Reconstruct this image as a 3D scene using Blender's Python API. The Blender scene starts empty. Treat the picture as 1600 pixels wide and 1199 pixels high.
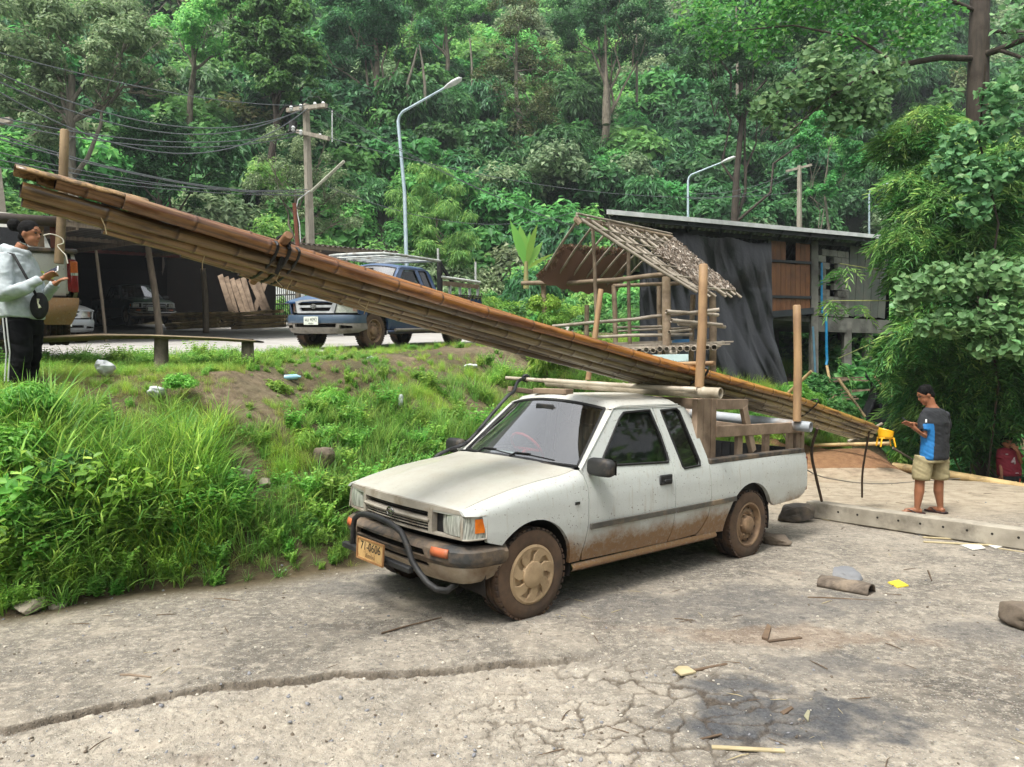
import bpy, bmesh, math, random
import numpy as np
from mathutils import Vector, Matrix, geometry as mgeo
random.seed(7); RNG = np.random.default_rng(11)
QUICK = False
S = bpy.context.scene; C = S.collection
rad = math.radians
# ---------------------------------------------------------------- camera, world, sun, exposure
EYE = 1.674; FPX = 1155.0
cam_d = bpy.data.cameras.new('camera'); cam = bpy.data.objects.new('camera', cam_d); C.objects.link(cam)
cam_d.sensor_width = 36; cam_d.lens = FPX / 1600 * 36; cam_d.clip_end = 600; cam_d.clip_start = 0.1
cam.location = (0, 0, EYE); cam.rotation_euler = (rad(90), 0, 0)
S.camera = cam
W = bpy.data.worlds.new('World'); S.world = W; W.use_nodes = True
_n = W.node_tree.nodes; _n.clear()
_o = _n.new('ShaderNodeOutputWorld'); _b = _n.new('ShaderNodeBackground'); _s = _n.new('ShaderNodeTexSky')
SUN_EL, SUN_AZ = rad(62), rad(215)      # azimuth clockwise from +Y
_s.sky_type = 'NISHITA'; _s.sun_disc = False; _s.sun_elevation = SUN_EL; _s.sun_rotation = SUN_AZ
_s.air_density = 1.6; _s.dust_density = 6.0; _s.ozone_density = 1.0
_b.inputs[1].default_value = 0.15
_mx = _n.new('ShaderNodeHueSaturation'); _mx.inputs['Saturation'].default_value = 0.22
W.node_tree.links.new(_s.outputs[0], _mx.inputs['Color']); W.node_tree.links.new(_mx.outputs[0], _b.inputs[0])
W.node_tree.links.new(_b.outputs[0], _o.inputs[0])
sd = bpy.data.lights.new('sun', 'SUN'); sun = bpy.data.objects.new('sun', sd); C.objects.link(sun)
sd.energy = 2.1; sd.angle = rad(14); sd.color = (1, 0.965, 0.9)
_dir = Vector((math.sin(SUN_AZ) * math.cos(SUN_EL), math.cos(SUN_AZ) * math.cos(SUN_EL), math.sin(SUN_EL)))
sun.rotation_euler = _dir.to_track_quat('Z', 'Y').to_euler()
S.view_settings.view_transform = 'Standard'; S.view_settings.look = 'None'
S.view_settings.exposure = 0.8; S.view_settings.gamma = 1; S.view_settings.use_curve_mapping = False
S.render.engine = 'CYCLES'
S.cycles.max_bounces = 6; S.cycles.diffuse_bounces = 3; S.cycles.glossy_bounces = 3
S.cycles.transparent_max_bounces = 8; S.cycles.transmission_bounces = 3
S.cycles.use_adaptive_sampling = True; S.cycles.adaptive_threshold = 0.02
S.cycles.use_denoising = True

# ---------------------------------------------------------------- small maths
def P(px, py, d):                       # a photo pixel and a depth -> a point of the place
    return Vector(((px - 800) / FPX * d, d, EYE + (599.5 - py) / FPX * d))
def sm(a, b, x):
    t = np.clip((np.asarray(x, float) - a) / (b - a), 0, 1); return t * t * (3 - 2 * t)
def _hash(i, j, s):
    n = (i * 374761393 + j * 668265263 + s * 1442695041) & 0xFFFFFFFF
    n = ((n ^ (n >> 13)) * 1274126177) & 0xFFFFFFFF
    return ((n ^ (n >> 16)) & 0xFFFF) / 65535.0
def vnoise(x, y, s=0):
    x = np.asarray(x, float); y = np.asarray(y, float)
    i = np.floor(x).astype(np.int64); j = np.floor(y).astype(np.int64)
    u = x - i; v = y - j; u = u * u * (3 - 2 * u); v = v * v * (3 - 2 * v)
    return (_hash(i, j, s) * (1 - u) + _hash(i + 1, j, s) * u) * (1 - v) + (_hash(i, j + 1, s) * (1 - u) + _hash(i + 1, j + 1, s) * u) * v
def fbm(x, y, s=0, o=4, r=.5):
    t = 0; a = 1; n = 0
    for k in range(o):
        t = t + a * (vnoise(x * 2 ** k + 17.3 * k, y * 2 ** k - 9.1 * k, s + k) * 2 - 1); n += a; a *= r
    return t / n
def worley(x, y, s=0):                  # F1, F2, id of the nearest cell
    x = np.asarray(x, float); y = np.asarray(y, float)
    i = np.floor(x).astype(np.int64); j = np.floor(y).astype(np.int64)
    f1 = np.full(x.shape, 9.); f2 = np.full(x.shape, 9.); cid = np.zeros(x.shape)
    for a in (-1, 0, 1):
        for b in (-1, 0, 1):
            ii, jj = i + a, j + b
            d = np.hypot(ii + _hash(ii, jj, s) - x, jj + _hash(ii, jj, s + 5) - y)
            c = d < f1
            f2 = np.where(c, f1, np.minimum(f2, d)); cid = np.where(c, _hash(ii, jj, s + 9), cid); f1 = np.where(c, d, f1)
    return f1, f2, cid
def sdist(pl, X, Y):                    # signed distance to a polyline, positive on its left side
    X = np.asarray(X, float); Y = np.asarray(Y, float)
    best = np.full(X.shape, 1e9); sg = np.ones(X.shape)
    n = len(pl) - 1
    for k in range(n):
        ax, ay = pl[k]; bx, by = pl[k + 1]; dx, dy = bx - ax, by - ay
        t = ((X - ax) * dx + (Y - ay) * dy) / (dx * dx + dy * dy)
        t = np.clip(t, -1e3 if k == 0 else 0, 1e3 if k == n - 1 else 1)
        d = np.hypot(X - ax - t * dx, Y - ay - t * dy)
        s = np.sign(dx * (Y - ay) - dy * (X - ax))
        m = d < best - 1e-9; best = np.where(m, d, best); sg = np.where(m, s, sg)
    return best * sg

# ---------------------------------------------------------------- the lie of the land
TOE = [(-12, 3.6), (-6, 4.75), (-3.6, 5.35), (-3.0, 5.95), (-2.3, 6.2), (-1.5, 6.75), (0, 8.7), (1.5, 10.6), (3, 12.4), (4.6, 14), (7.5, 15.6), (12, 17.5), (30, 20)]
CREST = [(-12, 4.6), (-7, 6.0), (-4.9, 7.1), (-3.2, 8.1), (-2.6, 9.8), (-1.9, 12.3), (-0.6, 15.3), (0.8, 18.5), (2.6, 25), (6, 30), (14, 36), (30, 44)]
EDGE = [(-14, 4.5), (-9, 7.4), (-6.6, 9.5), (-4.9, 10.3), (-3.9, 12), (-2.9, 14.1), (-1.6, 16.6), (0, 19), (1.9, 26), (4.8, 31), (12, 36), (30, 43)]
FAR = [(-32, 8), (-22.5, 22.5), (-16, 31.5), (-9, 33.2), (-4, 34), (2, 35.5), (8, 38), (14, 41), (26, 46), (60, 56)]
def Zr(Y):
    Y = np.asarray(Y, float)
    return 1.10 + .0866 * Y + .0027 * np.clip(Y - 20, 0, 17) ** 2
def H(X, Y, fine=True):
    X = np.asarray(X, float); Y = np.asarray(Y, float)
    dt = sdist(TOE, X, Y); dc = sdist(CREST, X, Y)
    t = np.clip(dt, 0, None) / (np.clip(dt, 0, None) + np.clip(-dc, 0, None) + 1e-6)
    tp = 1 - (1 - t) ** 1.45
    z = Zr(np.minimum(Y, 40)) * np.where(dc > 0, 1, tp)
    z = np.where(dt <= 0, 0, z)
    if fine:
        bank = sm(0.0, .5, dt) * sm(.1, -.5, dc)
        z = z + bank * (.16 * fbm(X * .8, Y * .8, 3) + .05 * fbm(X * 3, Y * 3, 5) + .035 * fbm(X * 9, Y * 9, 7, 4))
    z = z - 2.3 * sm(12.6, 14.6, Y + .25 * (X - 8)) * sm(6.9, 8.6, X) * (1 - sm(16, 24, Y))
    z = z + .35 * np.exp(-(((X - 7.2) / 1.6) ** 2 + ((Y - 14.6) / .9) ** 2)) + .2 * np.exp(-(((X - 5.6) / 1.3) ** 2 + ((Y - 14.2) / .8) ** 2))
    dh = sdist(FAR, X, Y)
    hill = np.clip(dh - .8, 0, None)
    z = z + np.where(hill > 0, hill * (.35 + (.42 + .5 * sm(6, 34, X)) * sm(0, 9, hill)) + sm(0, 6, hill) * 1.6 * fbm(X * .09, Y * .09, 21), 0)
    return z
def h1(x, y): return float(H(np.array([x]), np.array([y]))[0])
def ground(px, py, dmax=90):            # where the ray of a pixel meets the land
    d = np.arange(2.6, dmax, .02); X = (px - 800) / FPX * d; Z = EYE + (599.5 - py) / FPX * d
    g = H(X, d) - Z; k = int(np.argmax(g > 0)) if (g > 0).any() else len(d) - 1
    return Vector((X[k], d[k], Z[k]))

# ---------------------------------------------------------------- materials
MATS = {}
def hexc(h):
    return tuple(((int(h[i:i + 2], 16) / 255 + .055) / 1.055) ** 2.4 if int(h[i:i + 2], 16) > 10 else int(h[i:i + 2], 16) / 255 / 12.92 for i in (0, 2, 4))
def col(c):
    if isinstance(c, str): c = hexc(c)
    return (c[0], c[1], c[2], 1)
class NT:
    def __init__(s, m): s.t = m.node_tree; s.n = s.t.nodes; s.l = s.t.links; s.bs = s.n['Principled BSDF']; s.out = s.n['Material Output']
    def new(s, ty, **k):
        n = s.n.new(ty)
        for a, v in k.items(): setattr(n, a, v)
        return n
    def link(s, a, b): s.l.new(a, b)
    def coord(s, scale=(1, 1, 1), kind='Object'):
        tc = s.new('ShaderNodeTexCoord'); mp = s.new('ShaderNodeMapping'); mp.inputs['Scale'].default_value = scale
        s.link(tc.outputs[kind], mp.inputs[0]); return mp.outputs[0]
    def noise(s, vec, scale, detail=5, rough=.55, dist=0):
        n = s.new('ShaderNodeTexNoise'); n.inputs['Scale'].default_value = scale; n.inputs['Detail'].default_value = detail
        n.inputs['Roughness'].default_value = rough; n.inputs['Distortion'].default_value = dist
        if vec is not None: s.link(vec, n.inputs['Vector'])
        return n.outputs['Fac']
    def ramp(s, fac, stops):
        r = s.new('ShaderNodeValToRGB'); e = r.color_ramp.elements
        while len(e) < len(stops): e.new(.5)
        for q, (p, c) in zip(e, stops):
            q.position = p; q.color = col(c) if not isinstance(c, (int, float)) else (c, c, c, 1)
        s.link(fac, r.inputs[0]); return r.outputs[0]
    def mix(s, fac, a, b, mode='MIX'):
        m = s.new('ShaderNodeMix', data_type='RGBA', blend_type=mode)
        if isinstance(fac, (int, float)): m.inputs[0].default_value = fac
        else: s.link(fac, m.inputs[0])
        for i, v in ((6, a), (7, b)):
            if isinstance(v, bpy.types.NodeSocket): s.link(v, m.inputs[i])
            else: m.inputs[i].default_value = col(v)
        return m.outputs[2]
    def math(s, op, a, b=None, clamp=False):
        m = s.new('ShaderNodeMath', operation=op, use_clamp=clamp)
        for i, v in ((0, a), (1, b)):
            if v is None: continue
            if isinstance(v, (int, float)): m.inputs[i].default_value = v
            else: s.link(v, m.inputs[i])
        return m.outputs[0]
    def bump(s, h, strength=.3, dist=.01):
        b = s.new('ShaderNodeBump'); b.inputs['Strength'].default_value = strength; b.inputs['Distance'].default_value = dist
        s.link(h, b.inputs['Height']); s.link(b.outputs[0], s.bs.inputs['Normal'])
def newmat(name):
    m = bpy.data.materials.new(name); m.use_nodes = True; return m, NT(m)
def mat(name, c1, c2=None, rough=.6, scale=6., detail=6, lo=.35, hi=.65, bump=0, bscale=None, bdist=.01, metal=0, st=(1, 1, 1), c3=None, s3=1.2, lo3=.5, hi3=.7, spec=.5, trans=0, rnd=0, coat=0):
    """two colours mixed by stretched noise, an optional third (dirt), relief, and a shift per object"""
    if name in MATS: return MATS[name]
    m, n = newmat(name); MATS[name] = m
    b = n.bs; b.inputs['Roughness'].default_value = rough; b.inputs['Metallic'].default_value = metal
    b.inputs['Specular IOR Level'].default_value = spec
    if coat: b.inputs['Coat Weight'].default_value = coat
    vec = n.coord(st)
    if c2 is None: c2 = tuple(v * .8 for v in col(c1)[:3])
    f = n.noise(vec, scale, detail)
    c = n.ramp(f, [(lo, c1), (hi, c2)])
    if c3 is not None:
        g = n.noise(n.coord(), s3, 7, .65); c = n.mix(n.ramp(g, [(lo3, 0.), (hi3, 1.)]), c, c3)
    if rnd:
        oi = n.new('ShaderNodeObjectInfo'); hs = n.new('ShaderNodeHueSaturation')
        n.link(n.math('ADD', n.math('MULTIPLY', oi.outputs['Random'], rnd), 1 - rnd / 2), hs.inputs['Value']); n.link(c, hs.inputs['Color']); c = hs.outputs[0]
    n.link(c, b.inputs['Base Color'])
    if bump: n.bump(n.noise(vec, bscale or scale * 3, 6, .6), bump, bdist)
    return m
def leafmat(name, c1, c2, c3=None, trans=.3, rough=.5, vary=.5, sat=1., spec=.3):
    if name in MATS: return MATS[name]
    m, n = newmat(name); MATS[name] = m
    g = n.new('ShaderNodeNewGeometry'); oi = n.new('ShaderNodeObjectInfo')
    stops = [(0., c1), (.8, c2)] + ([(1., c3)] if c3 else [])
    c = n.ramp(g.outputs['Random Per Island'], stops)
    hs = n.new('ShaderNodeHueSaturation'); hs.inputs['Saturation'].default_value = sat
    n.link(n.math('ADD', n.math('MULTIPLY', oi.outputs['Random'], vary), 1 - vary / 2), hs.inputs['Value'])
    n.link(n.math('ADD', n.math('MULTIPLY', n.math('FRACT', n.math('MULTIPLY', oi.outputs['Random'], 7.31)), .05), .475), hs.inputs['Hue'])
    n.link(c, hs.inputs['Color'])
    n.link(hs.outputs[0], n.bs.inputs['Base Color']); n.bs.inputs['Roughness'].default_value = rough
    n.bs.inputs['Specular IOR Level'].default_value = spec
    if trans:
        tr = n.new('ShaderNodeBsdfTranslucent'); ms = n.new('ShaderNodeMixShader'); ms.inputs[0].default_value = trans
        br = n.new('ShaderNodeHueSaturation'); br.inputs['Value'].default_value = 1.5; br.inputs['Hue'].default_value = .485; n.link(hs.outputs[0], br.inputs['Color'])
        n.link(br.outputs[0], tr.inputs[0]); n.link(n.bs.outputs[0], ms.inputs[1]); n.link(tr.outputs[0], ms.inputs[2]); n.link(ms.outputs[0], n.out.inputs[0])
    return m

# ---------------------------------------------------------------- meshes and objects
def link(o, parent=None):
    C.objects.link(o)
    if parent is not None: o.parent = parent
    return o
def mesh_np(name, V, F, m=None, smooth=False):
    V = np.asarray(V, np.float32); F = np.asarray(F, np.int32); k = F.shape[1]
    me = bpy.data.meshes.new(name); me.vertices.add(len(V)); me.vertices.foreach_set('co', V.ravel())
    me.loops.add(F.size); me.loops.foreach_set('vertex_index', F.ravel())
    me.polygons.add(len(F)); me.polygons.foreach_set('loop_start', np.arange(0, F.size, k, dtype=np.int32))
    if smooth: me.polygons.foreach_set('use_smooth', np.ones(len(F), bool))
    me.update(calc_edges=True)
    if m: me.materials.append(m)
    return me
def obj(name, me, parent=None, loc=None, rot=None):
    o = bpy.data.objects.new(name, me); link(o, parent)
    if loc is not None: o.location = loc
    if rot is not None: o.rotation_euler = rot
    return o
def tag(o, label=None, cat=None, group=None, kind=None):
    if label: o['label'] = label
    if cat: o['category'] = cat
    if group: o['group'] = group
    if kind: o['kind'] = kind
    return o
def thing(name, label, cat, loc=(0, 0, 0), rz=0, group=None, M=None):
    o = bpy.data.objects.new(name, None); link(o); o.empty_display_size = .1
    o.location = loc; o.rotation_euler = (0, 0, rz)
    if M is not None: o.matrix_world = M
    return tag(o, label, cat, group)
def copy_tree(o, parent=None, lab=True):
    c = o.copy(); C.objects.link(c); c.parent = parent
    for ch in o.children: copy_tree(ch, c)
    return c
class MB:
    def __init__(s): s.v = []; s.f = []
    def add(s, v, f):
        n = len(s.v); s.v += [tuple(p) for p in v]; s.f += [tuple(i + n for i in q) for q in f]; return s
    def box(s, c, d, R=None):
        R = R or Matrix.Identity(3); c = Vector(c); x, y, z = d[0] / 2, d[1] / 2, d[2] / 2
        v = [c + R @ Vector((a * x, b * y, e * z)) for e in (-1, 1) for a, b in ((-1, -1), (1, -1), (1, 1), (-1, 1))]
        return s.add(v, [(3, 2, 1, 0), (4, 5, 6, 7), (0, 1, 5, 4), (1, 2, 6, 5), (2, 3, 7, 6), (3, 0, 4, 7)])
    def bar(s, p, q, w, h, up=(0, 0, 1)):
        p = Vector(p); q = Vector(q); x = (q - p); L = x.length; x.normalize()
        y = Vector(up).cross(x)
        if y.length < 1e-4: y = Vector((0, 1, 0)).cross(x)
        y.normalize(); z = x.cross(y); R = Matrix((x, y, z)).transposed()
        return s.box((p + q) / 2, (L, w, h), R)
    def tube(s, pts, r, n=8, cap=True, ell=None):
        pts = [Vector(p) for p in pts]; m = len(pts); r = [r] * m if isinstance(r, (int, float)) else list(r)
        t0 = (pts[1] - pts[0]).normalized(); a = Vector((0, 0, 1)) if abs(t0.z) < .9 else Vector((1, 0, 0)); u = t0.cross(a).normalized()
        base = len(s.v); pv = u; pw = None
        for i in range(m):
            t = ((pts[min(i + 1, m - 1)] - pts[max(i - 1, 0)])).normalized()
            u = (pv - t * pv.dot(t)).normalized(); w = t.cross(u); pv = u
            if pw is not None and w.dot(pw) < 0: w = -w
            pw = w
            for k in range(n):
                an = 2 * math.pi * k / n; e = (1, 1) if ell is None else ell
                s.v.append(tuple(pts[i] + (u * math.cos(an) * e[0] + w * math.sin(an) * e[1]) * r[i]))
        for i in range(m - 1):
            for k in range(n):
                k2 = (k + 1) % n; A = base + i * n
                s.f.append((A + k, A + k2, A + n + k2, A + n + k))
        if cap:
            s.f.append(tuple(base + k for k in range(n))[::-1]); s.f.append(tuple(base + (m - 1) * n + k for k in range(n)))
        return s
    def lathe(s, prof, o=(0, 0, 0), axis='z', n=24, cap=False):
        base = len(s.v); o = Vector(o)
        for r, z in prof:
            for k in range(n):
                a = 2 * math.pi * k / n; x, y = r * math.cos(a), r * math.sin(a)
                s.v.append(tuple(o + Vector({'z': (x, y, z), 'y': (x, z, -y), 'x': (z, x, y)}[axis])))
        for i in range(len(prof) - 1):
            for k in range(n):
                k2 = (k + 1) % n; A = base + i * n
                s.f.append((A + k, A + k2, A + n + k2, A + n + k))
        if cap:
            s.f.append(tuple(base + k for k in range(n))[::-1]); s.f.append(tuple(base + (len(prof) - 1) * n + k for k in range(n)))
        return s
    def grid(s, fn, nu, nv, closed=False):
        base = len(s.v)
        for i in range(nu + 1):
            for j in range(nv + 1): s.v.append(tuple(fn(i / nu, j / nv)))
        for i in range(nu):
            for j in range(nv):
                a = base + i * (nv + 1) + j; s.f.append((a, a + 1, a + nv + 2, a + nv + 1))
        return s
    def prism(s, poly, z0, z1, T=None):
        T = T or (lambda p: p); n = len(poly)
        v = [T(Vector((x, y, z0))) for x, y in poly] + [T(Vector((x, y, z1))) for x, y in poly]
        return s.add(v, [tuple(range(n))[::-1], tuple(range(n, 2 * n))] + [(i, (i + 1) % n, n + (i + 1) % n, n + i) for i in range(n)])
    def build(s, name, m, parent=None, smooth=35, bevel=0, solid=0, loc=None, rot=None, fix=True, sub=0):
        me = bpy.data.meshes.new(name); me.from_pydata(s.v, [], s.f)
        if fix:
            bm = bmesh.new(); bm.from_mesh(me); bmesh.ops.recalc_face_normals(bm, faces=bm.faces); bm.to_mesh(me); bm.free()
        if smooth:
            me.polygons.foreach_set('use_smooth', np.ones(len(me.polygons), bool)); me.set_sharp_from_angle(angle=rad(smooth))
        me.materials.append(m); me.update()
        o = obj(name, me, parent, loc, rot)
        if solid: q = o.modifiers.new('solid', 'SOLIDIFY'); q.thickness = solid; q.offset = 0
        if bevel: q = o.modifiers.new('bevel', 'BEVEL'); q.width = bevel; q.segments = 2; q.limit_method = 'ANGLE'; q.angle_limit = rad(40); q.harden_normals = False
        if sub: q = o.modifiers.new('sub', 'SUBSURF'); q.levels = q.render_levels = sub
        return o
def inpoly(x, y, poly):
    x = np.asarray(x); y = np.asarray(y); r = np.zeros(x.shape, bool); j = len(poly) - 1
    for i in range(len(poly)):
        xi, yi = poly[i]; xj, yj = poly[j]
        if yi != yj: r ^= ((yi > y) != (yj > y)) & (x < (xj - xi) * (y - yi) / (yj - yi) + xi)
        j = i
    return r
def dense(poly, step, closed=True):
    out = []
    n = len(poly)
    for i in range(n if closed else n - 1):
        a = Vector(poly[i]); b = Vector(poly[(i + 1) % n]); k = max(1, int((b - a).length / step))
        out += [tuple(a + (b - a) * t / k) for t in range(k)]
    if not closed: out.append(tuple(poly[-1]))
    return out
def panel(name, outer, fmap, m, parent, holes=(), step=.05, flange=None, both=False, smooth=40):
    """a sheet cut to a 2D outline (with holes), bent into place by fmap, edges turned in by flange"""
    outer = dense(outer, step); holes = [dense(h, step) for h in holes]
    pts = []; edges = []
    for lp in [outer] + holes:
        b = len(pts); pts += [Vector(p) for p in lp]; edges += [(b + i, b + (i + 1) % len(lp)) for i in range(len(lp))]
    xs = [p[0] for p in outer]; ys = [p[1] for p in outer]
    gx, gy = np.meshgrid(np.arange(min(xs), max(xs), step), np.arange(min(ys), max(ys), step)); gx = gx.ravel(); gy = gy.ravel()
    ok = inpoly(gx, gy, outer)
    for h in holes: ok &= ~inpoly(gx, gy, h)
    bp = np.array([tuple(p) for p in pts])
    for x, y in zip(gx[ok], gy[ok]):
        if np.min((bp[:, 0] - x) ** 2 + (bp[:, 1] - y) ** 2) > (step * .45) ** 2: pts.append(Vector((x, y)))
    V, E, F, ov, oe, of = mgeo.delaunay_2d_cdt(pts, edges, [], 0, 1e-6)
    V = [tuple(v) for v in V]
    cen = np.array([[sum(V[i][0] for i in f) / 3, sum(V[i][1] for i in f) / 3] for f in F])
    ok = inpoly(cen[:, 0], cen[:, 1], outer)
    for h in holes: ok &= ~inpoly(cen[:, 0], cen[:, 1], h)
    F = [tuple(f) for f, k in zip(F, ok) if k]
    mb = MB(); mb.add([fmap(x, y) for x, y in V], F)
    if flange is not None:
        cnt = {}
        for f in F:
            for a, b in zip(f, f[1:] + f[:1]): cnt[tuple(sorted((a, b)))] = cnt.get(tuple(sorted((a, b))), 0) + 1
        be = [e for e, c in cnt.items() if c == 1]; idx = {}
        fl = Vector(flange)
        for e in be:
            for v in e:
                if v not in idx: idx[v] = len(mb.v); mb.v.append(tuple(Vector(mb.v[v]) + fl))
        for a, b in be: mb.f.append((a, b, idx[b], idx[a]))
    return mb.build(name, m, parent, smooth=smooth)

def scatter(name, variants, pts, rots, scl, idx, kind='stuff', label=None, cat=None, parent=None):
    """one object that sets copies of the variant meshes on given points"""
    N = len(pts); me = bpy.data.meshes.new(name); me.vertices.add(N)
    me.vertices.foreach_set('co', np.asarray(pts, np.float32).ravel())
    a = me.attributes.new('rot', 'FLOAT_VECTOR', 'POINT'); a.data.foreach_set('vector', np.asarray(rots, np.float32).ravel())
    a = me.attributes.new('scl', 'FLOAT', 'POINT'); a.data.foreach_set('value', np.asarray(scl, np.float32))
    a = me.attributes.new('idx', 'INT', 'POINT'); a.data.foreach_set('value', np.asarray(idx, np.int32))
    o = obj(name, me, parent)
    g = bpy.data.node_groups.new(name + '_nodes', 'GeometryNodeTree')
    g.interface.new_socket('Geometry', in_out='INPUT', socket_type='NodeSocketGeometry')
    g.interface.new_socket('Geometry', in_out='OUTPUT', socket_type='NodeSocketGeometry')
    N_ = g.nodes.new; gi = N_('NodeGroupInput'); go = N_('NodeGroupOutput'); ip = N_('GeometryNodeInstanceOnPoints'); jn = N_('GeometryNodeJoinGeometry')
    for vme in list(variants)[::-1]:
        vo = vme if isinstance(vme, bpy.types.Object) else bpy.data.objects.new(vme.name, vme)
        oi = N_('GeometryNodeObjectInfo'); oi.inputs['Object'].default_value = vo; oi.inputs['As Instance'].default_value = True
        g.links.new(oi.outputs['Geometry'], jn.inputs[0])
    def attr(nm, ty):
        n = N_('GeometryNodeInputNamedAttribute'); n.data_type = ty; n.inputs['Name'].default_value = nm; return n.outputs['Attribute']
    e2r = N_('FunctionNodeEulerToRotation'); g.links.new(attr('rot', 'FLOAT_VECTOR'), e2r.inputs[0])
    ip.inputs['Pick Instance'].default_value = True
    g.links.new(gi.outputs[0], ip.inputs['Points']); g.links.new(jn.outputs[0], ip.inputs['Instance'])
    g.links.new(attr('idx', 'INT'), ip.inputs['Instance Index']); g.links.new(e2r.outputs[0], ip.inputs['Rotation'])
    g.links.new(attr('scl', 'FLOAT'), ip.inputs['Scale']); g.links.new(ip.outputs[0], go.inputs[0])
    md = o.modifiers.new('set', 'NODES'); md.node_group = g
    tag(o, label, cat, None, kind); return o
# ================================================================ ground
def yard_relief(X, Y):
    z = .012 * fbm(X * .7, Y * .7, 31)
    # broken edge of the upper layer: from the lower left, running right
    yl = np.interp(X, [-6, -2.45, -2.2, -1.9, -1.55, -1.2, -.9, -.5, -.1, .2, .6, 9], [3.2, 3.58, 3.78, 3.98, 4.15, 4.24, 4.3, 4.36, 4.45, 4.5, 4.6, 4.7])
    yl = yl + .05 * fbm(X * 3, X * 0, 41, 4) + .03 * fbm(X * 11, Y * 0, 43, 4) + .015 * fbm(X * 35, Y * 20, 46, 3)
    low = sm(.010, -.008, Y - yl) * sm(.9, .2, X)
    crev_shade = np.exp(-((Y - yl + .010) / .013) ** 2) * sm(.75, .1, X) * (.55 + .45 * vnoise(X * 5, Y * 0, 45))
    cz = np.exp(-((Y - yl + .010) / .013) ** 2) * sm(.75, .1, X) * vnoise(X * 5, Y * 0, 45); z = z - .032 * low - .03 * cz
    crev_shade = np.maximum(crev_shade, np.exp(-((Y - yl + .004) / .018) ** 2) * sm(.7, .0, X) * (.6 + .4 * vnoise(X * 6, Y * 0, 48)))  # painted shade: dark band along the ledge step, used for colour alone
    # crazed slabs, centre foreground
    cr = np.exp(-(((X - .62) / .85) ** 2 + ((Y - 3.85) / .6) ** 2) ** 1.5) * sm(-.35, .1, fbm(X * 2.1, Y * 2.1, 57, 3) + .1)
    cr = np.clip(cr * 1.4, 0, 1)
    f1, f2, cid = worley(X * 5.2 + 1.1 * fbm(X * 3.3, Y * 3.3, 51, 5), Y * 6.5 + 1.1 * fbm(X * 3.3, Y * 3.3, 52, 5), 6)
    gap = sm(.14, .03, f2 - f1)
    z = z + cr * (.016 * (cid - .5) - .016 * gap * (.3 + .7 * vnoise(X * 4, Y * 4, 58)))
    # second low ridge in the lower left corner
    y2 = np.interp(X, [-2.6, -2.1, -1.6, -1.2], [3.28, 3.38, 3.5, 3.68])
    z = z - .014 * np.exp(-((Y - y2 - .02 * fbm(X * 5, X * 0, 47)) / .02) ** 2) * sm(-1.15, -1.6, X)
    rough = .3 + .7 * low + .5 * cr
    p1, p2, pid = worley(X * 38, Y * 38, 12)
    z = z + rough * .0045 * sm(.5, .1, p1) * (pid > .45)
    q1, q2, qid = worley(X * 17, Y * 17, 14)
    z = z + low * .010 * sm(.5, .15, q1) * (qid > .5)
    z = z + .003 * fbm(X * 9, Y * 9, 33, 4) * (1 + low)
    # heaps and hollows along the toe of the bank
    return z, low, crev_shade, cr, gap
def wedge_grid(r0, r1, ratio, a0, a1, na):
    rs = [r0]
    while rs[-1] < r1: rs.append(rs[-1] * (ratio if rs[-1] < 5.6 else 1 + (ratio - 1) * 2.6))
    return np.array(rs), np.linspace(a0, a1, na)
def surf_from_grid(name, X, Y, Z, m, smooth=True):
    a, b = X.shape; V = np.stack([X.ravel(), Y.ravel(), Z.ravel()], 1)
    i = np.arange(a * b).reshape(a, b); F = np.stack([i[:-1, :-1].ravel(), i[:-1, 1:].ravel(), i[1:, 1:].ravel(), i[1:, :-1].ravel()], 1)
    return mesh_np(name, V, F, m, smooth)
def vcol(me, name, arrs):
    a = me.attributes.new(name, 'FLOAT_COLOR', 'POINT'); c = np.ones((len(me.vertices), 4), np.float32)
    for k, v in enumerate(arrs): c[:, k] = np.asarray(v).ravel()
    a.data.foreach_set('color', c.ravel())

# yard: broken concrete and asphalt, dusty, oil stained
m_yard, n = newmat('yard_concrete')
vec = n.coord(); at = n.new('ShaderNodeVertexColor', layer_name='mask'); sp = n.new('ShaderNodeSeparateColor'); n.link(at.outputs[0], sp.inputs[0])
at2 = n.new('ShaderNodeVertexColor', layer_name='mask2'); sp2 = n.new('ShaderNodeSeparateColor'); n.link(at2.outputs[0], sp2.inputs[0])
big = n.noise(vec, .9, 8, .62, .6); mid = n.noise(vec, 4.5, 8, .68, .3); fin = n.noise(vec, 60, 4, .7)
base = n.ramp(big, [(.33, '5f5a53'), (.45, '7a746a'), (.58, '978f82'), (.72, 'b3aa9b')])
base = n.mix(n.math('MULTIPLY', n.ramp(mid, [(.44, 0.), (.58, 1.)]), .55), base, '6f6a62')
base = n.mix(n.math('MULTIPLY', n.ramp(n.noise(vec, 14, 7, .8), [(.5, 0.), (.6, 1.)]), .65), base, 'bbb2a2')
base = n.mix(n.math('MULTIPLY', n.ramp(n.noise(vec, 19, 7, .8), [(.52, 0.), (.62, 1.)]), .7), base, '48433c')
base = n.mix(n.math('MULTIPLY', sp.outputs[0], .5), base, n.ramp(n.noise(vec, 9, 8, .75), [(.35, '7d766a'), (.6, 'c6bdad')]))
vo = n.new('ShaderNodeTexVoronoi'); vo.inputs['Scale'].default_value = 75; n.link(vec, vo.inputs['Vector'])
hs = n.new('ShaderNodeSeparateColor'); n.link(vo.outputs['Color'], hs.inputs[0])
peb = n.math('MULTIPLY', n.ramp(vo.outputs['Distance'], [(.22, 1.), (.42, 0.)]), n.ramp(hs.outputs[0], [(.5, 0.), (.56, 1.)]))
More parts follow.
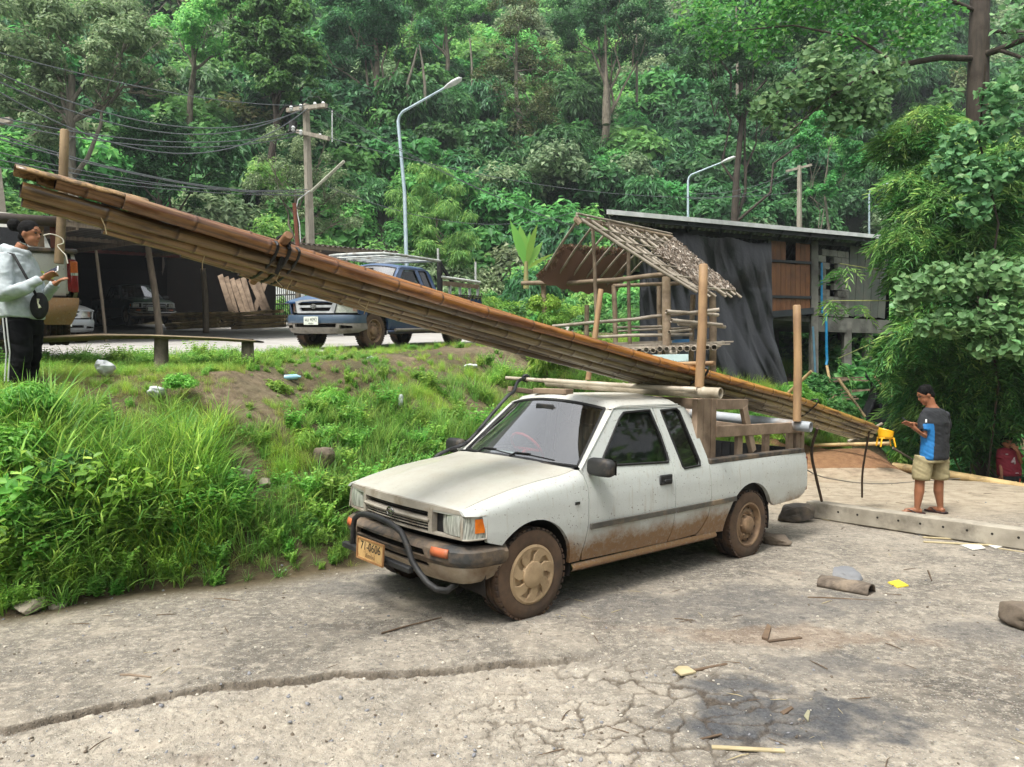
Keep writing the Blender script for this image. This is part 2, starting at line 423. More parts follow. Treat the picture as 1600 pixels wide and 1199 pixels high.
base = n.mix(n.math('MULTIPLY', peb, .9), base, n.ramp(hs.outputs[1], [(.0, '6f6a62'), (.4, 'cbc5b8'), (.75, '8a8d90'), (1., 'a9978a')]))
dust = n.ramp(n.noise(vec, 1.7, 9, .7, 1.2), [(.5, 0.), (.66, 1.)])
base = n.mix(n.math('MULTIPLY', dust, .5), base, 'b5aa99')
red = n.ramp(n.noise(vec, 1.1, 6, .6), [(.6, 0.), (.74, 1.)])
base = n.mix(n.math('MULTIPLY', red, .3), base, '8f7561')
base = n.mix(n.math('MULTIPLY', sp.outputs[2], n.ramp(mid, [(.3, .6), (.55, 1.)])), base, n.ramp(fin, [(.35, '3c3e42'), (.7, '5b5d60')]))   # soot and oil
base = n.mix(n.math('MULTIPLY', sp.outputs[1], .95), base, n.ramp(fin, [(.3, '2f2922'), (.7, '5e5142')]))                                          # earth in the cracks, with shade painted dark along the ledge step
base = n.mix(n.math('MULTIPLY', sp2.outputs[0], n.ramp(mid, [(.3, .7), (.6, 1.)])), base, '8a6c52')       # orange earth
base = n.mix(sp2.outputs[1], base, n.ramp(mid, [(.3, '47402f'), (.7, '6b5d48')]))                            # damp soil along the grass
base = n.mix(sp2.outputs[2], base, n.ramp(mid, [(.36, '857866'), (.5, 'a89a84'), (.66, 'b9ac96')]))                         # pale sand
n.link(base, n.bs.inputs['Base Color']); n.bs.inputs['Roughness'].default_value = .9; n.bs.inputs['Specular IOR Level'].default_value = .25
n.bump(n.math('ADD', n.math('MULTIPLY', fin, .9), n.math('ADD', n.math('MULTIPLY', peb, .7), n.noise(vec, 160, 3, .6))), .9, .009)
def yard_mask(me, X, Y):
    z, low, crev_shade, cr, gap = yard_relief(X, Y)
    blob = lambda x, y, a, b, s: sm(1.1, .55, np.hypot((X - x) / a, (Y - y) / b) + .75 * fbm(X * 2.6, Y * 2.6, s, 5, .62) + .25 * fbm(X * 11, Y * 11, s + 3, 4))
    oil = np.maximum.reduce([.95 * blob(1.38, 3.72, .62, .32, 61), .8 * blob(1.2, 4.1, .4, .2, 60), .5 * blob(1.8, 4.35, .5, .25, 63), .45 * blob(2.0, 5.6, 1.2, .5, 64), .7 * blob(4.6, 6.0, .5, .35, 65), .5 * blob(-.8, 6.2, 1.0, .5, 66), .35 * blob(.6, 5.6, 1.6, .45, 67), .4 * blob(3.3, 5.0, .6, .3, 68)])
    red = np.maximum(.8 * blob(5.6, 13.6, 2.4, 1.2, 71), .3 * blob(1.9, 4.9, .9, .25, 72))
    toe = sdist(TOE, X, Y); damp = sm(-.42, .02, toe + .1 * fbm(X * 2, Y * 2, 75)) * sm(2.5, 1.0, X)
    sand = .75 * sm(8.2, 10.5, Y) * sm(2.5, 4, X)
    vcol(me, 'mask', [low * .8 + cr * .5, np.clip(crev_shade * .9 + cr * gap * .8, 0, 1), oil]); vcol(me, 'mask2', [red, damp, sand])
# fine wedge in front of the camera
rs, an = wedge_grid(2.7, 13.5, 1.0018, -1.0, 1.05, 820)
R_, A_ = np.meshgrid(rs, an, indexing='ij'); X = R_ * np.tan(A_ * .72); Y = R_ * 1.0
z = yard_relief(X, Y)[0] + H(X, Y)
t_ = sdist(TOE, X, Y)
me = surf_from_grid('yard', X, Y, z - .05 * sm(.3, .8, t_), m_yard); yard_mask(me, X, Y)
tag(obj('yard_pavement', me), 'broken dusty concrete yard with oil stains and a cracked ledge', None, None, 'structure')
# everything else: one terrain sheet to far up the hill and round the camera
m_soil, n = newmat('soil'); vec = n.coord()
a = n.noise(vec, 1.2, 8, .65, .4); b = n.noise(vec, 9, 7, .7)
at = n.new('ShaderNodeVertexColor', layer_name='mask'); sp = n.new('ShaderNodeSeparateColor'); n.link(at.outputs[0], sp.inputs[0])
c = n.mix(n.ramp(a, [(.4, 0.), (.62, 1.)]), n.ramp(b, [(.3, '4a3d2c'), (.7, '7a6a50')]), n.ramp(b, [(.3, '39391f'), (.7, '5d5838')]))
c = n.mix(sp.outputs[0], c, n.ramp(b, [(.3, '141a0c'), (.7, '232c14')]))       # forest floor
c = n.mix(sp.outputs[1], c, n.ramp(b, [(.3, '8a5f41'), (.7, 'a97d58')]))       # orange earth
c = n.mix(sp.outputs[2], c, n.ramp(b, [(.35, '5f523f'), (.5, '877760'), (.65, '9b8b72')]))       # trodden dry soil
n.link(c, n.bs.inputs['Base Color']); n.bs.inputs['Roughness'].default_value = .95; n.bump(n.noise(vec, 18, 8, .75), 1., .05)
gx = np.concatenate([np.arange(-160, -30, 6), np.arange(-30, -14, 1.), np.arange(-14, -6.5, .12), np.arange(-6.5, 3, .05), np.arange(3, 14, .12), np.arange(14, 30, 1.), np.arange(30, 161, 6)])
gy = np.concatenate([np.arange(-120, -4, 8), np.arange(-4, 3, .5), np.arange(3, 4.5, .12), np.arange(4.5, 11, .05), np.arange(11, 22, .12), np.arange(22, 46, .6), np.arange(46, 170, 3)])
X, Y = np.meshgrid(gx, gy, indexing='ij'); Z = H(X, Y)
t_ = sdist(TOE, X, Y)
inw = (Y > 2.7) & (Y < 13.5) & (np.abs(X) < Y * 1.0)
Z = np.where((t_ < .25) & inw & (X > -Y * .93) & (X < Y * .93), Z - .09, Z)
me = surf_from_grid('terrain', X, Y, Z, m_soil)
hill = sm(0, 2.5, sdist(FAR, X, Y)); bl = lambda x, y, a, b: sm(1.2, .7, np.hypot((X - x) / a, (Y - y) / b) + .4 * fbm(X, Y, 77))
oran = np.maximum(bl(6.4, 14.4, 2.6, 1.3), .8 * bl(4.2, 14.4, 1.4, .9)); dry = np.zeros(X.shape)
for (px, py, r) in [(340, 612, .45), (400, 606, .55), (395, 640, .4), (375, 745, .35), (400, 770, .3), (360, 715, .3), (480, 560, .5), (730, 545, .9), (620, 560, .4), (745, 640, .45), (800, 570, .6), (420, 600, .5), (650, 640, .3)]:
    g = ground(px, py); dry = np.maximum(dry, sm(1.3, .6, np.hypot((X - g.x) / (r * .85), (Y - g.y) / r) + .4 * fbm(X * 3, Y * 3, 78)))
vcol(me, 'mask', [hill, .7 * oran, .45 * dry])
tag(obj('hillside_ground', me), None, None, None, 'structure')
DRY = dry
# road: pale concrete ribbon above the bank
m_road = mat('road_concrete', '918f8b', 'a7a49e', .85, 1.5, 9, .3, .7, .25, 90, .004, c3='8b8376', s3=.8, lo3=.52, hi3=.75)
def along(pl, n):
    p = np.array(pl); d = np.r_[0, np.cumsum(np.hypot(*np.diff(p, axis=0).T))]; t = np.linspace(0, d[-1], n)
    return np.stack([np.interp(t, d, p[:, 0]), np.interp(t, d, p[:, 1])], 1)
N_ = 160; e = along(EDGE, N_); f = along([(-40, -6)] + FAR[1:-1], N_)
u = np.linspace(0, 1, 40)[None, :, None]; G = e[:, None, :] * (1 - u) + f[:, None, :] * u
Zg = Zr(np.minimum(G[..., 1], 40)) + .004; Zg = np.maximum(Zg, H(G[..., 0], G[..., 1], False) + .004)
me = surf_from_grid('road', G[..., 0], G[..., 1], Zg, m_road)
tag(obj('concrete_road', me), 'pale concrete road running up behind the bank', None, None, 'structure')
# ================================================================ leaves
def basis(N):
    up = np.tile([0., 0, 1], (len(N), 1)); up[np.abs(N[:, 2]) > .95] = [1, 0, 0]
    T = np.cross(up, N); T /= np.linalg.norm(T, axis=1, keepdims=True) + 1e-9; return T, np.cross(N, T)
def leaf_quads(cen, nrm, L, Wd, rng, fold=.25, dirs=None, hexa=False):
    """one small folded leaf for each centre: a diamond of two faces, or a rounder leaf of four"""
    N = len(cen); nrm = nrm / (np.linalg.norm(nrm, axis=1, keepdims=True) + 1e-9); T, B = basis(nrm)
    if dirs is None:
        a = rng.uniform(0, 2 * np.pi, N)[:, None]; D = T * np.cos(a) + B * np.sin(a)
    else:
        D = dirs - nrm * np.sum(dirs * nrm, 1, keepdims=True); D /= np.linalg.norm(D, axis=1, keepdims=True) + 1e-9
    Sd = np.cross(nrm, D); L = np.broadcast_to(L, (N,))[:, None]; Wd = np.broadcast_to(Wd, (N,))[:, None]
    lift = nrm * Wd * fold; b = cen - D * L * .5; t = cen + D * L * .5 - nrm * L * .12
    if not hexa:
        V = np.stack([b, cen - Sd * Wd * .5 + lift, t, cen + Sd * Wd * .5 + lift], 1).reshape(-1, 3)
        i = np.arange(N)[:, None] * 4; F = np.concatenate([i + [[0, 1, 2]], i + [[0, 2, 3]]], 0)
    else:
        q = D * L * .22
        V = np.stack([b, cen - q - Sd * Wd * .5 + lift, cen + q - Sd * Wd * .42 + lift, t, cen + q + Sd * Wd * .42 + lift, cen - q + Sd * Wd * .5 + lift], 1).reshape(-1, 3)
        i = np.arange(N)[:, None] * 6; F = np.concatenate([i + [[0, 1, 2]], i + [[0, 2, 3]], i + [[0, 3, 4]], i + [[0, 4, 5]]], 0)
    return V, F
def merge(parts):
    V = []; F = []; n = 0
    for v, f in parts: V.append(v); F.append(np.asarray(f) + n); n += len(v)
    return np.concatenate(V), np.concatenate(F)
def unit(rng, n):
    v = rng.normal(size=(n, 3)); return v / np.linalg.norm(v, axis=1, keepdims=True)
def clump_pts(rng, n, centers, radii, shell=.55, up=.3):
    k = rng.choice(len(centers), n, p=radii ** 2 / np.sum(radii ** 2)); d = unit(rng, n); d[:, 2] = np.where(d[:, 2] < -.25, -d[:, 2], d[:, 2])
    r = radii[k] * (shell + (1 - shell) * rng.random(n)) * (1 + .25 * np.sin(d[:, 0] * 5 + k) * np.sin(d[:, 1] * 6))
    p = centers[k] + d * r[:, None]; nn = d + np.array([0, 0, up]) + .55 * unit(rng, n)
    return p, nn, d
def bush_mesh(name, seed, m, n=2600, L=.12, W=.06, nc=14, spread=.62, hexa=False, flat=.8, droop=False):
    rng = np.random.default_rng(seed)
    c = unit(rng, nc) * rng.uniform(.2, 1, (nc, 1)) ** .5 * spread; c[:, 2] = np.abs(c[:, 2]) * flat + .15
    r = rng.uniform(.2, .42, nc)
    p, nn, d = clump_pts(rng, n, c, r)
    dirs = (d + np.array([0, 0, -.6]) + .4 * unit(rng, n)) if droop else None
    V, F = leaf_quads(p, nn, L * rng.uniform(.7, 1.3, n), W * rng.uniform(.7, 1.3, n), rng, dirs=dirs, hexa=hexa)
    return mesh_np(name, V, F, m)
LM = dict(
    deep=leafmat('leaf_deep', '2a5530', '427a45', '63985a', .38, sat=.95), mid=leafmat('leaf_mid', '3b7237', '57984c', '80b864', .42, sat=.95),
    bright=leafmat('leaf_bright', '528a44', '76b058', 'a3cb70', .45, sat=.95), grey=leafmat('leaf_grey', '5c7553', '83996f', 'a8b890', .33),
    olive=leafmat('leaf_olive', '48592f', '687a48', '827c55', .25))
BUSH = []
for i, (mk, kw) in enumerate([('deep', dict(L=.13, W=.07)), ('mid', dict(L=.12, W=.055)), ('bright', dict(L=.14, W=.05, n=3000, droop=True)), ('mid', dict(L=.16, W=.1, n=2200, hexa=False)),
                              ('bright', dict(L=.1, W=.05, n=3000)), ('grey', dict(L=.1, W=.05, n=2600)), ('deep', dict(L=.17, W=.045, n=2600, droop=True)), ('olive', dict(L=.1, W=.05, n=2400))]):
    BUSH.append(bush_mesh('bush_%s' % mk, 100 + i, LM[mk], **kw))
# hillside wood: reads as one mass
rng = np.random.default_rng(5)
pts = []; sc = []; ix = []
XX = rng.uniform(-75, 85, 30000); YY = rng.uniform(20, 125, 30000); dh = sdist(FAR, XX, YY)
sa_ = (XX + 11) * .579 + (YY - 15.9) * .815; sb_ = -(XX + 11) * .815 + (YY - 15.9) * .579
ok = (dh > .9) & (np.abs(XX) < YY * .82 + 6) & (dh < 78) & ~((sa_ < 14.2) & (sa_ > -12) & (sb_ > -2) & (sb_ < 15.5))
XX, YY, dh = XX[ok], YY[ok], dh[ok]; keep = []; cell = {}
for i in range(len(XX)):
    s = (1.15 if dh[i] < 5 else 1.7) + .012 * YY[i] + .6 * vnoise(XX[i] * .15, YY[i] * .15, 4)
    k = (int(XX[i] / 1.35), int(YY[i] / 1.35))
    if all(math.hypot(XX[i] - XX[j], YY[i] - YY[j]) > s * .74 for a in (-1, 0, 1) for b in (-1, 0, 1) for j in cell.get((k[0] + a, k[1] + b), ())):
        cell.setdefault(k, []).append(i); keep.append(i); sc.append(s * 1.25)
XX, YY, dh = XX[keep], YY[keep], dh[keep]; sc = np.array(sc) * rng.uniform(.8, 1.35, len(XX))
zone = fbm(XX * .07, YY * .07, 91, 3) + .25 * rng.normal(size=len(XX)); left = sm(-6, -16, XX)
z2 = zone - .35 * left + .25 * sm(14, 4, dh) - .5 * sm(8, 16, XX)
ix = np.select([z2 < -.45, z2 < -.2, z2 < .05, z2 < .25, z2 < .5], [0, 6, 3, 1, 4], 2); r_ = rng.random(len(XX)); ix = np.where(r_ < .1, 5, ix); ix = np.where((r_ > .97), 7, ix)
# join geometry lists the last linked first, so the index is turned round
hz = H(XX, YY) - .25 * sc + np.where(rng.random(len(XX)) < .18, rng.uniform(.5, 2.5, len(XX)), 0) * sm(4, 9, dh)
scatter('hillside_wood', BUSH, np.stack([XX, YY, hz], 1), np.stack([rng.uniform(-.25, .25, len(XX)), rng.uniform(-.25, .25, len(XX)), rng.uniform(0, 6.28, len(XX))], 1), sc, ix, 'stuff', 'dense green wood and creepers covering the steep hillside', 'wood')
print('wood', len(XX))

hz = bpy.data.materials.new('haze_air'); hz.use_nodes = True; hn = hz.node_tree; hn.nodes.clear(); ho_ = hn.nodes.new('ShaderNodeOutputMaterial'); hv_ = hn.nodes.new('ShaderNodeVolumePrincipled')
hv_.inputs['Density'].default_value = .0007; hv_.inputs['Color'].default_value = (.82, .9, .95, 1); hv_.inputs['Anisotropy'].default_value = .2; hn.links.new(hv_.outputs[0], ho_.inputs['Volume'])
o = MB().box((5, 22, 33), (420, 420, 74)).build('haze', hz, smooth=0); tag(o, kind='stuff')
# unseen wood added behind and beside the viewer for glass and paint to mirror
rng = np.random.default_rng(15); n_ = 130; a_ = rng.uniform(math.pi * .98, math.pi * 2.2, n_); r_ = rng.uniform(13, 24, n_); s_ = rng.uniform(2.2, 4, n_)
zz = rng.uniform(-.5, 6.5, n_); X = np.cos(a_) * r_; Y = np.sin(a_) * r_
scatter('added_reflection_wood', BUSH, np.stack([X, Y, zz], 1), np.stack([0 * X, 0 * X, rng.uniform(0, 6, n_)], 1), s_, rng.integers(0, 5, n_), 'stuff', 'unseen trees added for the glass to reflect', 'wood')
# ================================================================ pickups
def paint(name, c, dirt='8a6f52', dust='b7ab97', amt=1., dustamt=.35, rough=.38, zmud=.52, shade=None):
    m, n = newmat(name); tc = n.new('ShaderNodeTexCoord'); sx = n.new('ShaderNodeSeparateXYZ'); n.link(tc.outputs['Object'], sx.inputs[0])
    vec = tc.outputs['Object']; b = n.noise(vec, 2.2, 8, .65); f = n.noise(vec, 26, 6, .75)
    base = n.mix(n.ramp(b, [(.35, 0.), (.7, .5)]), c, shade or tuple(v * .86 for v in col(c)[:3]))
    g = n.new('ShaderNodeNewGeometry'); gz = n.new('ShaderNodeSeparateXYZ'); tr = n.new('ShaderNodeVectorTransform', vector_type='NORMAL', convert_from='WORLD', convert_to='OBJECT')
    n.link(g.outputs['Normal'], tr.inputs[0]); n.link(tr.outputs[0], gz.inputs[0])
    up = n.math('MULTIPLY', n.ramp(gz.outputs[2], [(.55, 0.), (.97, 1.)]), n.ramp(b, [(.3, .35), (.6, 1.)]))
    base = n.mix(n.math('MULTIPLY', up, dustamt), base, dust)
    h = n.math('ADD', n.math('MULTIPLY', n.math('SUBTRACT', zmud, sx.outputs[2]), 4.8), n.math('MULTIPLY', n.math('SUBTRACT', b, .5), 2.2))
    mud = n.math('MULTIPLY', n.ramp(h, [(.0, 0.), (.85, 1.)]), n.ramp(f, [(.25, .55), (.6, 1.)]))
    base = n.mix(n.math('MULTIPLY', mud, amt * .85), base, n.ramp(f, [(.35, dirt), (.8, '8c6a45')]))
    # thin run of grime and chips
    run = n.noise(n.coord((9, 9, .8)), 3, 6, .7); base = n.mix(n.math('MULTIPLY', n.ramp(run, [(.56, 0.), (.72, 1.)]), .35 * amt), base, '9b8c74')
    chip = n.noise(vec, 55, 3, .6); base = n.mix(n.math('MULTIPLY', n.ramp(chip, [(.665, 0.), (.69, 1.)]), .7 * amt), base, '4b3527')
    n.link(base, n.bs.inputs['Base Color']); n.link(n.math('ADD', n.math('MULTIPLY', n.math('MAXIMUM', mud, up), .45), rough), n.bs.inputs['Roughness'])
    n.bs.inputs['Coat Weight'].default_value = .5; n.bs.inputs['Coat Roughness'].default_value = .15
    n.bump(n.math('ADD', n.math('MULTIPLY', f, .15), n.math('MULTIPLY', b, 1.6)), .2, .02)
    return m
def glassmat(name, tint='3a4746', op=.45, refl=1.):
    m, n = newmat(name); n.n.remove(n.bs)
    tr = n.new('ShaderNodeBsdfTransparent'); tr.inputs[0].default_value = col(tint); gl = n.new('ShaderNodeBsdfGlossy'); gl.inputs['Roughness'].default_value = .03
    df = n.new('ShaderNodeBsdfDiffuse'); df.inputs[0].default_value = col('8d8b80'); m1 = n.new('ShaderNodeMixShader')
    nz = n.noise(n.coord(), 3, 6, .7); n.link(n.math('MULTIPLY', n.ramp(nz, [(.4, .2), (.7, 1.)]), op * .25), m1.inputs[0]); n.link(tr.outputs[0], m1.inputs[1]); n.link(df.outputs[0], m1.inputs[2])
    fr = n.new('ShaderNodeFresnel'); fr.inputs[0].default_value = 1.52; m2 = n.new('ShaderNodeMixShader')
    n.link(n.math('MULTIPLY', fr.outputs[0], 1.7 * refl, True), m2.inputs[0]); n.link(m1.outputs[0], m2.inputs[1]); n.link(gl.outputs[0], m2.inputs[2]); n.link(m2.outputs[0], n.out.inputs[0])
    return m
M_blk = mat('black_plastic', '17181a', '2b2b2a', .6, 8, c3='6d5f4e', s3=4, lo3=.56, hi3=.75, bump=.08)
M_blkdirty = mat('bumper_dirty', '26282a', '3a3a38', .65, 6, c3='756451', s3=5, lo3=.42, hi3=.68, bump=.15, bscale=30)
M_val = mat('valance_muddy', 'a39a8a', '85755f', .75, 5, c3='6b553f', s3=4, lo3=.42, hi3=.7, bump=.12)
M_seal = mat('window_seal', '0e0f10', '1a1a1a', .7, 10)
M_rub = mat('tyre_rubber', '1c1a19', '2c2825', .9, 12, c3='55402f', s3=5, lo3=.38, hi3=.6, bump=.2, bscale=60)
M_wall = mat('tyre_wall_muddy', '4e3d2f', '5f4b39', .92, 10, c3='3c332c', s3=4, bump=.15, bscale=50)
M_rim = mat('muddy_steel_rim', '7c6650', '93795c', .8, 9, c3='5f4a38', s3=6, bump=.1)
M_cap = mat('muddy_hub_cap', '9c8565', 'ab9474', .75, 7, c3='7c664b', s3=5)
M_under = mat('underbody', '15120f', '241d17', .95, 5)
M_chrome = mat('dull_chrome', 'b4b4b0', '9a9a96', .22, 6, metal=1)
M_silver = mat('silver_trim', '8f8c84', 'a5a198', .42, 8, metal=.35, c3='7b6e5b', s3=4, lo3=.5, hi3=.75)
M_lens = mat('lamp_lens', 'b3b6ac', '6f726c', .1, 26, st=(1, 6, .25), lo=.42, hi=.6, spec=.8, coat=1.)
M_amber = mat('amber_lens', 'd9741a', 'b95c10', .2, 20, spec=.8)
M_orange = mat('marker_lens_dirty', 'b8623a', '9c5534', .5, 9, c3='93694a', s3=9)
M_redl = mat('red_lens', '7c1518', '5d0f12', .2, 12, spec=.8)
M_seat = mat('grey_vinyl', '4a4d50', '3d4043', .5, 20)
M_dash = mat('dashboard_grey', '5a5c5c', '4b4d4e', .7, 10)
M_redw = mat('red_steering_cover', 'b3202a', '8e161f', .5, 20)
M_glass = glassmat('window_glass', '95a3a0', .15, .6); M_wind = glassmat('windscreen_glass', 'eaf1ee', .3, 3.2); M_tint = glassmat('tinted_glass', '1d2a36', .3, .9)
M_woodr = mat('weathered_timber', '93806c', '6f5d4b', .85, 5, st=(1, 1, 1), bump=.3, bscale=40, c3='4d3d30', s3=3, lo3=.55, hi3=.75, rnd=.25)
M_plateY = mat('yellowed_plate', 'b9935c', 'c9a873', .6, 14, c3='8b6a42', s3=12)
M_plateW = mat('white_plate', 'd8ddd2', 'c5cbc0', .5, 14); M_ink = mat('black_ink', '14130f', '201c15', .7, 20)

def flat_text(name, s, size, m, T, parent=None, ext=.001, space=1.0, align='CENTER', bold=0, xs=1):
    cu = bpy.data.curves.new(name, 'FONT'); cu.body = s; cu.size = size; cu.extrude = ext; cu.align_x = align; cu.align_y = 'CENTER'; cu.space_character = space
    cu.offset = bold
    to = bpy.data.objects.new(name + '_tmp', cu); C.objects.link(to); bpy.context.view_layer.update()
    me = bpy.data.meshes.new_from_object(to.evaluated_get(bpy.context.evaluated_depsgraph_get())); bpy.data.objects.remove(to)
    me.name = name; me.materials.clear(); me.materials.append(m)
    me.transform(T @ Matrix.Diagonal((xs, 1, 1, 1)))
    return obj(name, me, parent)
def frame(o, x, y):                     # matrix from an origin and the directions of writing and of up
    x = Vector(x).normalized(); y = Vector(y); y = (y - x * y.dot(x)).normalized(); z = x.cross(y)
    return Matrix.Translation(Vector(o)) @ Matrix((x, y, z)).transposed().to_4x4()

def make_wheel(root, x, y, s, R, style, far=False, name='wheel'):
    """a tyre whose outer face looks to side s; its rim (and cap) are sub-parts"""
    w = .2; yo = y
    mb = MB(); prof = [(R * .64, -.5), (R * .80, -.52), (R * .93, -.5), (R * .985, -.38)]
    P1 = [(r, s * (yy * w)) for r, yy in prof]
    full = [(R * .60, -s * .45 * w), (R * .64, -s * .5 * w), (R * .80, -s * .54 * w), (R * .94, -s * .49 * w), (R * .985, -s * .40 * w)]
    for k, g in enumerate([-.38, -.24, -.22, -.08, -.06, .06, .08, .22, .24, .38]):
        full.append(((R if k % 4 in (0, 1) else R * .998) - (.009 if k in (2, 6) else 0), s * g * w))
    full += [(R * .985, s * .40 * w), (R * .955, s * .47 * w), (R * .93, s * .495 * w), (R * .90, s * .515 * w), (R * .80, s * .54 * w), (R * .70, s * .53 * w), (R * .64, s * .5 * w), (R * .60, s * .42 * w)]
    mb.lathe(full, (0, 0, 0), 'y', 48)
    # tread blocks
    tb = MB(); nb = 44
    for k in range(nb):
        a = 2 * math.pi * k / nb
        for side in (-1, 1):
            c = Vector((math.cos(a + side * .03) * (R - .004), side * .40 * w, math.sin(a + side * .03) * (R - .004))); Rm = Matrix.Rotation(-a, 3, 'Y')
            tb.box(c, (.016, .034, .03), Rm)
    wh = obj(name, None, root); wh.location = (x, yo, R)
    ty = mb.build('tyre', M_rub, wh, smooth=50); ty.data.materials.append(M_wall)
    for p in ty.data.polygons:
        c = p.center; rr = math.hypot(c.x, c.z)
        if s * c.y > .46 * w and rr < R * .955: p.material_index = 1
    tag(tb.build('tread', M_rub, wh, smooth=0), kind='stuff')
    rb = MB(); y0 = s * .5 * w
    if style == 'cap':
        rb.lathe([(R * .655, y0 - s * .03), (R * .65, y0 + s * .004), (R * .60, y0 + s * .012), (R * .52, y0 + s * .006), (R * .50, y0 - s * .012), (.001, y0 - s * .02)], (0, 0, 0), 'y', 40)
        o = rb.build('rim', M_cap, wh, smooth=30)
        bl = MB(); nbl = 7
        for k in range(nbl):        # swirl blades standing proud of the cap
            a = 2 * math.pi * k / nbl; T = []
            for (r, da) in [(.20, -.30), (.42, -.16), (.60, .10), (.60, .62), (.42, .42), (.20, .35)]:
                T.append((R * r * math.cos(a + da), R * r * math.sin(a + da)))
            bl.prism(T, y0 - s * .012, y0 + s * .010, lambda p: Vector((p.x, p.z, p.y)))
        tag(bl.build('cap_blades', M_cap, wh, smooth=30, bevel=.004), kind='stuff')
        hb = MB(); hb.lathe([(R * .30, y0 - s * .01), (R * .285, y0 + s * .018), (R * .22, y0 + s * .026), (R * .08, y0 + s * .024), (.001, y0 + s * .023)], (0, 0, 0), 'y', 32)
        hb.build('hub', M_cap, wh, smooth=40)
    else:
        rb.lathe([(R * .655, y0 - s * .02), (R * .645, y0 + s * .006), (R * .60, y0 + s * .004), (R * .57, y0 - s * .04), (R * .54, y0 - s * .055), (R * .46, y0 - s * .035), (R * .40, y0 - s * .022), (R * .33, y0 - s * .03), (R * .28, y0 - s * .045),
                  (R * .26, y0 - s * .04), (R * .235, y0 + s * .004), (R * .19, y0 + s * .016), (R * .12, y0 + s * .02), (.001, y0 + s * .02)], (0, 0, 0), 'y', 40)
        o = rb.build('rim', M_rim, wh, smooth=32)
        nb2 = MB()
        for k in range(6):
            a = 2 * math.pi * k / 6; nb2.lathe([(.012, y0 - s * .03), (.011, y0 - s * .008), (.001, y0 - s * .006)], (R * .335 * math.cos(a), 0, R * .335 * math.sin(a)), 'y', 6)
        tag(nb2.build('wheel_nuts', M_rim, wh, smooth=0), kind='stuff')
        hb = MB()
        for k in range(12):
            a = 2 * math.pi * (k + .5) / 12; hb.lathe([(.013, y0 - s * .034), (.001, y0 - s * .0335)], (R * .475 * math.cos(a), 0, R * .475 * math.sin(a)), 'y', 8)
        tag(hb.build('vent_holes', M_under, wh, smooth=0), kind='stuff')
    return wh

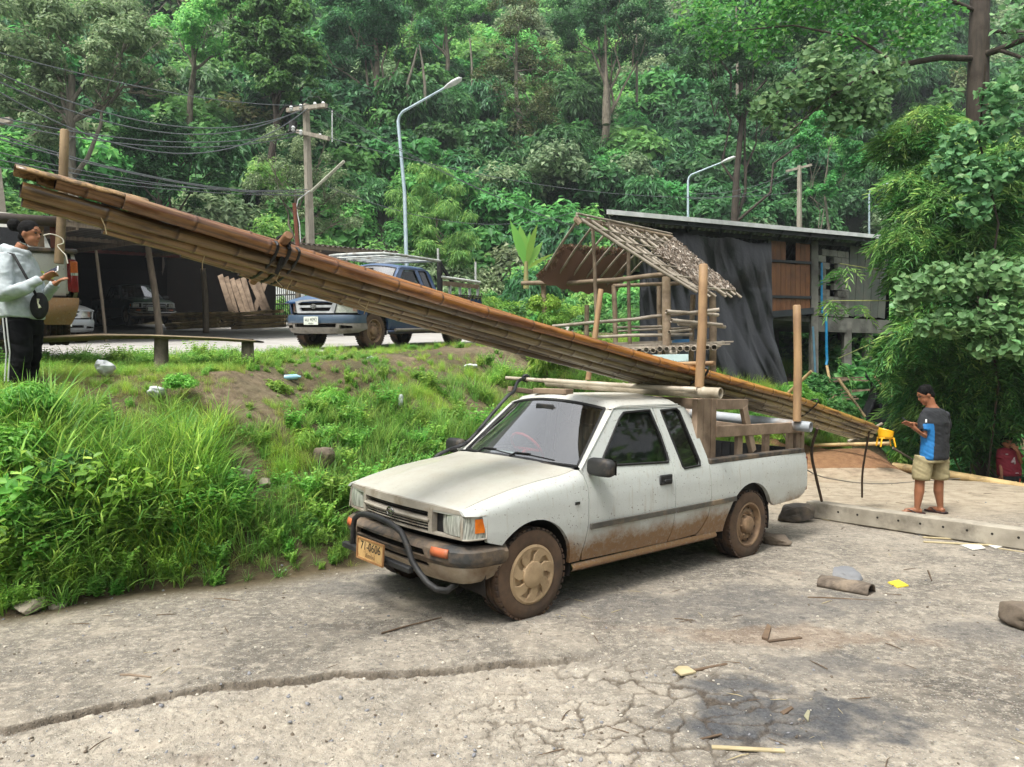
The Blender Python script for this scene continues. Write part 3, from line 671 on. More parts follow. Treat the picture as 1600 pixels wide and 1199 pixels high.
def well(root, o, ar, s):
    mb = MB(); mb.lathe([(ar + .02, .42 * s), (ar + .02, .79 * s)], o, 'y', 28); mb.lathe([(.01, .41 * s), (ar + .02, .42 * s)], o, 'y', 28)
    mb.f = [f for f in mb.f if sum(mb.v[i][2] for i in f) / len(f) > o[2] - .07]; mb.build('wheel_well', M_under, root)
def pickup(root, Mp, spec):
    sx, sz, st = spec.get('sx', 1), spec.get('sz', 1), spec.get('step', .05)
    R = spec.get('R', .33); ar = spec.get('arch', .395); wb = -2.85
    zt = lambda x: float(np.interp(x, [-.55, -.35, -.09, .154, .405, .559, .62], [1.045, 1.006, .98, .945, .893, .852, .838]))
    def Wd(x, z, top=None):
        w = float(np.interp(z, [.25, .36, .5, .66, .82, .93, 1.0, 1.49, 1.6], [.775, .80, .832, .845, .84, .822, .80, .624, .59]))
        w -= .035 * float(sm(.1, .75, x)) + .012 * float(sm(-3.2, -3.95, x))
        if top is not None:
            u = top - z
            if u < .08: w = min(w, .735 + (w - .735) * math.sqrt(max(0, 1 - (1 - max(u, 0) / .08) ** 2)))
        return w
    SC = lambda x, y, z: (x * sx, y, z * sz)
    def arc(cx, r, a0, a1, n=16, zc=.33): return [(cx + r * math.cos(rad(a0 + (a1 - a0) * i / n)), zc + r * math.sin(rad(a0 + (a1 - a0) * i / n))) for i in range(n + 1)]
    fender = [(.47, .80), (.425, .617)] + arc(0, ar, 40, 178) + [(-.50, .345), (-.507, .41), (-.543, .61), (-.548, .894), (-.515, 1.03)] + [(x, zt(x) - .004) for x in np.linspace(-.5, .60, 14)] + [(.60, .81)]
    door = [(-.523, 1.035), (-.556, .894), (-.551, .61), (-.515, .41), (-.53, .345), (-1.585, .335), (-1.622, .42), (-1.632, .79), (-1.63, 1.0), (-1.60, 1.25), (-1.555, 1.497), (-1.12, 1.493), (-1.02, 1.465), (-.80, 1.28)]
    win = [(-.74, 1.05), (-.80, 1.12), (-1.10, 1.405), (-1.17, 1.45), (-1.515, 1.462), (-1.575, 1.24), (-1.597, 1.04), (-1.58, 1.022)]
    quarter = [(-1.565, 1.497), (-1.608, 1.25), (-1.638, 1.0), (-1.64, .79), (-1.63, .42), (-1.60, .335), (-2.005, .345), (-2.07, .40), (-2.135, .50), (-2.16, .62), (-2.163, 1.03), (-2.13, 1.18), (-2.07, 1.42), (-2.02, 1.475), (-1.95, 1.497)]
    qwin = [(-1.665, 1.455), (-1.895, 1.465), (-1.93, 1.44), (-2.035, 1.0), (-2.025, .965), (-1.79, .955), (-1.77, .975)]
    bed = [(-2.171, .965), (-2.168, .62), (-2.145, .50), (-2.08, .39), (-2.02, .335), (-2.455, .315)] + arc(wb, ar + .01, 182, 0, 18)[::1] + [(-3.262, .46), (-3.80, .49), (-3.91, .54), (-3.95, .62), (-3.955, .95), (-3.945, .965)]
    bed = [(-2.171, .965), (-2.168, .62), (-2.145, .50), (-2.08, .39), (-2.02, .335), (-2.44, .315)] + arc(wb, ar + .015, -2, -2 + 0, 1)[:0] + [(wb + (ar + .015) * math.cos(rad(a)), .33 + (ar + .015) * math.sin(rad(a))) for a in range(0, 161, 9)] + [(-3.30, .47), (-3.80, .49), (-3.91, .54), (-3.95, .62), (-3.955, .95), (-3.945, .965)]
    only_rear = spec.get('only_rear')
    for s in (1, -1):
        fm = lambda x, z, s=s: SC(x, s * Wd(x, z), z)
        ff = lambda x, z, s=s: SC(x, s * Wd(x, z, zt(x) if x > -.56 else None), z)
        b = panel('bed_side', bed, fm, Mp['paint'], root, step=st, flange=(0, -s * .04, 0))
        MB().bar(SC(-2.175, s * .775, .985), SC(-3.93, s * .765, .985), .085, .045).build('bed_rail', M_blkdirty, b, bevel=.008)
        MB().add([SC(-2.17, s * .74, .97), SC(-3.95, s * .74, .97), SC(-3.95, s * .74, .55), SC(-2.17, s * .74, .55)], [(0, 1, 2, 3)]).build('inner_liner', M_blk, b)
        well(root, SC(wb, 0, .33), ar, s)
        if only_rear: continue
        f = panel('fender', fender, ff, Mp['paint'], root, step=st, flange=(0, -s * .035, 0))
        well(root, SC(0, 0, .33), ar, s)
        d = panel('door', door, fm, Mp['paint'], root, [win], st, (0, -s * .03, 0))
        q = panel('cab_corner', quarter, fm, Mp['paint'], root, [qwin], st, (0, -s * .03, 0))
        for (wn, par, gm, nm) in ((win, d, Mp.get('sideglass', M_glass), 'door_window'), (qwin, q, M_tint, 'quarter_window')):
            cx = sum(p[0] for p in wn) / len(wn); cz = sum(p[1] for p in wn) / len(wn)
            panel(nm, [(cx + (x - cx) * 1.02, cz + (z - cz) * 1.02) for x, z in wn], lambda x, z, s=s: SC(x, s * (Wd(x, z) - .014), z), gm, par, step=.12)
            lp = dense(wn, .05); mb = MB(); mb.tube([fm(x, z) for x, z in lp + lp[:2]], .011, 6, False, None); mb.build('window_seal', M_seal, par)
        # mouldings, handle, mirror
        if spec.get('molding', True):
            for par, x0, x1, z0, z1 in ((d, -.56, -1.622, .609, .612), (q, -1.642, -2.158, .612, .615), (b, -2.175, -2.56, .615, .62)):
                MB().bar(SC(x0, s * .853, z0), SC(x1, s * .853, z1), .016, .045).build('side_molding', mat('grey_molding', '57544d', '46443f', .6, 10, c3='7b6a53', s3=6), par, bevel=.004)
        mb = MB(); mb.box(SC(-1.50, s * .838, .885), (.165, .02, .085)); h = mb.build('door_handle', M_blk, d, bevel=.012)
        mb = MB(); mb.box(SC(-1.515, s * .852, .875), (.10, .016, .028)); mb.build('handle_grip', M_blk, d, bevel=.006)
        mb = MB(); y = s * .925; mb.grid(lambda u, v: SC(-.60 - .07 * math.cos(u * 6.283) * (1 - .1 * math.sin(v * 3.1416)) ** 1, y + s * (v - .5) * .23, 1.062 + .062 * math.sin(u * 6.283)), 16, 6) if 0 else None
        ring = lambda sc, yy: [SC(-.60 + .052 * sc * (abs(math.cos(a)) ** .6) * (1 if math.cos(a) > 0 else -.55), yy, 1.065 + .068 * sc * (abs(math.sin(a)) ** .6) * (1 if math.sin(a) > 0 else -1)) for a in np.linspace(0, 2 * math.pi, 17)[:-1]]
        v = []; ks = [(.3, .80), (.82, .805), (1., .83), (1.05, .92), (1.0, 1.0), (.8, 1.03), (.3, 1.04)]
        for sc, yy in ks: v += ring(sc, s * yy)
        F = [(i * 16 + k, i * 16 + (k + 1) % 16, (i + 1) * 16 + (k + 1) % 16, (i + 1) * 16 + k) for i in range(6) for k in range(16)] + [tuple(range(16))[::-1], tuple(range(96, 112))]
        mb = MB().add(v, F); mb.tube([SC(-.60, s * .77, 1.02), SC(-.61, s * .83, 1.03)], .028, 8); mb.build('wing_mirror', M_blk, d, smooth=60)
        MB().add([SC(-.655, s * .83, 1.12), SC(-.655, s * 1.02, 1.12), SC(-.655, s * 1.02, 1.01), SC(-.655, s * .83, 1.01)], [(0, 1, 2, 3)]).build('mirror_glass', M_chrome, d)
        # screen pillar and sill
        mb = MB(); A = [SC(-.525 - .50 * t - .0 * t, s * Wd(0, 1.04 + .43 * t), 1.04 + .43 * t) for t in np.linspace(0, 1, 7)]; B = [SC(-.56 - .455 * t, s * (.705 - .14 * t), 1.05 + .425 * t) for t in np.linspace(0, 1, 7)]
        mb.grid(lambda u, v: Vector(A[round(u * 6)]).lerp(Vector(B[round(u * 6)]), v) + Vector((.012 * math.sin(v * 3.14), s * .01 * math.sin(v * 3.14), 0)), 6, 4); mb.build('screen_pillar', Mp['paint'], root, smooth=60)
        mb = MB(); mb.grid(lambda u, v: SC(-.42 - 1.90 * u, s * float(np.interp(v, [0, .4, .7, 1], [.79, .812, .80, .75])), .33 - .075 * v), 12, 6); mb.build('sill', Mp['paint'], root, smooth=60)
        MB().tube([SC(-.535, s * .79, 1.03)] + [SC(-.515 - .53 * t, s * (Wd(0, 1.045 + .44 * t) + .003), 1.045 + .44 * t) for t in np.linspace(0, 1, 6)] + [SC(-1.14, s * .628, 1.505), SC(-1.56, s * .626, 1.508), SC(-1.93, s * .622, 1.505)], .006, 5).build('drip_rail', Mp['paint'], root, smooth=60)
    # bed floor, tailgate
    MB().box(SC(-3.06, 0, .55), (1.78 * sx, 1.5, .03)).build('bed_floor', M_blk, root)
    tg = MB(); tg.box(SC(-3.965, 0, .76), (.045, 1.46, .43 * sz)); tg = tg.build('tailgate', Mp['paint'], root, bevel=.012)
    MB().box(SC(-3.936, 0, .78), (.012, 1.44, .44 * sz)).build('tailgate_liner', M_blk, tg)
    for k in range(13): MB().box(SC(-3.925, -.66 + k * .11, .78), (.014, .035, .40 * sz)).build('liner_rib', M_blk, tg)
    MB().box(SC(-2.19, 0, .76), (.03, 1.52, .42 * sz)).build('bed_headboard', Mp['paint'], root)
    for s in (1, -1):
        MB().box(SC(-3.962, s * .765, .74), (.05, .10, .36)).build('tail_lamp', M_redl, root, bevel=.01)
    MB().box(SC(-1.7, 0, .42), (4.3 * sx, .9, .12)).build('chassis', M_under, root)
    if only_rear: return
    # floor, cab back, roof
    MB().box(SC(-1.3, 0, .36), (1.75 * sx, 1.5, .08)).build('cab_floor', M_under, root)
    MB().box(SC(-.42, 0, .70), (.06, 1.42, .62)).build('firewall', M_under, root)
    rw = [(-.50, 1.09), (.50, 1.09), (.45, 1.38), (-.45, 1.38)]
    bk = [(-.79, .6), (.79, .6), (.80, 1.0), (.645, 1.42), (.58, 1.49), (-.58, 1.49), (-.645, 1.42), (-.80, 1.0)]
    xb = lambda z: float(np.interp(z, [0, 1.03, 1.18, 1.42, 1.5], [-2.16, -2.163, -2.13, -2.07, -2.0]))
    cb = panel('cab_back', bk, lambda y, z: SC(xb(z), y, z), Mp['paint'], root, [rw], .1)
    panel('rear_window', rw, lambda y, z: SC(xb(z) + .01, y, z), M_glass, cb, step=.3)
    ys = [.632, .625, .60, .55, .40, .2]; zs = [1.485, 1.503, 1.522, 1.545, 1.567, 1.583]
    def roof(u, v):
        y = (v - .5) * 2; k = abs(y); yy = float(np.interp(k, [0, .3, .63, .87, .95, .985, 1], [0, .2, .4, .55, .60, .625, .632])); z0 = float(np.interp(yy, ys[::-1], zs[::-1])) if yy > .2 else 1.59 - .007 * (yy / .2) ** 2
        xf_ = -.93 - .09 * (yy / .6) ** 2; xr_ = -2.045 + .02 * (yy / .6) ** 2; x = xf_ + (xr_ - xf_) * u
        df = x - xf_; dr = x - xr_
        edge = sm(.60, .632, yy); z0 -= (.055 * math.exp(-(df / .06) ** 2) + .07 * math.exp(-(dr / .07) ** 2)) * (1 - float(edge))
        if 0 < k < .9: z0 -= .0
        return SC(x, math.copysign(yy, y), z0)
    mb = MB(); uu = [0, .015, .03, .05, .08, .12, .3, .5, .7, .88, .93, .96, .98, 1.]; mb.grid(lambda u, v: roof(uu[round(u * 13)], v), 13, 28); mb.build('roof', Mp['roof'] if 'roof' in Mp else Mp['paint'], root, smooth=60)
    # windscreen
    def ws(u, v, off=0):
        y = (v - .5) * 2; yy = y * (.705 - .14 * u); bow = .075 * (1 - y * y)
        return SC(-.56 + bow * 1.0 - (.455) * u + bow * .1 * u + off, yy, 1.05 + .43 * u + .055 * u * (1 - y * y) + off)
    mb = MB(); mb.grid(lambda u, v: ws(u, v), 10, 14); wsc = mb.build('windscreen', M_wind, root, smooth=80)
    rim_ = [ws(0, v / 14) for v in range(15)] + [ws(u / 8, 1) for u in range(9)] + [ws(1, 1 - v / 14) for v in range(15)] + [ws(1 - u / 8, 0) for u in range(9)]
    MB().tube(rim_, .014, 6, False).build('screen_seal', M_seal, wsc, smooth=60)
    # bonnet
    xf = lambda y: .665 - .075 * (y / .75) ** 2
    def hz_(x, y):
        s_ = zt(x); k = 1 - (y / .735) ** 2; z = s_ + (.012 + .035 * float(sm(.68, .2, x))) * k
        z -= .02 * float(sm(.60, .68, x + .06 * (y / .75) ** 2)); z += .006 * float(sm(.44, .40, abs(y))) - .0
        return z
    hood = [(xf(y) - .002, y) for y in np.linspace(-.73, .73, 15)] + [(x, .732) for x in np.linspace(.55, -.42, 8)] + [(-.50 + .09 * (1 - (y / .72) ** 2), y) for y in np.linspace(.72, -.72, 11)] + [(x, -.732) for x in np.linspace(-.42, .55, 8)]
    hd = panel('bonnet', hood, lambda x, y: SC(x, y, hz_(x, y)), Mp.get('hood', Mp['paint']), root, step=st, flange=(0, 0, -.03))
    mb = MB(); mb.grid(lambda u, v: SC(-.415 - .15 * u - .09 * ((v - .5) * 2) ** 2 * 1, (v - .5) * 1.46, 1.035 + .012 * u - .03 * abs((v - .5) * 2) ** 4 + .03 * (1 - ((v - .5) * 2) ** 2)), 3, 12); mb.build('cowl', M_blk, root, smooth=60)
    for y in (-.42, .02):     # wipers
        p0 = Vector(ws(.01, .5 + y / 1.41, .012)) + Vector((.03, 0, .0)); mb = MB()
        a = Vector(ws(.05, .5 + (y + .22) / 1.41, .02)); b_ = Vector(ws(.02, .5 + (y + .48) / 1.41, .02)); a0 = Vector(ws(.04, .5 + (y - .02) / 1.41, .02))
        mb.tube([p0, a0.lerp(a, .3) + Vector((.01, 0, .012)), a + Vector((.004, 0, .012))], [.010, .008, .006], 6); mb.tube([a0.lerp(a, .2), a, b_], .006, 6); mb.build('wiper', M_seal, root, smooth=50)
    # cab inside
    mb = MB(); mb.grid(lambda u, v: SC(-.50 - .38 * u, (v - .5) * 1.38, 1.04 - .02 * u - .15 * max(0, u - .75) * 4), 8, 4); mb.build('dashboard', M_dash, root, smooth=60)
    for s in (1, -1):
        mb = MB(); mb.box(SC(-1.38, s * .36, .66), (.5, .52, .16)); R3 = Matrix.Rotation(rad(-14), 3, 'Y'); mb.box(SC(-1.63, s * .36, .98), (.13, .50, .60), R3)
        st_ = mb.build('seat', M_seat, root, bevel=.04)
        hr = MB(); hr.box(SC(-1.74, s * .36, 1.33), (.09, .27, .17), R3); hr.build('headrest', M_seat, st_, bevel=.03)
    c = Vector(SC(-1.0, -.36, 1.06)); ax = Vector((-.75, 0, .55)).normalized(); ux = ax.cross(Vector((0, 1, 0))).normalized(); mb = MB()
    mb.tube([c + (ux * math.cos(a) + Vector((0, 1, 0)) * math.sin(a)) * .185 for a in np.linspace(0, 2 * math.pi, 25)], .014, 8, False); mb.tube([c - ax * .25, c], .02, 6); mb.bar(c - Vector((0, .17, 0)), c + Vector((0, .17, 0)), .03, .02); mb.build('steering_wheel', Mp.get('steer', M_blk), root, smooth=60)
    mb = MB(); mb.box(ws(.86, .5), (.02, .22, .06)); o = mb.build('rear_view_mirror', M_blk, root, bevel=.01)
    # wheels
    for s in (1, -1):
        dz = 0 if s > 0 else -.02
        for x, stl in ((0, spec.get('wf', 'steel')), (wb, spec.get('wr', 'steel'))):
            w = make_wheel(root, x * sx, s * .715, s, R, stl); w.location.z += dz

def front_old(root, Mp, hero=True):
    """flat nose with two rectangular lamps, corner lamps, a slatted grille, deep bumper"""
    xf = lambda y: .665 - .075 * (y / .75) ** 2
    slot1 = [(-.425, .748), (.425, .748), (.425, .793), (-.425, .793)]; slot2 = [(-.43, .652), (.43, .652), (.43, .715), (-.43, .715)]
    HLb = [(.47, .658), (.738, .658), (.738, .812), (.47, .812)]; HLn = [(-y, z) for y, z in HLb][::-1]
    rr = lambda p, r=.012: p
    outer = [(-.752, .642), (.752, .642), (.755, .835), (.4, .846), (0, .85), (-.4, .846), (-.755, .835)]
    g = panel('grille_surround', outer, lambda y, z: (xf(y) + .004 * math.cos((z - .74) * 12), y, z), Mp['grille'], root, [slot1, slot2, HLb, HLn], .03, (-.045, 0, 0))
    MB().grid(lambda u, v: (xf((v - .5) * .9) - .05, (v - .5) * .9, .64 + .17 * u), 2, 12).build('grille_back', M_under, g)
    for z in (.674, .694): MB().grid(lambda u, v: (xf((v - .5) * .86) - .02 + .012 * math.sin(u * 3.14), (v - .5) * .86, z - .005 + .010 * u), 3, 12).build('grille_slat', Mp['grille'], g)
    MB().grid(lambda u, v: (xf((v - .5) * .84) - .03 + .01 * math.sin(u * 3.14), (v - .5) * .84, .767 + .010 * u), 3, 12).build('grille_slat', M_blk, g)
    for k in range(14): y = -.4 + k * .8 / 13; MB().box((xf(y) - .038, y, .684), (.02, .008, .06)).build('grille_fin', M_blk, g) if k % 1 == 0 and hero else None
    MB().grid(lambda u, v: (xf((v - .5) * .88) + .014 * math.sin(u * 3.14), (v - .5) * .88, .716 + .031 * u), 5, 12).build('grille_bar', Mp['grille'], g, smooth=60)
    e = MB(); em = Vector((xf(0) + .02, 0, .733))
    ell = lambda a, b, cy=0, cz=0: [em + Vector((0, cy + a * math.cos(t), cz + b * math.sin(t))) for t in np.linspace(0, 2 * math.pi, 25)]
    e.tube(ell(.046, .031), .005, 6, False); e.tube(ell(.018, .029), .0035, 5, False); e.tube(ell(.033, .012, 0, .012), .0035, 5, False); e.build('emblem', M_chrome, root, smooth=60)
    for s in (1, -1):
        mb = MB(); mb.grid(lambda u, v: (xf(.65) - .018 + .012 * math.sin(v * 3.14) + .008 * math.sin(u * 3.14), s * (.545 + .19 * v), .664 + .142 * u), 6, 8); h = mb.build('headlight', M_lens, root, smooth=60)
        MB().box((xf(.6) - .04, s * .60, .735), (.02, .28, .16)).build('lamp_housing', M_seal, h)
        pl = [(.598, .760), (.588, .782), (.555, .80), (.50, .812), (.438, .82)]
        cv = lambda t: (float(np.interp(t, [0, .18, .4, .7, 1], [p[0] for p in pl])), float(np.interp(t, [0, .18, .4, .7, 1], [p[1] for p in pl])))
        mb = MB(); mb.grid(lambda u, v: (cv(v)[0] - .012 * u * v, s * (cv(v)[1] - .008 * u), .652 + .148 * u - .0 * v), 5, 12); c_ = mb.build('corner_lamp', M_lens, root, smooth=70)
        mb = MB(); mb.grid(lambda u, v: (cv(.55 + .38 * v)[0] - .006 * (.25 + .6 * u), s * (cv(.55 + .38 * v)[1] + .004 - .006 * u), .69 + .095 * u), 4, 5); mb.build('amber_lens', M_amber, c_, smooth=70)
        rim = [(cv(t)[0], s * (cv(t)[1] + .003), .648) for t in np.linspace(0, 1, 8)] + [(cv(1)[0] - .012, s * (cv(1)[1] - .004), .803)] + [(cv(t)[0] - .01, s * (cv(t)[1] - .002), .805) for t in np.linspace(.9, 0, 7)]
        MB().tube(rim + rim[:1], .007, 5, False).build('lamp_bezel', Mp['grille'], c_, smooth=60)
    # bumper: wraps round both corners
    bp = [(.28, .845), (.42, .842), (.53, .825), (.61, .77), (.665, .66), (.70, .47), (.715, .25), (.72, 0)]
    pts = [Vector((x, -y)) for x, y in bp] + [Vector((x, y)) for x, y in bp[::-1][1:]]
    dd = [0]
    for a, b in zip(pts, pts[1:]): dd.append(dd[-1] + (b - a).length)
    L = dd[-1]; mid_ = L / 2
    def bc(s_): return float(np.interp(s_ + mid_, dd, [p[0] for p in pts])), float(np.interp(s_ + mid_, dd, [p[1] for p in pts]))
    def bn(s_):
        a = Vector(bc(s_ - .02)); b = Vector(bc(s_ + .02)); t = (b - a).normalized(); return Vector((t.y, -t.x)) * (1 if True else 1)
    def bm(s_, z, o=0):
        x, y = bc(s_); nn = bn(s_); inset = float(np.interp(z, [.325, .36, .44, .455, .47, .555, .578, .59], [.10, .065, .03, .03, .0, .0, .012, .04])) - o
        return (x - nn.x * inset, y - nn.y * inset, z)
    e_ = mid_ - .005
    s1 = [(-.46, .495), (.0, .495), (.455, .495), (.47, .51), (.45, .545), (-.46, .545)]; s2 = [(-.46, .415), (.47, .415), (.485, .43), (.465, .45), (-.46, .45)]
    up = panel('bumper', [(-e_, .59), (-e_, .455), (e_, .455), (e_, .59)], lambda s_, z: bm(s_, z), M_blkdirty, root, [s1], .035, (-.03, 0, 0))
    panel('bumper_valance', [(-e_, .452), (-e_ + .0, .40), (-e_ + .17, .335), (-.6, .325), (.6, .325), (e_ - .17, .335), (e_, .40), (e_, .452)], lambda s_, z: bm(s_, z), M_val, up, [s2], .035, (-.03, 0, 0))
    MB().grid(lambda u, v: (lambda q: (q[0] * (1 - .0) - .08 * u, q[1] * (1 - .02 * u), .588 + .004 * u))(bm(-e_ + 2 * e_ * v, .588)), 2, 40).build('bumper_top', M_blkdirty, up, smooth=60)
    MB().box((.60, 0, .47), (.02, 1.1, .20)).build('bumper_core', M_under, up)
    for s in (1, -1):
        mb = MB(); mb.grid(lambda u, v: bm(s * (.535 + .155 * v), .518 + .058 * u, .006), 2, 5); mb.build('marker_lamp', M_orange, up, smooth=60, solid=.01)
        mb = MB()
    return up, bm

# ---------------------------------------------------------------- the white truck
TW = Matrix.Translation((-.395, 5.918, 0)) @ Matrix.Rotation(rad(221.04), 4, 'Z') @ Matrix.Rotation(rad(-1.6), 4, 'X')
def tw(x, y, z): return TW @ Vector((x, y, z))
Mw = dict(paint=paint('white_paint_worn', 'bfc3bf', amt=1.4, dustamt=.5, zmud=.60, dirt='7b5a38'), grille=mat('beige_grille_plastic', '8d877b', '9c968a', .55, 8, c3='776a57', s3=6), steer=M_redw)
Mw['hood'] = paint('white_paint_dusty', 'b3b4ac', dust='a19b8b', dustamt=.7, amt=.6, zmud=.3)
truck = thing('pickup_truck', 'old dusty white pickup with a black bull bar, carrying the long bamboo bundle', 'pickup truck', M=TW)
pickup(truck, Mw, dict(step=.04 if not QUICK else .1, wf='cap', wr='steel'))
front_old(truck, Mw)
# bull bar and plate
mb = MB(); bb = [(.70, -.39, .36), (.76, -.385, .40), (.79, -.38, .431), (.79, -.38, .564), (.79, -.355, .632), (.79, -.29, .672), (.79, -.20, .69), (.79, -.05, .695), (.79, .12, .685), (.79, .23, .665), (.79, .30, .642), (.79, .345, .60), (.79, .385, .553), (.785, .43, .468), (.775, .503, .405), (.755, .58, .345), (.72, .65, .315), (.66, .68, .30), (.52, .60, .30)]
mb.tube([(x_ - (.012 if x_ > .75 else 0), y_, z_) for x_, y_, z_ in bb], .0215, 12); bbar = mb.build('bull_bar', M_blk, truck, smooth=60)
MB().bar((.785, -.50, .412), (.785, .44, .406), .05, .045).build('step_bar', M_blk, bbar, bevel=.01)
T = frame((.835, -.015, .455), (0, 1, 0), (-.05, 0, 1))
mb = MB(); mb.box((0, 0, 0), (.37, .155, .008)); pl = mb.build('licence_plate', M_plateY, truck, bevel=.004); pl.data.transform(T)
mb = MB()
for (c, d) in (((0, .074, .006), (.37, .012, .012)), ((0, -.074, .006), (.37, .012, .012)), ((.181, 0, .006), (.012, .155, .012)), ((-.181, 0, .006), (.012, .155, .012))): mb.box(c, d)
q = mb.build('plate_frame', mat('plate_frame_tan', 'a57b4e', '8d6640', .6, 8), pl); q.data.transform(T)
flat_text('plate_number', '71-0606', .085, M_ink, T @ Matrix.Translation((.0, .022, .005)), pl, xs=1.0)
flat_text('plate_province', 'เชียงใหม่', .04, mat('faded_ink', '6c5334', '7d6240', .7), T @ Matrix.Translation((0, -.042, .005)), pl)
# stickers and papers on the dashboard, badge
MB().box((-.66, -.30, 1.052), (.20, .34, .004)).build('paper_sheet', mat('pale_paper', 'cfe0dc', 'bcd2cf', .7), truck)
MB().box((-.42, .847, .80), (.05, .004, .022)).build('fender_badge', M_blk, truck)
mb = MB()
for k in range(2):
    for y in (.30, -.02, -.30): mb.box((-.33 + .0 * k, y, 1.048), (.05, .16, .004))
# hoses over the pillar
# ---------------------------------------------------------------- blue truck, shed and the trucks under it
def road_M(x, y, yaw, lift=0, roll=0):
    z = float(Zr(y)) + lift; f = Vector((math.cos(yaw), math.sin(yaw), 0)); dz = .0866 * f.y; X = Vector((f.x, f.y, dz)).normalized()
    n = Vector((0, -.0866, 1)).normalized(); Yv = n.cross(X).normalized(); n = X.cross(Yv)
    return Matrix.Translation((x, y, z + .004)) @ Matrix((X, Yv, n)).transposed().to_4x4() @ Matrix.Rotation(roll, 4, 'X')
def front_round(root, Mp, sx, sz, plate=None, dx=0):
    n0 = len(root.children); _front_round(root, Mp, sx, sz, plate)
    for c in root.children:
        if c.name.split('.')[0] in ('grille_surround', 'grille_back', 'grille_slat', 'emblem', 'headlight', 'wing_front', 'bumper', 'licence_plate') and dx: c.data.transform(Matrix.Translation((dx, 0, 0)))
    if dx:
        for c in root.children:
            for g in c.children:
                if c.name.split('.')[0] in ('headlight', 'bumper', 'licence_plate') or g.name.split('.')[0] == 'bumper_valance': g.data.transform(Matrix.Translation((dx, 0, 0)))
def _front_round(root, Mp, sx, sz, plate=None, chrome=True):
    """rounder nose: chrome surround with two slots, large clear lamps, one-piece bumper with a grey lower half"""
    Z = lambda z: z * sz
    xf = lambda y: .68 - .05 * (y / .5) ** 2 - (.20 * float(sm(.45, .82, abs(y))))
    outer = [(-.43, .63), (.43, .63), (.50, .83), (.35, .855), (0, .865), (-.35, .855), (-.50, .83)]
    s1 = [(-.40, .765), (.40, .765), (.42, .80), (.3, .825), (0, .835), (-.3, .825), (-.42, .80)]; s2 = [(-.34, .665), (.34, .665), (.38, .725), (-.38, .725)]
    g = panel('grille_surround', outer, lambda y, z: (xf(y) + .02, y, Z(z)), M_silverbright, root, [s1, s2], .05, (-.05, 0, 0))
    MB().grid(lambda u, v: (xf((v - .5) * .9) - .03, (v - .5) * .9, Z(.64 + .2 * u)), 2, 8).build('grille_back', M_under, g)
    for z in (.695, .80): MB().grid(lambda u, v: (xf((v - .5) * .74), (v - .5) * .74, Z(z + .008 * u)), 1, 8).build('grille_slat', M_blk, g)
    em = Vector((xf(0) + .035, 0, Z(.745))); e = MB(); ell = lambda a, b, cz=0: [em + Vector((0, a * math.cos(t), cz + b * math.sin(t))) for t in np.linspace(0, 2 * math.pi, 21)]
    e.tube(ell(.06, .042), .008, 6, False); e.tube(ell(.024, .04), .006, 5, False); e.tube(ell(.045, .016, .015), .006, 5, False); e.build('emblem', M_chrome, root, smooth=60)
    for s in (1, -1):
        mb = MB(); mb.grid(lambda u, v: (xf(.50 + .33 * v) + .012 + .012 * math.sin(u * 3.14) - .04 * u, s * (.45 + .05 * u + .36 * v), Z(.635 + .20 * u - .02 * v * u)), 6, 10)
        h = mb.build('headlight', M_lensbright, root, smooth=60)
        mb = MB(); mb.grid(lambda u, v: (xf(.72 + .08 * v) + .03, s * (.70 + .09 * v), Z(.66 + .14 * u)), 3, 3); mb.build('indicator_lens', mat('pink_lens', 'c47d6a', 'd8cbb8', .2, 30), h)
        mb = MB(); mb.grid(lambda u, v: (xf(.80 + .05 * v) - .0 - .16 * v, s * (.815 + .015 * v), Z(.60 + .24 * u)), 3, 3); mb.build('wing_front', Mp['paint'], root, smooth=60)
    bp = [(.28, .85), (.42, .845), (.55, .80), (.66, .66), (.73, .42), (.755, 0)]
    def bc(t): k = abs(t); return float(np.interp(k, [0, .42, .7, .88, 1.05, 1.2], [p[0] for p in bp[::-1]])), math.copysign(float(np.interp(k, [0, .42, .7, .88, 1.05, 1.2], [p[1] for p in bp[::-1]])), t)
    def bm(t, z):
        x, y = bc(t); i = float(np.interp(z, [.27, .32, .42, .45, .47, .57, .60], [.14, .05, .02, .03, 0, 0, .03])); return (x - i, y * (1 - i * .15), Z(z))
    b = panel('bumper', [(-1.2, .60), (-1.2, .46), (1.2, .46), (1.2, .60)], bm, Mp.get('bumper', Mp['paint']), root, [], .07, (-.04, 0, 0))
    slot = [(-.50, .39), (.50, .39), (.50, .45), (-.50, .45)]; fg = [(.58, .365), (.84, .375), (.84, .415), (.58, .43)]
    panel('bumper_valance', [(-1.2, .457), (-1.2, .36), (-.9, .30), (-.5, .275), (.5, .275), (.9, .30), (1.2, .36), (1.2, .457)], bm, Mp.get('valance', M_val), b, [slot, fg, [(-y, z) for y, z in fg]], .06, (-.05, 0, 0))
    MB().grid(lambda u, v: (bc(-1.2 + 2.4 * v)[0] - .03 - .12 * u, bc(-1.2 + 2.4 * v)[1] * (1 - .05 * u), Z(.598)), 1, 30).build('bumper_top', Mp.get('bumper', Mp['paint']), b)
    MB().box((.58, 0, Z(.42)), (.02, 1.3, .22)).build('bumper_core', M_under, b)
    if plate:
        T = frame((.79, 0, Z(.50)), (0, 1, 0), (0, 0, 1)); mb = MB(); mb.box((0, 0, 0), (.34, .15, .008)); p = mb.build('licence_plate', M_plateW, root, bevel=.006); p.data.transform(T)
        flat_text('plate_number', plate[0], .10, mat('plate_green_ink', '26382c', '1c2a20', .6), T @ Matrix.Translation((0, .018, .005)), p, xs=.82)
        flat_text('plate_province', plate[1], .035, MATS['plate_green_ink'], T @ Matrix.Translation((0, -.05, .005)), p)
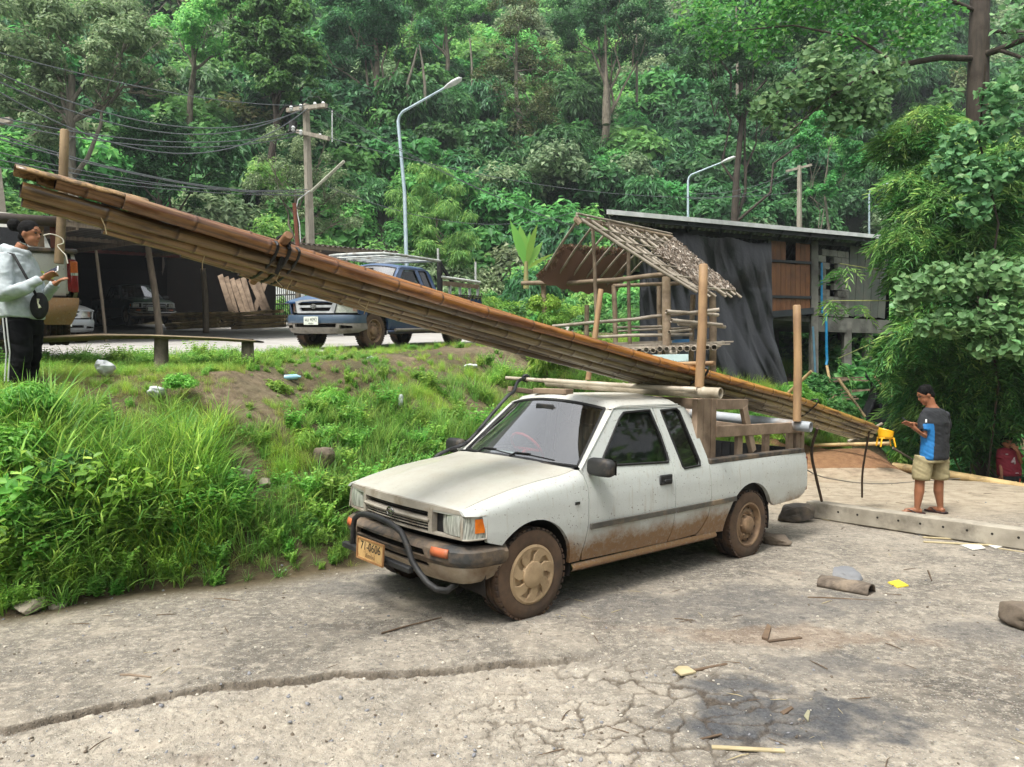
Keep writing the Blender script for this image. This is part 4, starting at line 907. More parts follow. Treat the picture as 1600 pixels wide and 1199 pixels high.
M_silverbright = mat('bright_silver', 'c3c6c8', 'a4a7a9', .35, 6, metal=.3); M_lensbright = mat('clear_lens_bright', 'e4e6dc', 'bfc3ba', .1, 22, spec=.9, coat=.8)
M_pipe = mat('grey_painted_pipe', '9da29f', 'b9bdb8', .5, 7, c3='7b7368', s3=5)
TB = road_M(-3.359, 14.503, rad(243.74))
Mb = dict(paint=paint('blue_paint', '27456e', amt=.8, dustamt=.30, dust='8399b0', zmud=.40, dirt='5b4a38', rough=.3), bumper=paint('blue_grey_bumper', '3d5063', amt=.5, dustamt=.3, zmud=.3), valance=mat('grey_valance', '7c7872', '8f8a82', .7, 8, c3='5f5547', s3=5))
blue = thing('pickup_truck', 'dark blue pickup with a pipe rack over its cab, on the road', 'pickup truck', M=TB)
pickup(blue, Mb, dict(sx=1.084, sz=1.09, step=.07, R=.35, arch=.42, molding=False)); front_round(blue, Mb, 1.084, 1.09, ('ผน 4092', 'เชียงใหม่'), .05)
mb = MB(); z = 1.84
mb.tube([(-2.45, .78, z), (-1.6, .78, z + .01), (-.9, .76, z + .02), (-.52, .66, z + .02), (-.42, .40, z + .02), (-.40, 0, z + .02), (-.42, -.4, z + .02), (-.52, -.66, z + .02), (-.9, -.76, z + .02), (-2.45, -.78, z)], .03, 8)
rk = mb.build('cab_rack', M_pipe, blue, smooth=60)
for x in (-.8, -1.15, -1.5, -1.85, -2.2, -2.45): MB().tube([(x, -.77, z), (x, .77, z)], .022, 6).build('rack_bar', M_pipe, rk, smooth=60)
for s in (1, -1):
    MB().bar((-2.47, s * .76, .98), (-2.47, s * .76, 1.83), .09, .09, (1, 0, 0)).build('rack_post', M_dark if 'M_dark' in globals() else M_blk, blue)
    MB().bar((-2.50, s * .74, 1.80), (-3.05, s * .74, 1.40), .05, .07).build('rack_brace', M_blk, blue)
    MB().tube([(-2.45, s * .78, 1.50), (-4.25, s * .78, 1.46)], .035, 8).build('white_pipe', mat('white_pipe_paint', 'c9ccc6', 'b0b3ad', .5), blue, smooth=60)
    MB().bar((-2.45, s * .76, 1.37), (-4.25, s * .76, 1.35), .05, .10).build('side_rail', M_woodr, blue)
    for x in (-2.9, -3.35, -3.8, -4.2): MB().bar((x, s * .76, 1.0), (x, s * .76, 1.34), .05, .05, (1, 0, 0)).build('rail_upright', M_pipe, blue)
    MB().tube([(-2.7, s * .83, 1.12), (-4.2, s * .83, 1.12)], .02, 6).build('lower_rail', M_blk, blue)
    for x in (-3.4, -3.75, -4.1): MB().tube([(x, s * .80, 1.02), (x, s * .86, 1.18), (x - .1, s * .86, 1.2), (x - .12, s * .83, 1.02)], .014, 6).build('tie_hoop', M_chrome, blue, smooth=60)
    MB().tube([(-.62, s * .86, .36), (-2.55, s * .86, .36)], .035, 8).build('step_bar', mat('step_tube', '6f6a62', '857f74', .5), blue, smooth=60)
    MB().tube([(-2.47, s * .72, 1.82), (-2.47, s * .72, 2.12)], .028, 6).build('rack_stake', M_pipe, blue, smooth=60)
MB().tube([(-4.2, .70, 1.4), (-4.2, .70, 1.95)], .028, 6).build('rack_stake', M_pipe, blue, smooth=60)
flat_text('door_decal', 'D-4D', .07, mat('white_decal', 'd8d8d4', 'c4c4c0', .5), frame((-.86, .856, .55), (-1, 0, 0), (0, 0, 1)), blue)
# dark pickup in the shed
TD = road_M(-14.06, 28.6, rad(-42.7), .17)
Md = dict(paint=paint('dark_teal_paint', '0d2226', amt=.4, dustamt=.25, dust='3f4a48', zmud=.35), grille=M_silverbright)
dark = thing('pickup_truck', 'dark teal old pickup with chrome bull bar parked deep in the shed', 'pickup truck', M=TD)
pickup(dark, Md, dict(step=.1)); front_old(dark, Md, False)
MB().tube([(.75, -.75, .50), (.80, -.6, .46), (.82, 0, .46), (.80, .6, .46), (.75, .75, .50)], .025, 6).tube([(.80, -.35, .46), (.82, -.38, .72), (.82, -.30, .76)], .02, 6).tube([(.80, .35, .46), (.82, .38, .72), (.82, .30, .76)], .02, 6).build('bull_bar', M_chrome, dark, smooth=60)
MB().box((.76, -.12, .60), (.01, .34, .15)).build('licence_plate', M_plateW, dark)
# silver car, nose only in sight
TS = road_M(-11.1, 17.75, rad(-35))
Ms = dict(paint=paint('silver_paint', '8e9496', amt=.4, dustamt=.3, zmud=.3), valance=mat('silver_valance', '8b8f90', '797d7e', .5, 6))
silv = thing('pickup_truck', 'silver pickup under the shed roof, its nose low behind the dented tailgate', 'pickup truck', M=TS)
pickup(silv, Ms, dict(step=.1, sz=.95)); front_round(silv, Ms, 1, .95, ('ขจ 8076', 'ลำพูน'))
# muddy cream pickup seen from behind, beside the woman
TV = road_M(-7.95, 11.1, rad(126.9), .27)
Mv = dict(paint=paint('cream_silver_paint', '9fa096', amt=1., dustamt=.4, zmud=.62, dirt='6f5a40', dust='9b917e'))
cream = thing('pickup_truck', 'mud-splashed cream pickup seen from behind with hand-painted tailgate lettering', 'pickup truck', M=TV)
pickup(cream, Mv, dict(step=.08, sx=1.0, sz=1.07, R=.36, arch=.42, molding=False))
mb = MB(); mb.grid(lambda u, v: (-3.99 - .02 * math.sin(u * 3.14) - .012 * math.sin(v * 9), -.70 + 1.4 * v, .56 + .46 * u), 8, 12); tg = mb.build('tailgate_skin', Mv['paint'], cream, smooth=60)
MB().box((-3.98, 0, 1.06), (.10, 1.66, .05)).build('tailgate_cap', M_blkdirty, cream, bevel=.015)
mb = MB(); mb.grid(lambda u, v: (-3.97 - .07 * math.sin(min(1, u * 1.3) * 1.6) + .02 * math.sin(v * 17 + u * 5) * .4, (-.82 + 1.64 * v) * (1 - .10 * (1 - u) ** 2), .24 + .30 * u), 8, 18); mb.build('rear_bumper', paint('muddy_bumper', 'a29c8c', amt=1.4, zmud=.75, dirt='7a5b3c'), cream, smooth=60)
MB().bar((-4.02, -.70, .555), (-4.02, .70, .555), .02, .018).build('tailgate_gap', M_under, cream)
for s in (1, -1):
    l_ = MB().box((-3.975, s * .79, .88), (.06, .075, .14)).build('tail_lamp', mat('amber_lens_dull', 'b35c22', '934818', .3, 20), cream, bevel=.012); MB().box((-3.977, s * .79, .70), (.06, .075, .20)).build('red_lens', M_redl, l_, bevel=.012); MB().box((-3.978, s * .79, .805), (.06, .07, .03)).build('white_lens', M_lens, l_)
flat_text('painted_letters', 'Vina', .17, mat('yellow_green_paint', 'b9c83a', 'a3b32f', .6), frame((-4.03, -.44, .80), (0, -1, 0), (.0, .08, 1)), tg, xs=1.0)
MB().box((-4.018, -.45, .64), (.01, .13, .06)).build('worn_patch', mat('rust_patch', '6b4630', '553624', .8), tg)
MB().bar((-4.0, -.32, 1.09), (-4.0, -.32, 1.40), .05, .05, (1, 0, 0)).build('rack_post', M_pipe, cream)
MB().bar((-4.02, -.64, 1.09), (-4.02, -.64, 1.41), .03, .13, (0, 1, 0)).build('rack_board', mat('red_brown_board', '6b3e33', '553026', .8, 5), cream)
MB().bar((-4.0, -.46, 1.09), (-4.0, -.46, 1.42), .03, .12, (0, 1, 0)).build('rack_board', M_woodr, cream)
mb = MB(); mb.tube([(-4.06, .8, 1.36), (-4.06, -.70, 1.37)], .055, 12, False); mb.build('rack_pipe', mat('dark_pipe', '3c3430', '4e443c', .6), cream, smooth=60, solid=.006)

# ---------------------------------------------------------------- the shed
M_roofs = mat('shed_roof_sheet', '5a5854', '46443f', .7, 3, c3='6a5544', s3=.8, bump=.05); M_redbeam = mat('red_oxide_beam', '57241f', '6b302a', .7, 5)
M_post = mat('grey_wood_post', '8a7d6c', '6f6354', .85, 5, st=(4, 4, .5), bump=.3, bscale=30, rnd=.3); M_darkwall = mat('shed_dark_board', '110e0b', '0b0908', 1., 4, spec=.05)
sf = Vector((.579, .815, 0)).normalized(); sp_ = Vector((-.815, .579, 0)).normalized(); so = Vector((-11.0, 15.9, 0))
def shp(a, b, h):                       # along the eave, back into the shed, height over the floor
    p = so + sf * a + sp_ * b; return Vector((p.x, p.y, float(Zr(p.y)) + h))
shed = thing('car_shed', 'long open roadside shed with a dark corrugated roof on thin posts', 'shed', (-11, 18, float(Zr(18))))
def wl(v): return v - Vector((-11, 18, float(Zr(18))))
mb = MB(); na = 220
def corr(u, v, a0, a1, b0, b1, h0, h1_): a = a0 + (a1 - a0) * u; return wl(shp(a, b0 + (b1 - b0) * v, h0 + (h1_ - h0) * v + .028 * math.sin(a * 2 * math.pi / .21)))
mb.grid(lambda u, v: corr(u, v, -9, 12.2, 0, 6.1, 2.86, 2.75), 620, 1); mb.build('roof_sheet', M_roofs, shed, smooth=60)
mb = MB(); mb.grid(lambda u, v: corr(u, v, -9, 9.2, 6.0, 14, 2.75, 2.9), 440, 1); mb.build('roof_sheet', M_roofs, shed, smooth=60)
for b, h, m in ((6.0, 2.60, M_redbeam), (0.12, 2.76, M_post), (3.0, 2.70, M_post)): MB().bar(wl(shp(-9, b, h)), wl(shp(12.2, b, h)), .10, .16).build('roof_beam', m, shed)
for a in np.arange(-8, 12.5, 2.4): MB().bar(wl(shp(a, 0.1, 2.72)), wl(shp(a, 6, 2.62)), .06, .10).build('rafter', M_post, shed)
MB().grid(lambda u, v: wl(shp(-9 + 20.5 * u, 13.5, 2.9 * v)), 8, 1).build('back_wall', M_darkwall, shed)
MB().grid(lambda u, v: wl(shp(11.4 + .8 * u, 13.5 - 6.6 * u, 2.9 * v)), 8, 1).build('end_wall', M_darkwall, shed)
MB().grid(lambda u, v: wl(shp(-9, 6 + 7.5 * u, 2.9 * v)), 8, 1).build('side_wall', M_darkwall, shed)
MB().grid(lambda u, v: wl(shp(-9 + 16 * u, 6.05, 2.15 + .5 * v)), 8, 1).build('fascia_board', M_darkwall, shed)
def post_px(name, px0, y0, px1, y1, d, r, m, par, sub=None):
    a = P(px0, y0, d); b = P(px1, y1, d); return MB().tube([wl(a), wl(a.lerp(b, .5)) + Vector((r * .3, 0, 0)), wl(b)], [r * .85, r, r * 1.05], 8).build(name, m, par, smooth=60)
post_px('post', 150, 392, 167, 545, 19, .04, M_post, shed); post_px('post', 231, 386, 251, 535, 20.5, .095, M_post, shed)
post_px('post', 317, 420, 322, 520, 26, .11, M_post, shed); post_px('post', 540, 390, 541, 415, 24, .04, M_post, shed)
for i in range(16):                      # barred screen at the end of the shed
    MB().tube([P(418 + i * 3.1, 440, 31) - shed.location, P(419 + i * 3.1, 512, 31) - shed.location], .018, 5).build('screen_bar', M_blk, shed)
for y in (462, 476): MB().tube([P(414, y, 31) - shed.location, P(470, y - 2, 31) - shed.location], .03, 5).build('screen_rail', M_blk, shed)
w_ = P(385, 432, 33.5); MB().add([P(385, 432, 33.5), P(476, 434, 33.5), P(476, 520, 33.5), P(385, 520, 33.5)], [(0, 1, 2, 3)]).build('white_wall', mat('limewash', 'b9bdbb', 'a3a7a4', .9), None, solid=.1)
tag(bpy.data.objects['white_wall'], 'whitewashed wall seen through the barred screen behind the shed', 'wall')
# bamboo and planks stored in the shed
M_culmold = mat('stored_culm', 'c2a878', '9c855c', .6, 3, st=(1, 1, 1), c3='4a3c2a', s3=2, rnd=.5)
def culm(name, pts, r, m, parent=None, node=.33, n=10, hollow=False, seed=0, taper=.85):
    """a bamboo stem with its rings; a hollow end when cut open"""
    rs = random.Random(seed); pts = [Vector(p) for p in pts]; L = sum((b - a).length for a, b in zip(pts, pts[1:])); d = [0]
    for a, b in zip(pts, pts[1:]): d.append(d[-1] + (b - a).length)
    def at(t):
        t = max(0, min(L, t)); k = max(i for i in range(len(d)) if d[i] <= t + 1e-9); k = min(k, len(pts) - 2); return pts[k].lerp(pts[k + 1], (t - d[k]) / max(1e-6, d[k + 1] - d[k]))
    ts = [(0, .97)]; t = rs.uniform(.08, node)
    while t < L - .05:
        ts += [(t - .03, .965), (t - .010, .975), (t - .004, 1.06), (t + .004, 1.06), (t + .010, .97), (t + .03, .965)]; t += node * rs.uniform(.85, 1.2)
    ts += [(L, .97)]; ts = sorted(ts); rad_ = [r * k * (1 - (1 - taper) * t / L) for t, k in ts]; P_ = [at(t) for t, k in ts]; nf = [1. if k > 1.02 else (.55 if k == .975 else (.25 if k == .965 else 0.)) for t, k in ts]
    mb = MB()
    if hollow:
        q = (P_[1] - P_[0]).normalized(); P_ = [P_[0] + q * .12, P_[0] + q * .004, P_[0]] + P_; rad_ = [r * .78, r * .80, r * .84] + rad_; nf = [1., 1., .6] + nf; P_[2] = P_[3] - q * .0005
    mb.tube(P_, rad_, n); o = mb.build(name, m, parent, smooth=50); a_ = o.data.attributes.new('node', 'FLOAT', 'POINT'); a_.data.foreach_set('value', np.repeat(np.array(nf, np.float32), n)); return o
k = 0
for (x0, x1, yb, dd, n0) in ((268, 372, 512, 27.5, 9), (262, 345, 513, 27, 4), (368, 445, 512, 26.5, 10), (352, 425, 504, 28, 6)):
    for i in range(n0):
        y = yb - 1 - (i // 2) * 5.2; j = random.uniform(-6, 6); o = culm('bamboo_culm', [P(x0 + j, y + 1.5, dd + (i % 2) * .15), P(x1 + random.uniform(-9, 5), y - random.uniform(1, 7), dd - .6 + (i % 2) * .15)], random.uniform(.05, .065), M_culmold, seed=i)
        tag(o, 'old bamboo culm stacked along the shed opening', 'bamboo culm', 'bamboo culms stacked in the shed'); k += 1
for i, (xa, xb, ya) in enumerate([(344, 366, 430), (353, 372, 433), (362, 384, 436), (371, 392, 437), (380, 398, 434), (392, 420, 438), (399, 424, 432), (415, 392, 440)]):
    o = MB().bar(P(xa, ya, 28.5 + .06 * i), P(xb, 500, 27.9 + .06 * i), .20, .03, (0, 1, 0)).build('plank', M_woodr); tag(o, 'rough brown plank leaning in a row at the shed end', 'plank', 'planks leaning in the shed')
# ---------------------------------------------------------------- timber rack on the white truck
def tq(name, a, b, w, h, m=None, par=None, up=(0, 0, 1), bev=.006): return MB().bar(a, b, w, h, up).build(name, m or M_woodr, par, bevel=bev)
for s in (1, -1):
    tq('rack_post', (-2.13, s * .70, .80), (-2.13, s * .70, 1.55), .06, .10, None, truck, (1, 0, 0)); tq('rack_post', (-2.245, s * .70, .80), (-2.245, s * .70, 1.56), .055, .11, None, truck, (1, 0, 0)); tq('rack_post', (-2.35, s * .70, .80), (-2.35, s * .70, 1.555), .06, .08, None, truck, (1, 0, 0))
    tq('rack_rail', (-2.38, s * .715, 1.50), (-2.92, s * .715, 1.49), .045, .10, None, truck); tq('rack_brace', (-2.86, s * .715, 1.47), (-3.05, s * .715, 1.02), .05, .08, None, truck, (1, 0, 0))
    tq('rack_rail', (-2.38, s * .725, 1.245), (-4.02, s * .725, 1.225), .04, .11, None, truck)
    for x in (-2.82, -3.32, -3.80, -3.95, -4.04): tq('rack_upright', (x, s * .70, .82), (x, s * .70, 1.21), .045, .085, None, truck, (1, 0, 0))
tq('cross_beam', (-2.20, -.80, 1.505), (-2.20, .68, 1.505), .08, .10, None, truck); tq('cross_beam', (-2.05, -.86, 1.505), (-1.15, -.80, 1.60), .06, .05, None, truck)
tq('cross_beam', (-4.0, -.75, 1.18), (-4.0, .75, 1.18), .05, .08, None, truck); tq('roof_block', (-1.05, -.30, 1.60), (-1.05, .12, 1.605), .10, .05, None, truck)
M_pvc = mat('pale_bamboo_pipe', 'b3aa98', '9a8f7b', .5, 5, st=(1, 1, 1), c3='6b5d4a', s3=4); M_steelp = mat('grey_pvc', '8f9599', 'a3a8ab', .4, 5, c3='7c6a56', s3=4)
def pipe(name, pts, r, m, par=None, n=18):
    pts = [Vector(p) for p in pts]; q = (pts[0] - pts[1]).normalized(); P_ = [pts[0] - q * .10, pts[0] - q * .002, pts[0]] + pts[0:1] + pts[1:]; R_ = [r * .84, r * .86, r * .9, r] + [r] * (len(pts) - 1); P_[3] = pts[0] - q * .001
    return MB().tube(P_, R_, n).build(name, m, par, smooth=50)
def wtag(o, *a): return tag(o, *a)
pts = [tw(-2.08, .97, 1.615), tw(-2.0, .3, 1.62), tw(-1.80, -.95, 1.66)]
o = culm('bamboo_pole', pts, .052, M_pvc, node=.42, hollow=True, seed=3, n=18, taper=.9); tag(o, 'thick pale bamboo laid across the white truck behind its cab', 'bamboo pole')
o = culm('bamboo_pole', [tw(-1.99, .78, 1.64), tw(-1.80, .2, 1.655), tw(-1.40, -1.15, 1.70)], .024, M_pvc, node=.5, seed=4); tag(o, 'thin pale bamboo stick resting on the thick pole above the truck roof', 'bamboo pole')
o = pipe('drain_pipe', [tw(-3.83, .92, 1.245), tw(-3.74, .0, 1.29), tw(-3.66, -.95, 1.33)], .055, M_steelp); tag(o, 'grey plastic pipe laid across the rear rack of the white truck', 'pipe')
M_peeled = mat('peeled_stake', 'a98963', '8f7353', .6, 4, st=(3, 3, .6), c3='7d6148', s3=3, bump=.15)
def stake(a, b, r, lab, m=M_peeled):
    a, b = Vector(a), Vector(b); mid = a.lerp(b, .5) + Vector((r * .25, 0, 0)); o = MB().tube([a, a.lerp(mid, .5), mid, mid.lerp(b, .55), b - (b - a).normalized() * .01, b], [r, r * 1.02, r, r * .97, r * .95, r * .8], 12).build('wooden_stake', m, smooth=60); return tag(o, lab, 'stake')
a = tw(-2.06, .76, 1.66); stake(a, P(1099, 413, a.y), .042, 'peeled upright stake behind the cab of the white truck, beside the thatched hut')
a = tw(-3.76, .80, 1.30); stake(a, P(1245, 477, a.y), .042, 'peeled upright stake at the truck tail, standing against the grey pipe')
a = tw(-1.86, -.42, 1.70); stake(a, P(939, 452, a.y), .028, 'thinner stake on the far side of the bamboo bundle')
stake(P(92, 412, 8.1), P(101, 203, 8.1), .047, 'tall rough stake rising from the cream pickup beside the woman', mat('rough_stake', '8b7656', '6c5a41', .8, 4, st=(3, 3, .5), c3='4d4032', s3=3, bump=.2))

# ---------------------------------------------------------------- the bamboo bundle
def culmmat(name, stops, dark):
    m, n = newmat(name); tc = n.new('ShaderNodeTexCoord'); sx = n.new('ShaderNodeSeparateXYZ'); n.link(tc.outputs['Object'], sx.inputs[0])
    st = n.coord((1.0, 7, 7)); f = n.noise(st, 2.3, 8, .65, .4); g = n.noise(n.coord((.35, 22, 22)), 3, 5, .7)
    c = n.ramp(n.math('DIVIDE', sx.outputs[0], 9.5), stops)
    an = n.new('ShaderNodeAttribute', attribute_name='node'); c = n.mix(n.math('MULTIPLY', an.outputs['Fac'], .75), c, '2c1a0e'); c = n.mix(n.math('MULTIPLY', n.ramp(f, [(.5, 0.), (.6, 1.)]), .85), c, dark); c = n.mix(n.math('MULTIPLY', n.ramp(g, [(.5, 0.), (.62, 1.)]), .65), c, '2e1e10')
    oi = n.new('ShaderNodeObjectInfo'); hs = n.new('ShaderNodeHueSaturation'); n.link(n.math('ADD', n.math('MULTIPLY', oi.outputs['Random'], .5), 1.0), hs.inputs['Value']); n.link(c, hs.inputs['Color'])
    n.link(hs.outputs[0], n.bs.inputs['Base Color']); n.link(n.math('ADD', n.math('MULTIPLY', f, .5), .08), n.bs.inputs['Roughness']); n.bs.inputs['Coat Weight'].default_value = .2; n.bs.inputs['Coat Roughness'].default_value = .2
    n.bump(g, .15, .004); return m
M_culmA = culmmat('glossy_brown_culm', [(0, '8a6a48'), (.2, 'a26c36'), (.5, 'b97a34'), (.75, 'c1903f'), (1, 'b8964a')], '5a3216')
M_culmB = culmmat('dull_olive_culm', [(0, '8a6e47'), (.25, '7d6c4a'), (.5, '77704f'), (.75, '8f7f50'), (1, '9c8850')], '3d2f1c')
M_inner = mat('culm_inside', '2a1d12', '17100a', .9, 6)
ax0 = [(4.85, 3.70, 2.50), (2.4, 0, 0)]
def axis(t):      # middle of the bundle, t metres forward of the rack beam
    f = Vector((-.754, -.657, 0)); base = Vector((1.41, 6.89, 0)) + f * t
    return Vector((base.x, base.y, float(np.interp(t, [-4.42, -1.75, 0, 2.2, 4.9], [1.0, 1.50, 1.735, 2.105, 2.57]))))
side = Vector((.657, -.754, 0))
def off(p, u, w):
    tt_ = (1.41 - p.x) / .754; tilt = rad(float(np.interp(tt_, [-4.4, -1, 1, 4], [31, 31, 22, 13])))
    return p + side * (u * math.cos(tilt)) + Vector((0, 0, 1)) * (u * math.sin(tilt) + w)
bundle = thing('bamboo_bundle', 'long raft-like bundle of brown bamboo culms slung over the white truck', 'bamboo bundle', tuple(axis(0)))
culms = []   # u across, w above, front end, tail end, radius
spec_ = [(.185, .022, 4.62, -4.36, .043, 'A'), (.15, .052, 4.90, -4.30, .041, 'A'), (.11, .0, 5.04, -4.42, .042, 'B'), (.035, -.022, 5.03, -4.40, .042, 'B'), (-.03, .01, 4.95, -4.42, .038, 'B'), (-.09, -.008, 4.66, -4.35, .037, 'B'),
         (-.15, -.004, 4.25, -4.3, .034, 'B'), (-.205, -.008, 3.9, -4.2, .032, 'B'), (.07, .04, 4.3, -4.3, .032, 'B'), (.0, .035, 4.2, -4.25, .030, 'B')]
for i, (u, w, tf, tt, r, k) in enumerate(spec_):
    A = off(axis(tf), u * .95, w); Bp = off(axis(tt), u * .70, w * .8); X = (Bp - A); L = X.length; X.normalize(); Yv = Vector((0, 0, 1)).cross(X).normalized(); Zv = X.cross(Yv)
    T = Matrix.Translation(A) @ Matrix((X, Yv, Zv)).transposed().to_4x4(); Ti = T.inverted()
    ps = []
    for t in np.linspace(tf, tt, 9):
        kk = (t - tt) / (tf - tt); ps.append(Ti @ (off(axis(t), u * (.70 + .25 * kk), w * (.8 + .2 * kk)) + Vector((.008 * math.sin(t * 2 + i), 0, .008 * math.sin(t * 1.7 + i * 2)))))
    o = culm('culm', ps, r * .95, M_culmA if k == 'A' else M_culmB, bundle, node=.38, hollow=True, n=16, seed=20 + i, taper=.86); o.matrix_world = Matrix.Translation(-axis(0)) @ T; o.parent = bundle
    o.matrix_parent_inverse = Matrix.Identity(4); o.matrix_basis = Matrix.Translation(-axis(0)) @ T
    o.data.materials.append(M_inner)
    for p in o.data.polygons:
        if p.center.x < .125 and math.hypot(p.center.y - ps[0].y, p.center.z - ps[0].z) < r * .86: p.material_index = 1
# split shell at the broken front end
A = off(axis(5.07), .13, .05); mb = MB(); X = (off(axis(4.5), .14, .045) - A); mb.grid(lambda u, v: A + X * u + side * (.05 * math.cos(.4 + v * 2.6)) + Vector((0, 0, .05 * math.sin(.4 + v * 2.6) + .005 * math.sin(u * 30) * (1 - u))) - bundle.location, 10, 8); mb.build('split_culm', M_culmB, bundle, solid=.008)
A = off(axis(4.98), .06, .045); X = (off(axis(4.4), .07, .04) - A); mb = MB(); mb.grid(lambda u, v: A + X * u + side * (.045 * math.cos(v * 2.4)) + Vector((0, 0, .045 * math.sin(v * 2.4) + .004 * math.sin(u * 24 + 2) * (1 - u))) - bundle.location, 10, 8); mb.build('split_culm', M_culmB, bundle, solid=.008)
# lashed cross pieces and bindings
def ringpts(t, k=1.0, m=28):
    c = axis(t); out = []
    for a in np.linspace(0, 2 * math.pi, m + 1): out.append(off(c, .235 * math.cos(a) * k - .005, .066 * math.sin(a) * k + .018) - bundle.location)
    return out
M_brownpeg = mat('brown_peg', '8d6848', '6f4f36', .6, 5, st=(3, 3, .6)); M_rope = mat('black_rubber_strap', '101113', '1b1c1e', .55, 20, bump=.3, bscale=90)
for t, r in ((3.76, .011), (3.83, .009), (3.70, .008), (-.35, .014), (-.42, .012), (-2.6, .009)): MB().tube(ringpts(t), r, 6, False).build('binding_strap', M_rope, bundle, smooth=60)
c = off(axis(3.78), .19, .07) - bundle.location; d_ = (side + Vector((-.05, -.1, .28))).normalized()
o = MB().tube([c - d_ * .62, c - d_ * .2, c + d_ * .085, c + d_ * .095], [.026, .027, .028, .022], 14).build('cross_peg', M_brownpeg, bundle, smooth=50)
MB().tube([c - d_ * .10 + Vector((0, 0, .045)), c - d_ * .05 + Vector((.03, -.02, .0)), c - d_ * .04 + Vector((.02, -.03, -.06)), c - d_ * .10 + Vector((0, -.03, -.15))], .013, 6).build('binding_strap', M_rope, bundle, smooth=60)
for q in (-.16, -.12, -.02): MB().tube([c + d_ * q + (Vector((1, 0, 0)) * math.cos(a) + Vector((0, 0, 1)) * math.sin(a)) * .043 for a in np.linspace(0, 6.28, 15)], .008, 5, False).build('binding_strap', M_rope, bundle, smooth=60)
c = off(axis(-.35), .16, .10) - bundle.location; MB().tube([c - side * .5, c + side * .18], .022, 10).build('cross_peg', M_peeled, bundle, smooth=50)
for i in range(6):      # loose fibres
    t = random.uniform(3, 4.9); p = off(axis(t), random.uniform(0, .15), -.05) - bundle.location; MB().tube([p, p + Vector((random.uniform(-.03, .03), 0, -.05)), p + Vector((random.uniform(-.05, .05), 0, -.09))], .003, 4).build('loose_fibre', mat('bamboo_fibre', 'c2b08a', 'a5936f', .8), bundle)
# rubber hose down the windscreen pillar, sticks hanging from the bundle
def rope(name, pts, r, m, lab, cat='rope', n=6):
    pts = [Vector(p) for p in pts]; q = []
    for i in range(len(pts) - 1):
        p0, p1, p2, p3 = pts[max(i - 1, 0)], pts[i], pts[i + 1], pts[min(i + 2, len(pts) - 1)]
        for t in np.linspace(0, 1, 7)[:-1]: q.append(.5 * ((2 * p1) + (p2 - p0) * t + (2 * p0 - 5 * p1 + 4 * p2 - p3) * t * t + (3 * p1 - p0 - 3 * p2 + p3) * t ** 3))
    q.append(pts[-1]); return tag(MB().tube(q, r, n).build(name, m, smooth=60), lab, cat)
rope('rubber_strap', [tw(-1.47, -.92, 1.705), tw(-1.30, -.85, 1.67), tw(-1.12, -.70, 1.58), tw(-1.0, -.66, 1.53), tw(-.8, -.69, 1.33), tw(-.60, -.735, 1.12), tw(-.42, -.775, 1.05), tw(-.30, -.80, 1.0), tw(-.25, -.86, .9)], .017, M_rope, 'black rubber strap running from the rack down the far windscreen pillar', 'strap')
MB().tube([tw(-1.47, -.92, 1.705) + Vector((.03 * math.cos(a), 0, .03 * math.sin(a))) for a in np.linspace(0, 6.28, 13)], .016, 6, False).build('strap_knot', M_rope, bpy.data.objects['rubber_strap'], smooth=60)
a = tw(-3.95, .93, 1.23); rope('hanging_stick', [a, P(1268, 705, a.y + .3), P(1275, 745, a.y + .7), P(1284, 783, a.y + 1.0)], .016, mat('dark_stick', '3a2b20', '4c3a2b', .8), 'dark bent stick hanging from the rear pipe to the ground', 'stick')
rope('hanging_stick', [off(axis(-4.2), .1, -.04), P(1348, 735, 10.3), P(1347, 777, 10.7)], .014, MATS['dark_stick'], 'thin dark stick propping up the tail of the bamboo bundle', 'stick')
rope('thin_rope', [tw(-3.95, .5, 1.2), P(1262, 735, 9.9), P(1320, 752, 10.8), P(1380, 756, 11), P(1440, 752, 11.2), P(1500, 748, 11.6)], .008, mat('grey_rope', '6b665c', '7f7a6f', .9), 'thin grey rope trailing from the truck across the yard')
rope('white_rope', [P(68, 368, 7.9), P(80, 366, 7.9), P(96, 372, 7.95), P(99, 380, 7.95), P(90, 384, 7.95), P(96, 392, 7.95), P(103, 400, 7.95), P(106, 412, 7.95)], .006, mat('white_rope', 'c9c4b4', 'b5af9e', .8, 30), 'knotted white rope tied round the tall stake on the cream pickup')
# ---------------------------------------------------------------- the thatched bamboo hut
M_pole = mat('weathered_pole', '8f7f6c', '74644f', .85, 4, st=(2, 2, 2), c3='5a4a3a', s3=3, lo3=.5, hi3=.75, bump=.25, bscale=30, rnd=.3)
M_poleg = mat('grey_bamboo_pole', 'a1988a', '857b6c', .7, 4, c3='63584a', s3=3, bump=.15, rnd=.3)
hut = thing('bamboo_hut', 'open bamboo hut with a half-fallen thatched roof behind the white truck', 'hut', tuple(P(1010, 600, 12.3)))
HL = hut.location.copy()
def hp(name, pts, r, m=None, n=8, ends=False):
    v = [P(*p) for p in pts]; w = []
    for i, (a, b) in enumerate(zip(v, v[1:])):
        for t in (0, .33, .66): w.append(a.lerp(b, t) + Vector((random.uniform(-1, 1), 0, random.uniform(-1, 1))) * r * .25)
    w.append(v[-1]); w[0] = v[0]; w = [q - HL for q in w]; R_ = [r * random.uniform(.9, 1.08) for _ in w]
    return MB().tube(w, R_, n).build(name, m or M_pole, hut, smooth=60)
hp('post', [(926, 354, 12), (933, 520, 12)], .032); hp('post', [(982, 389, 12.6), (985, 600, 12.6)], .034); hp('post', [(1041, 433, 11.6), (1044, 600, 11.6)], .068, n=12)
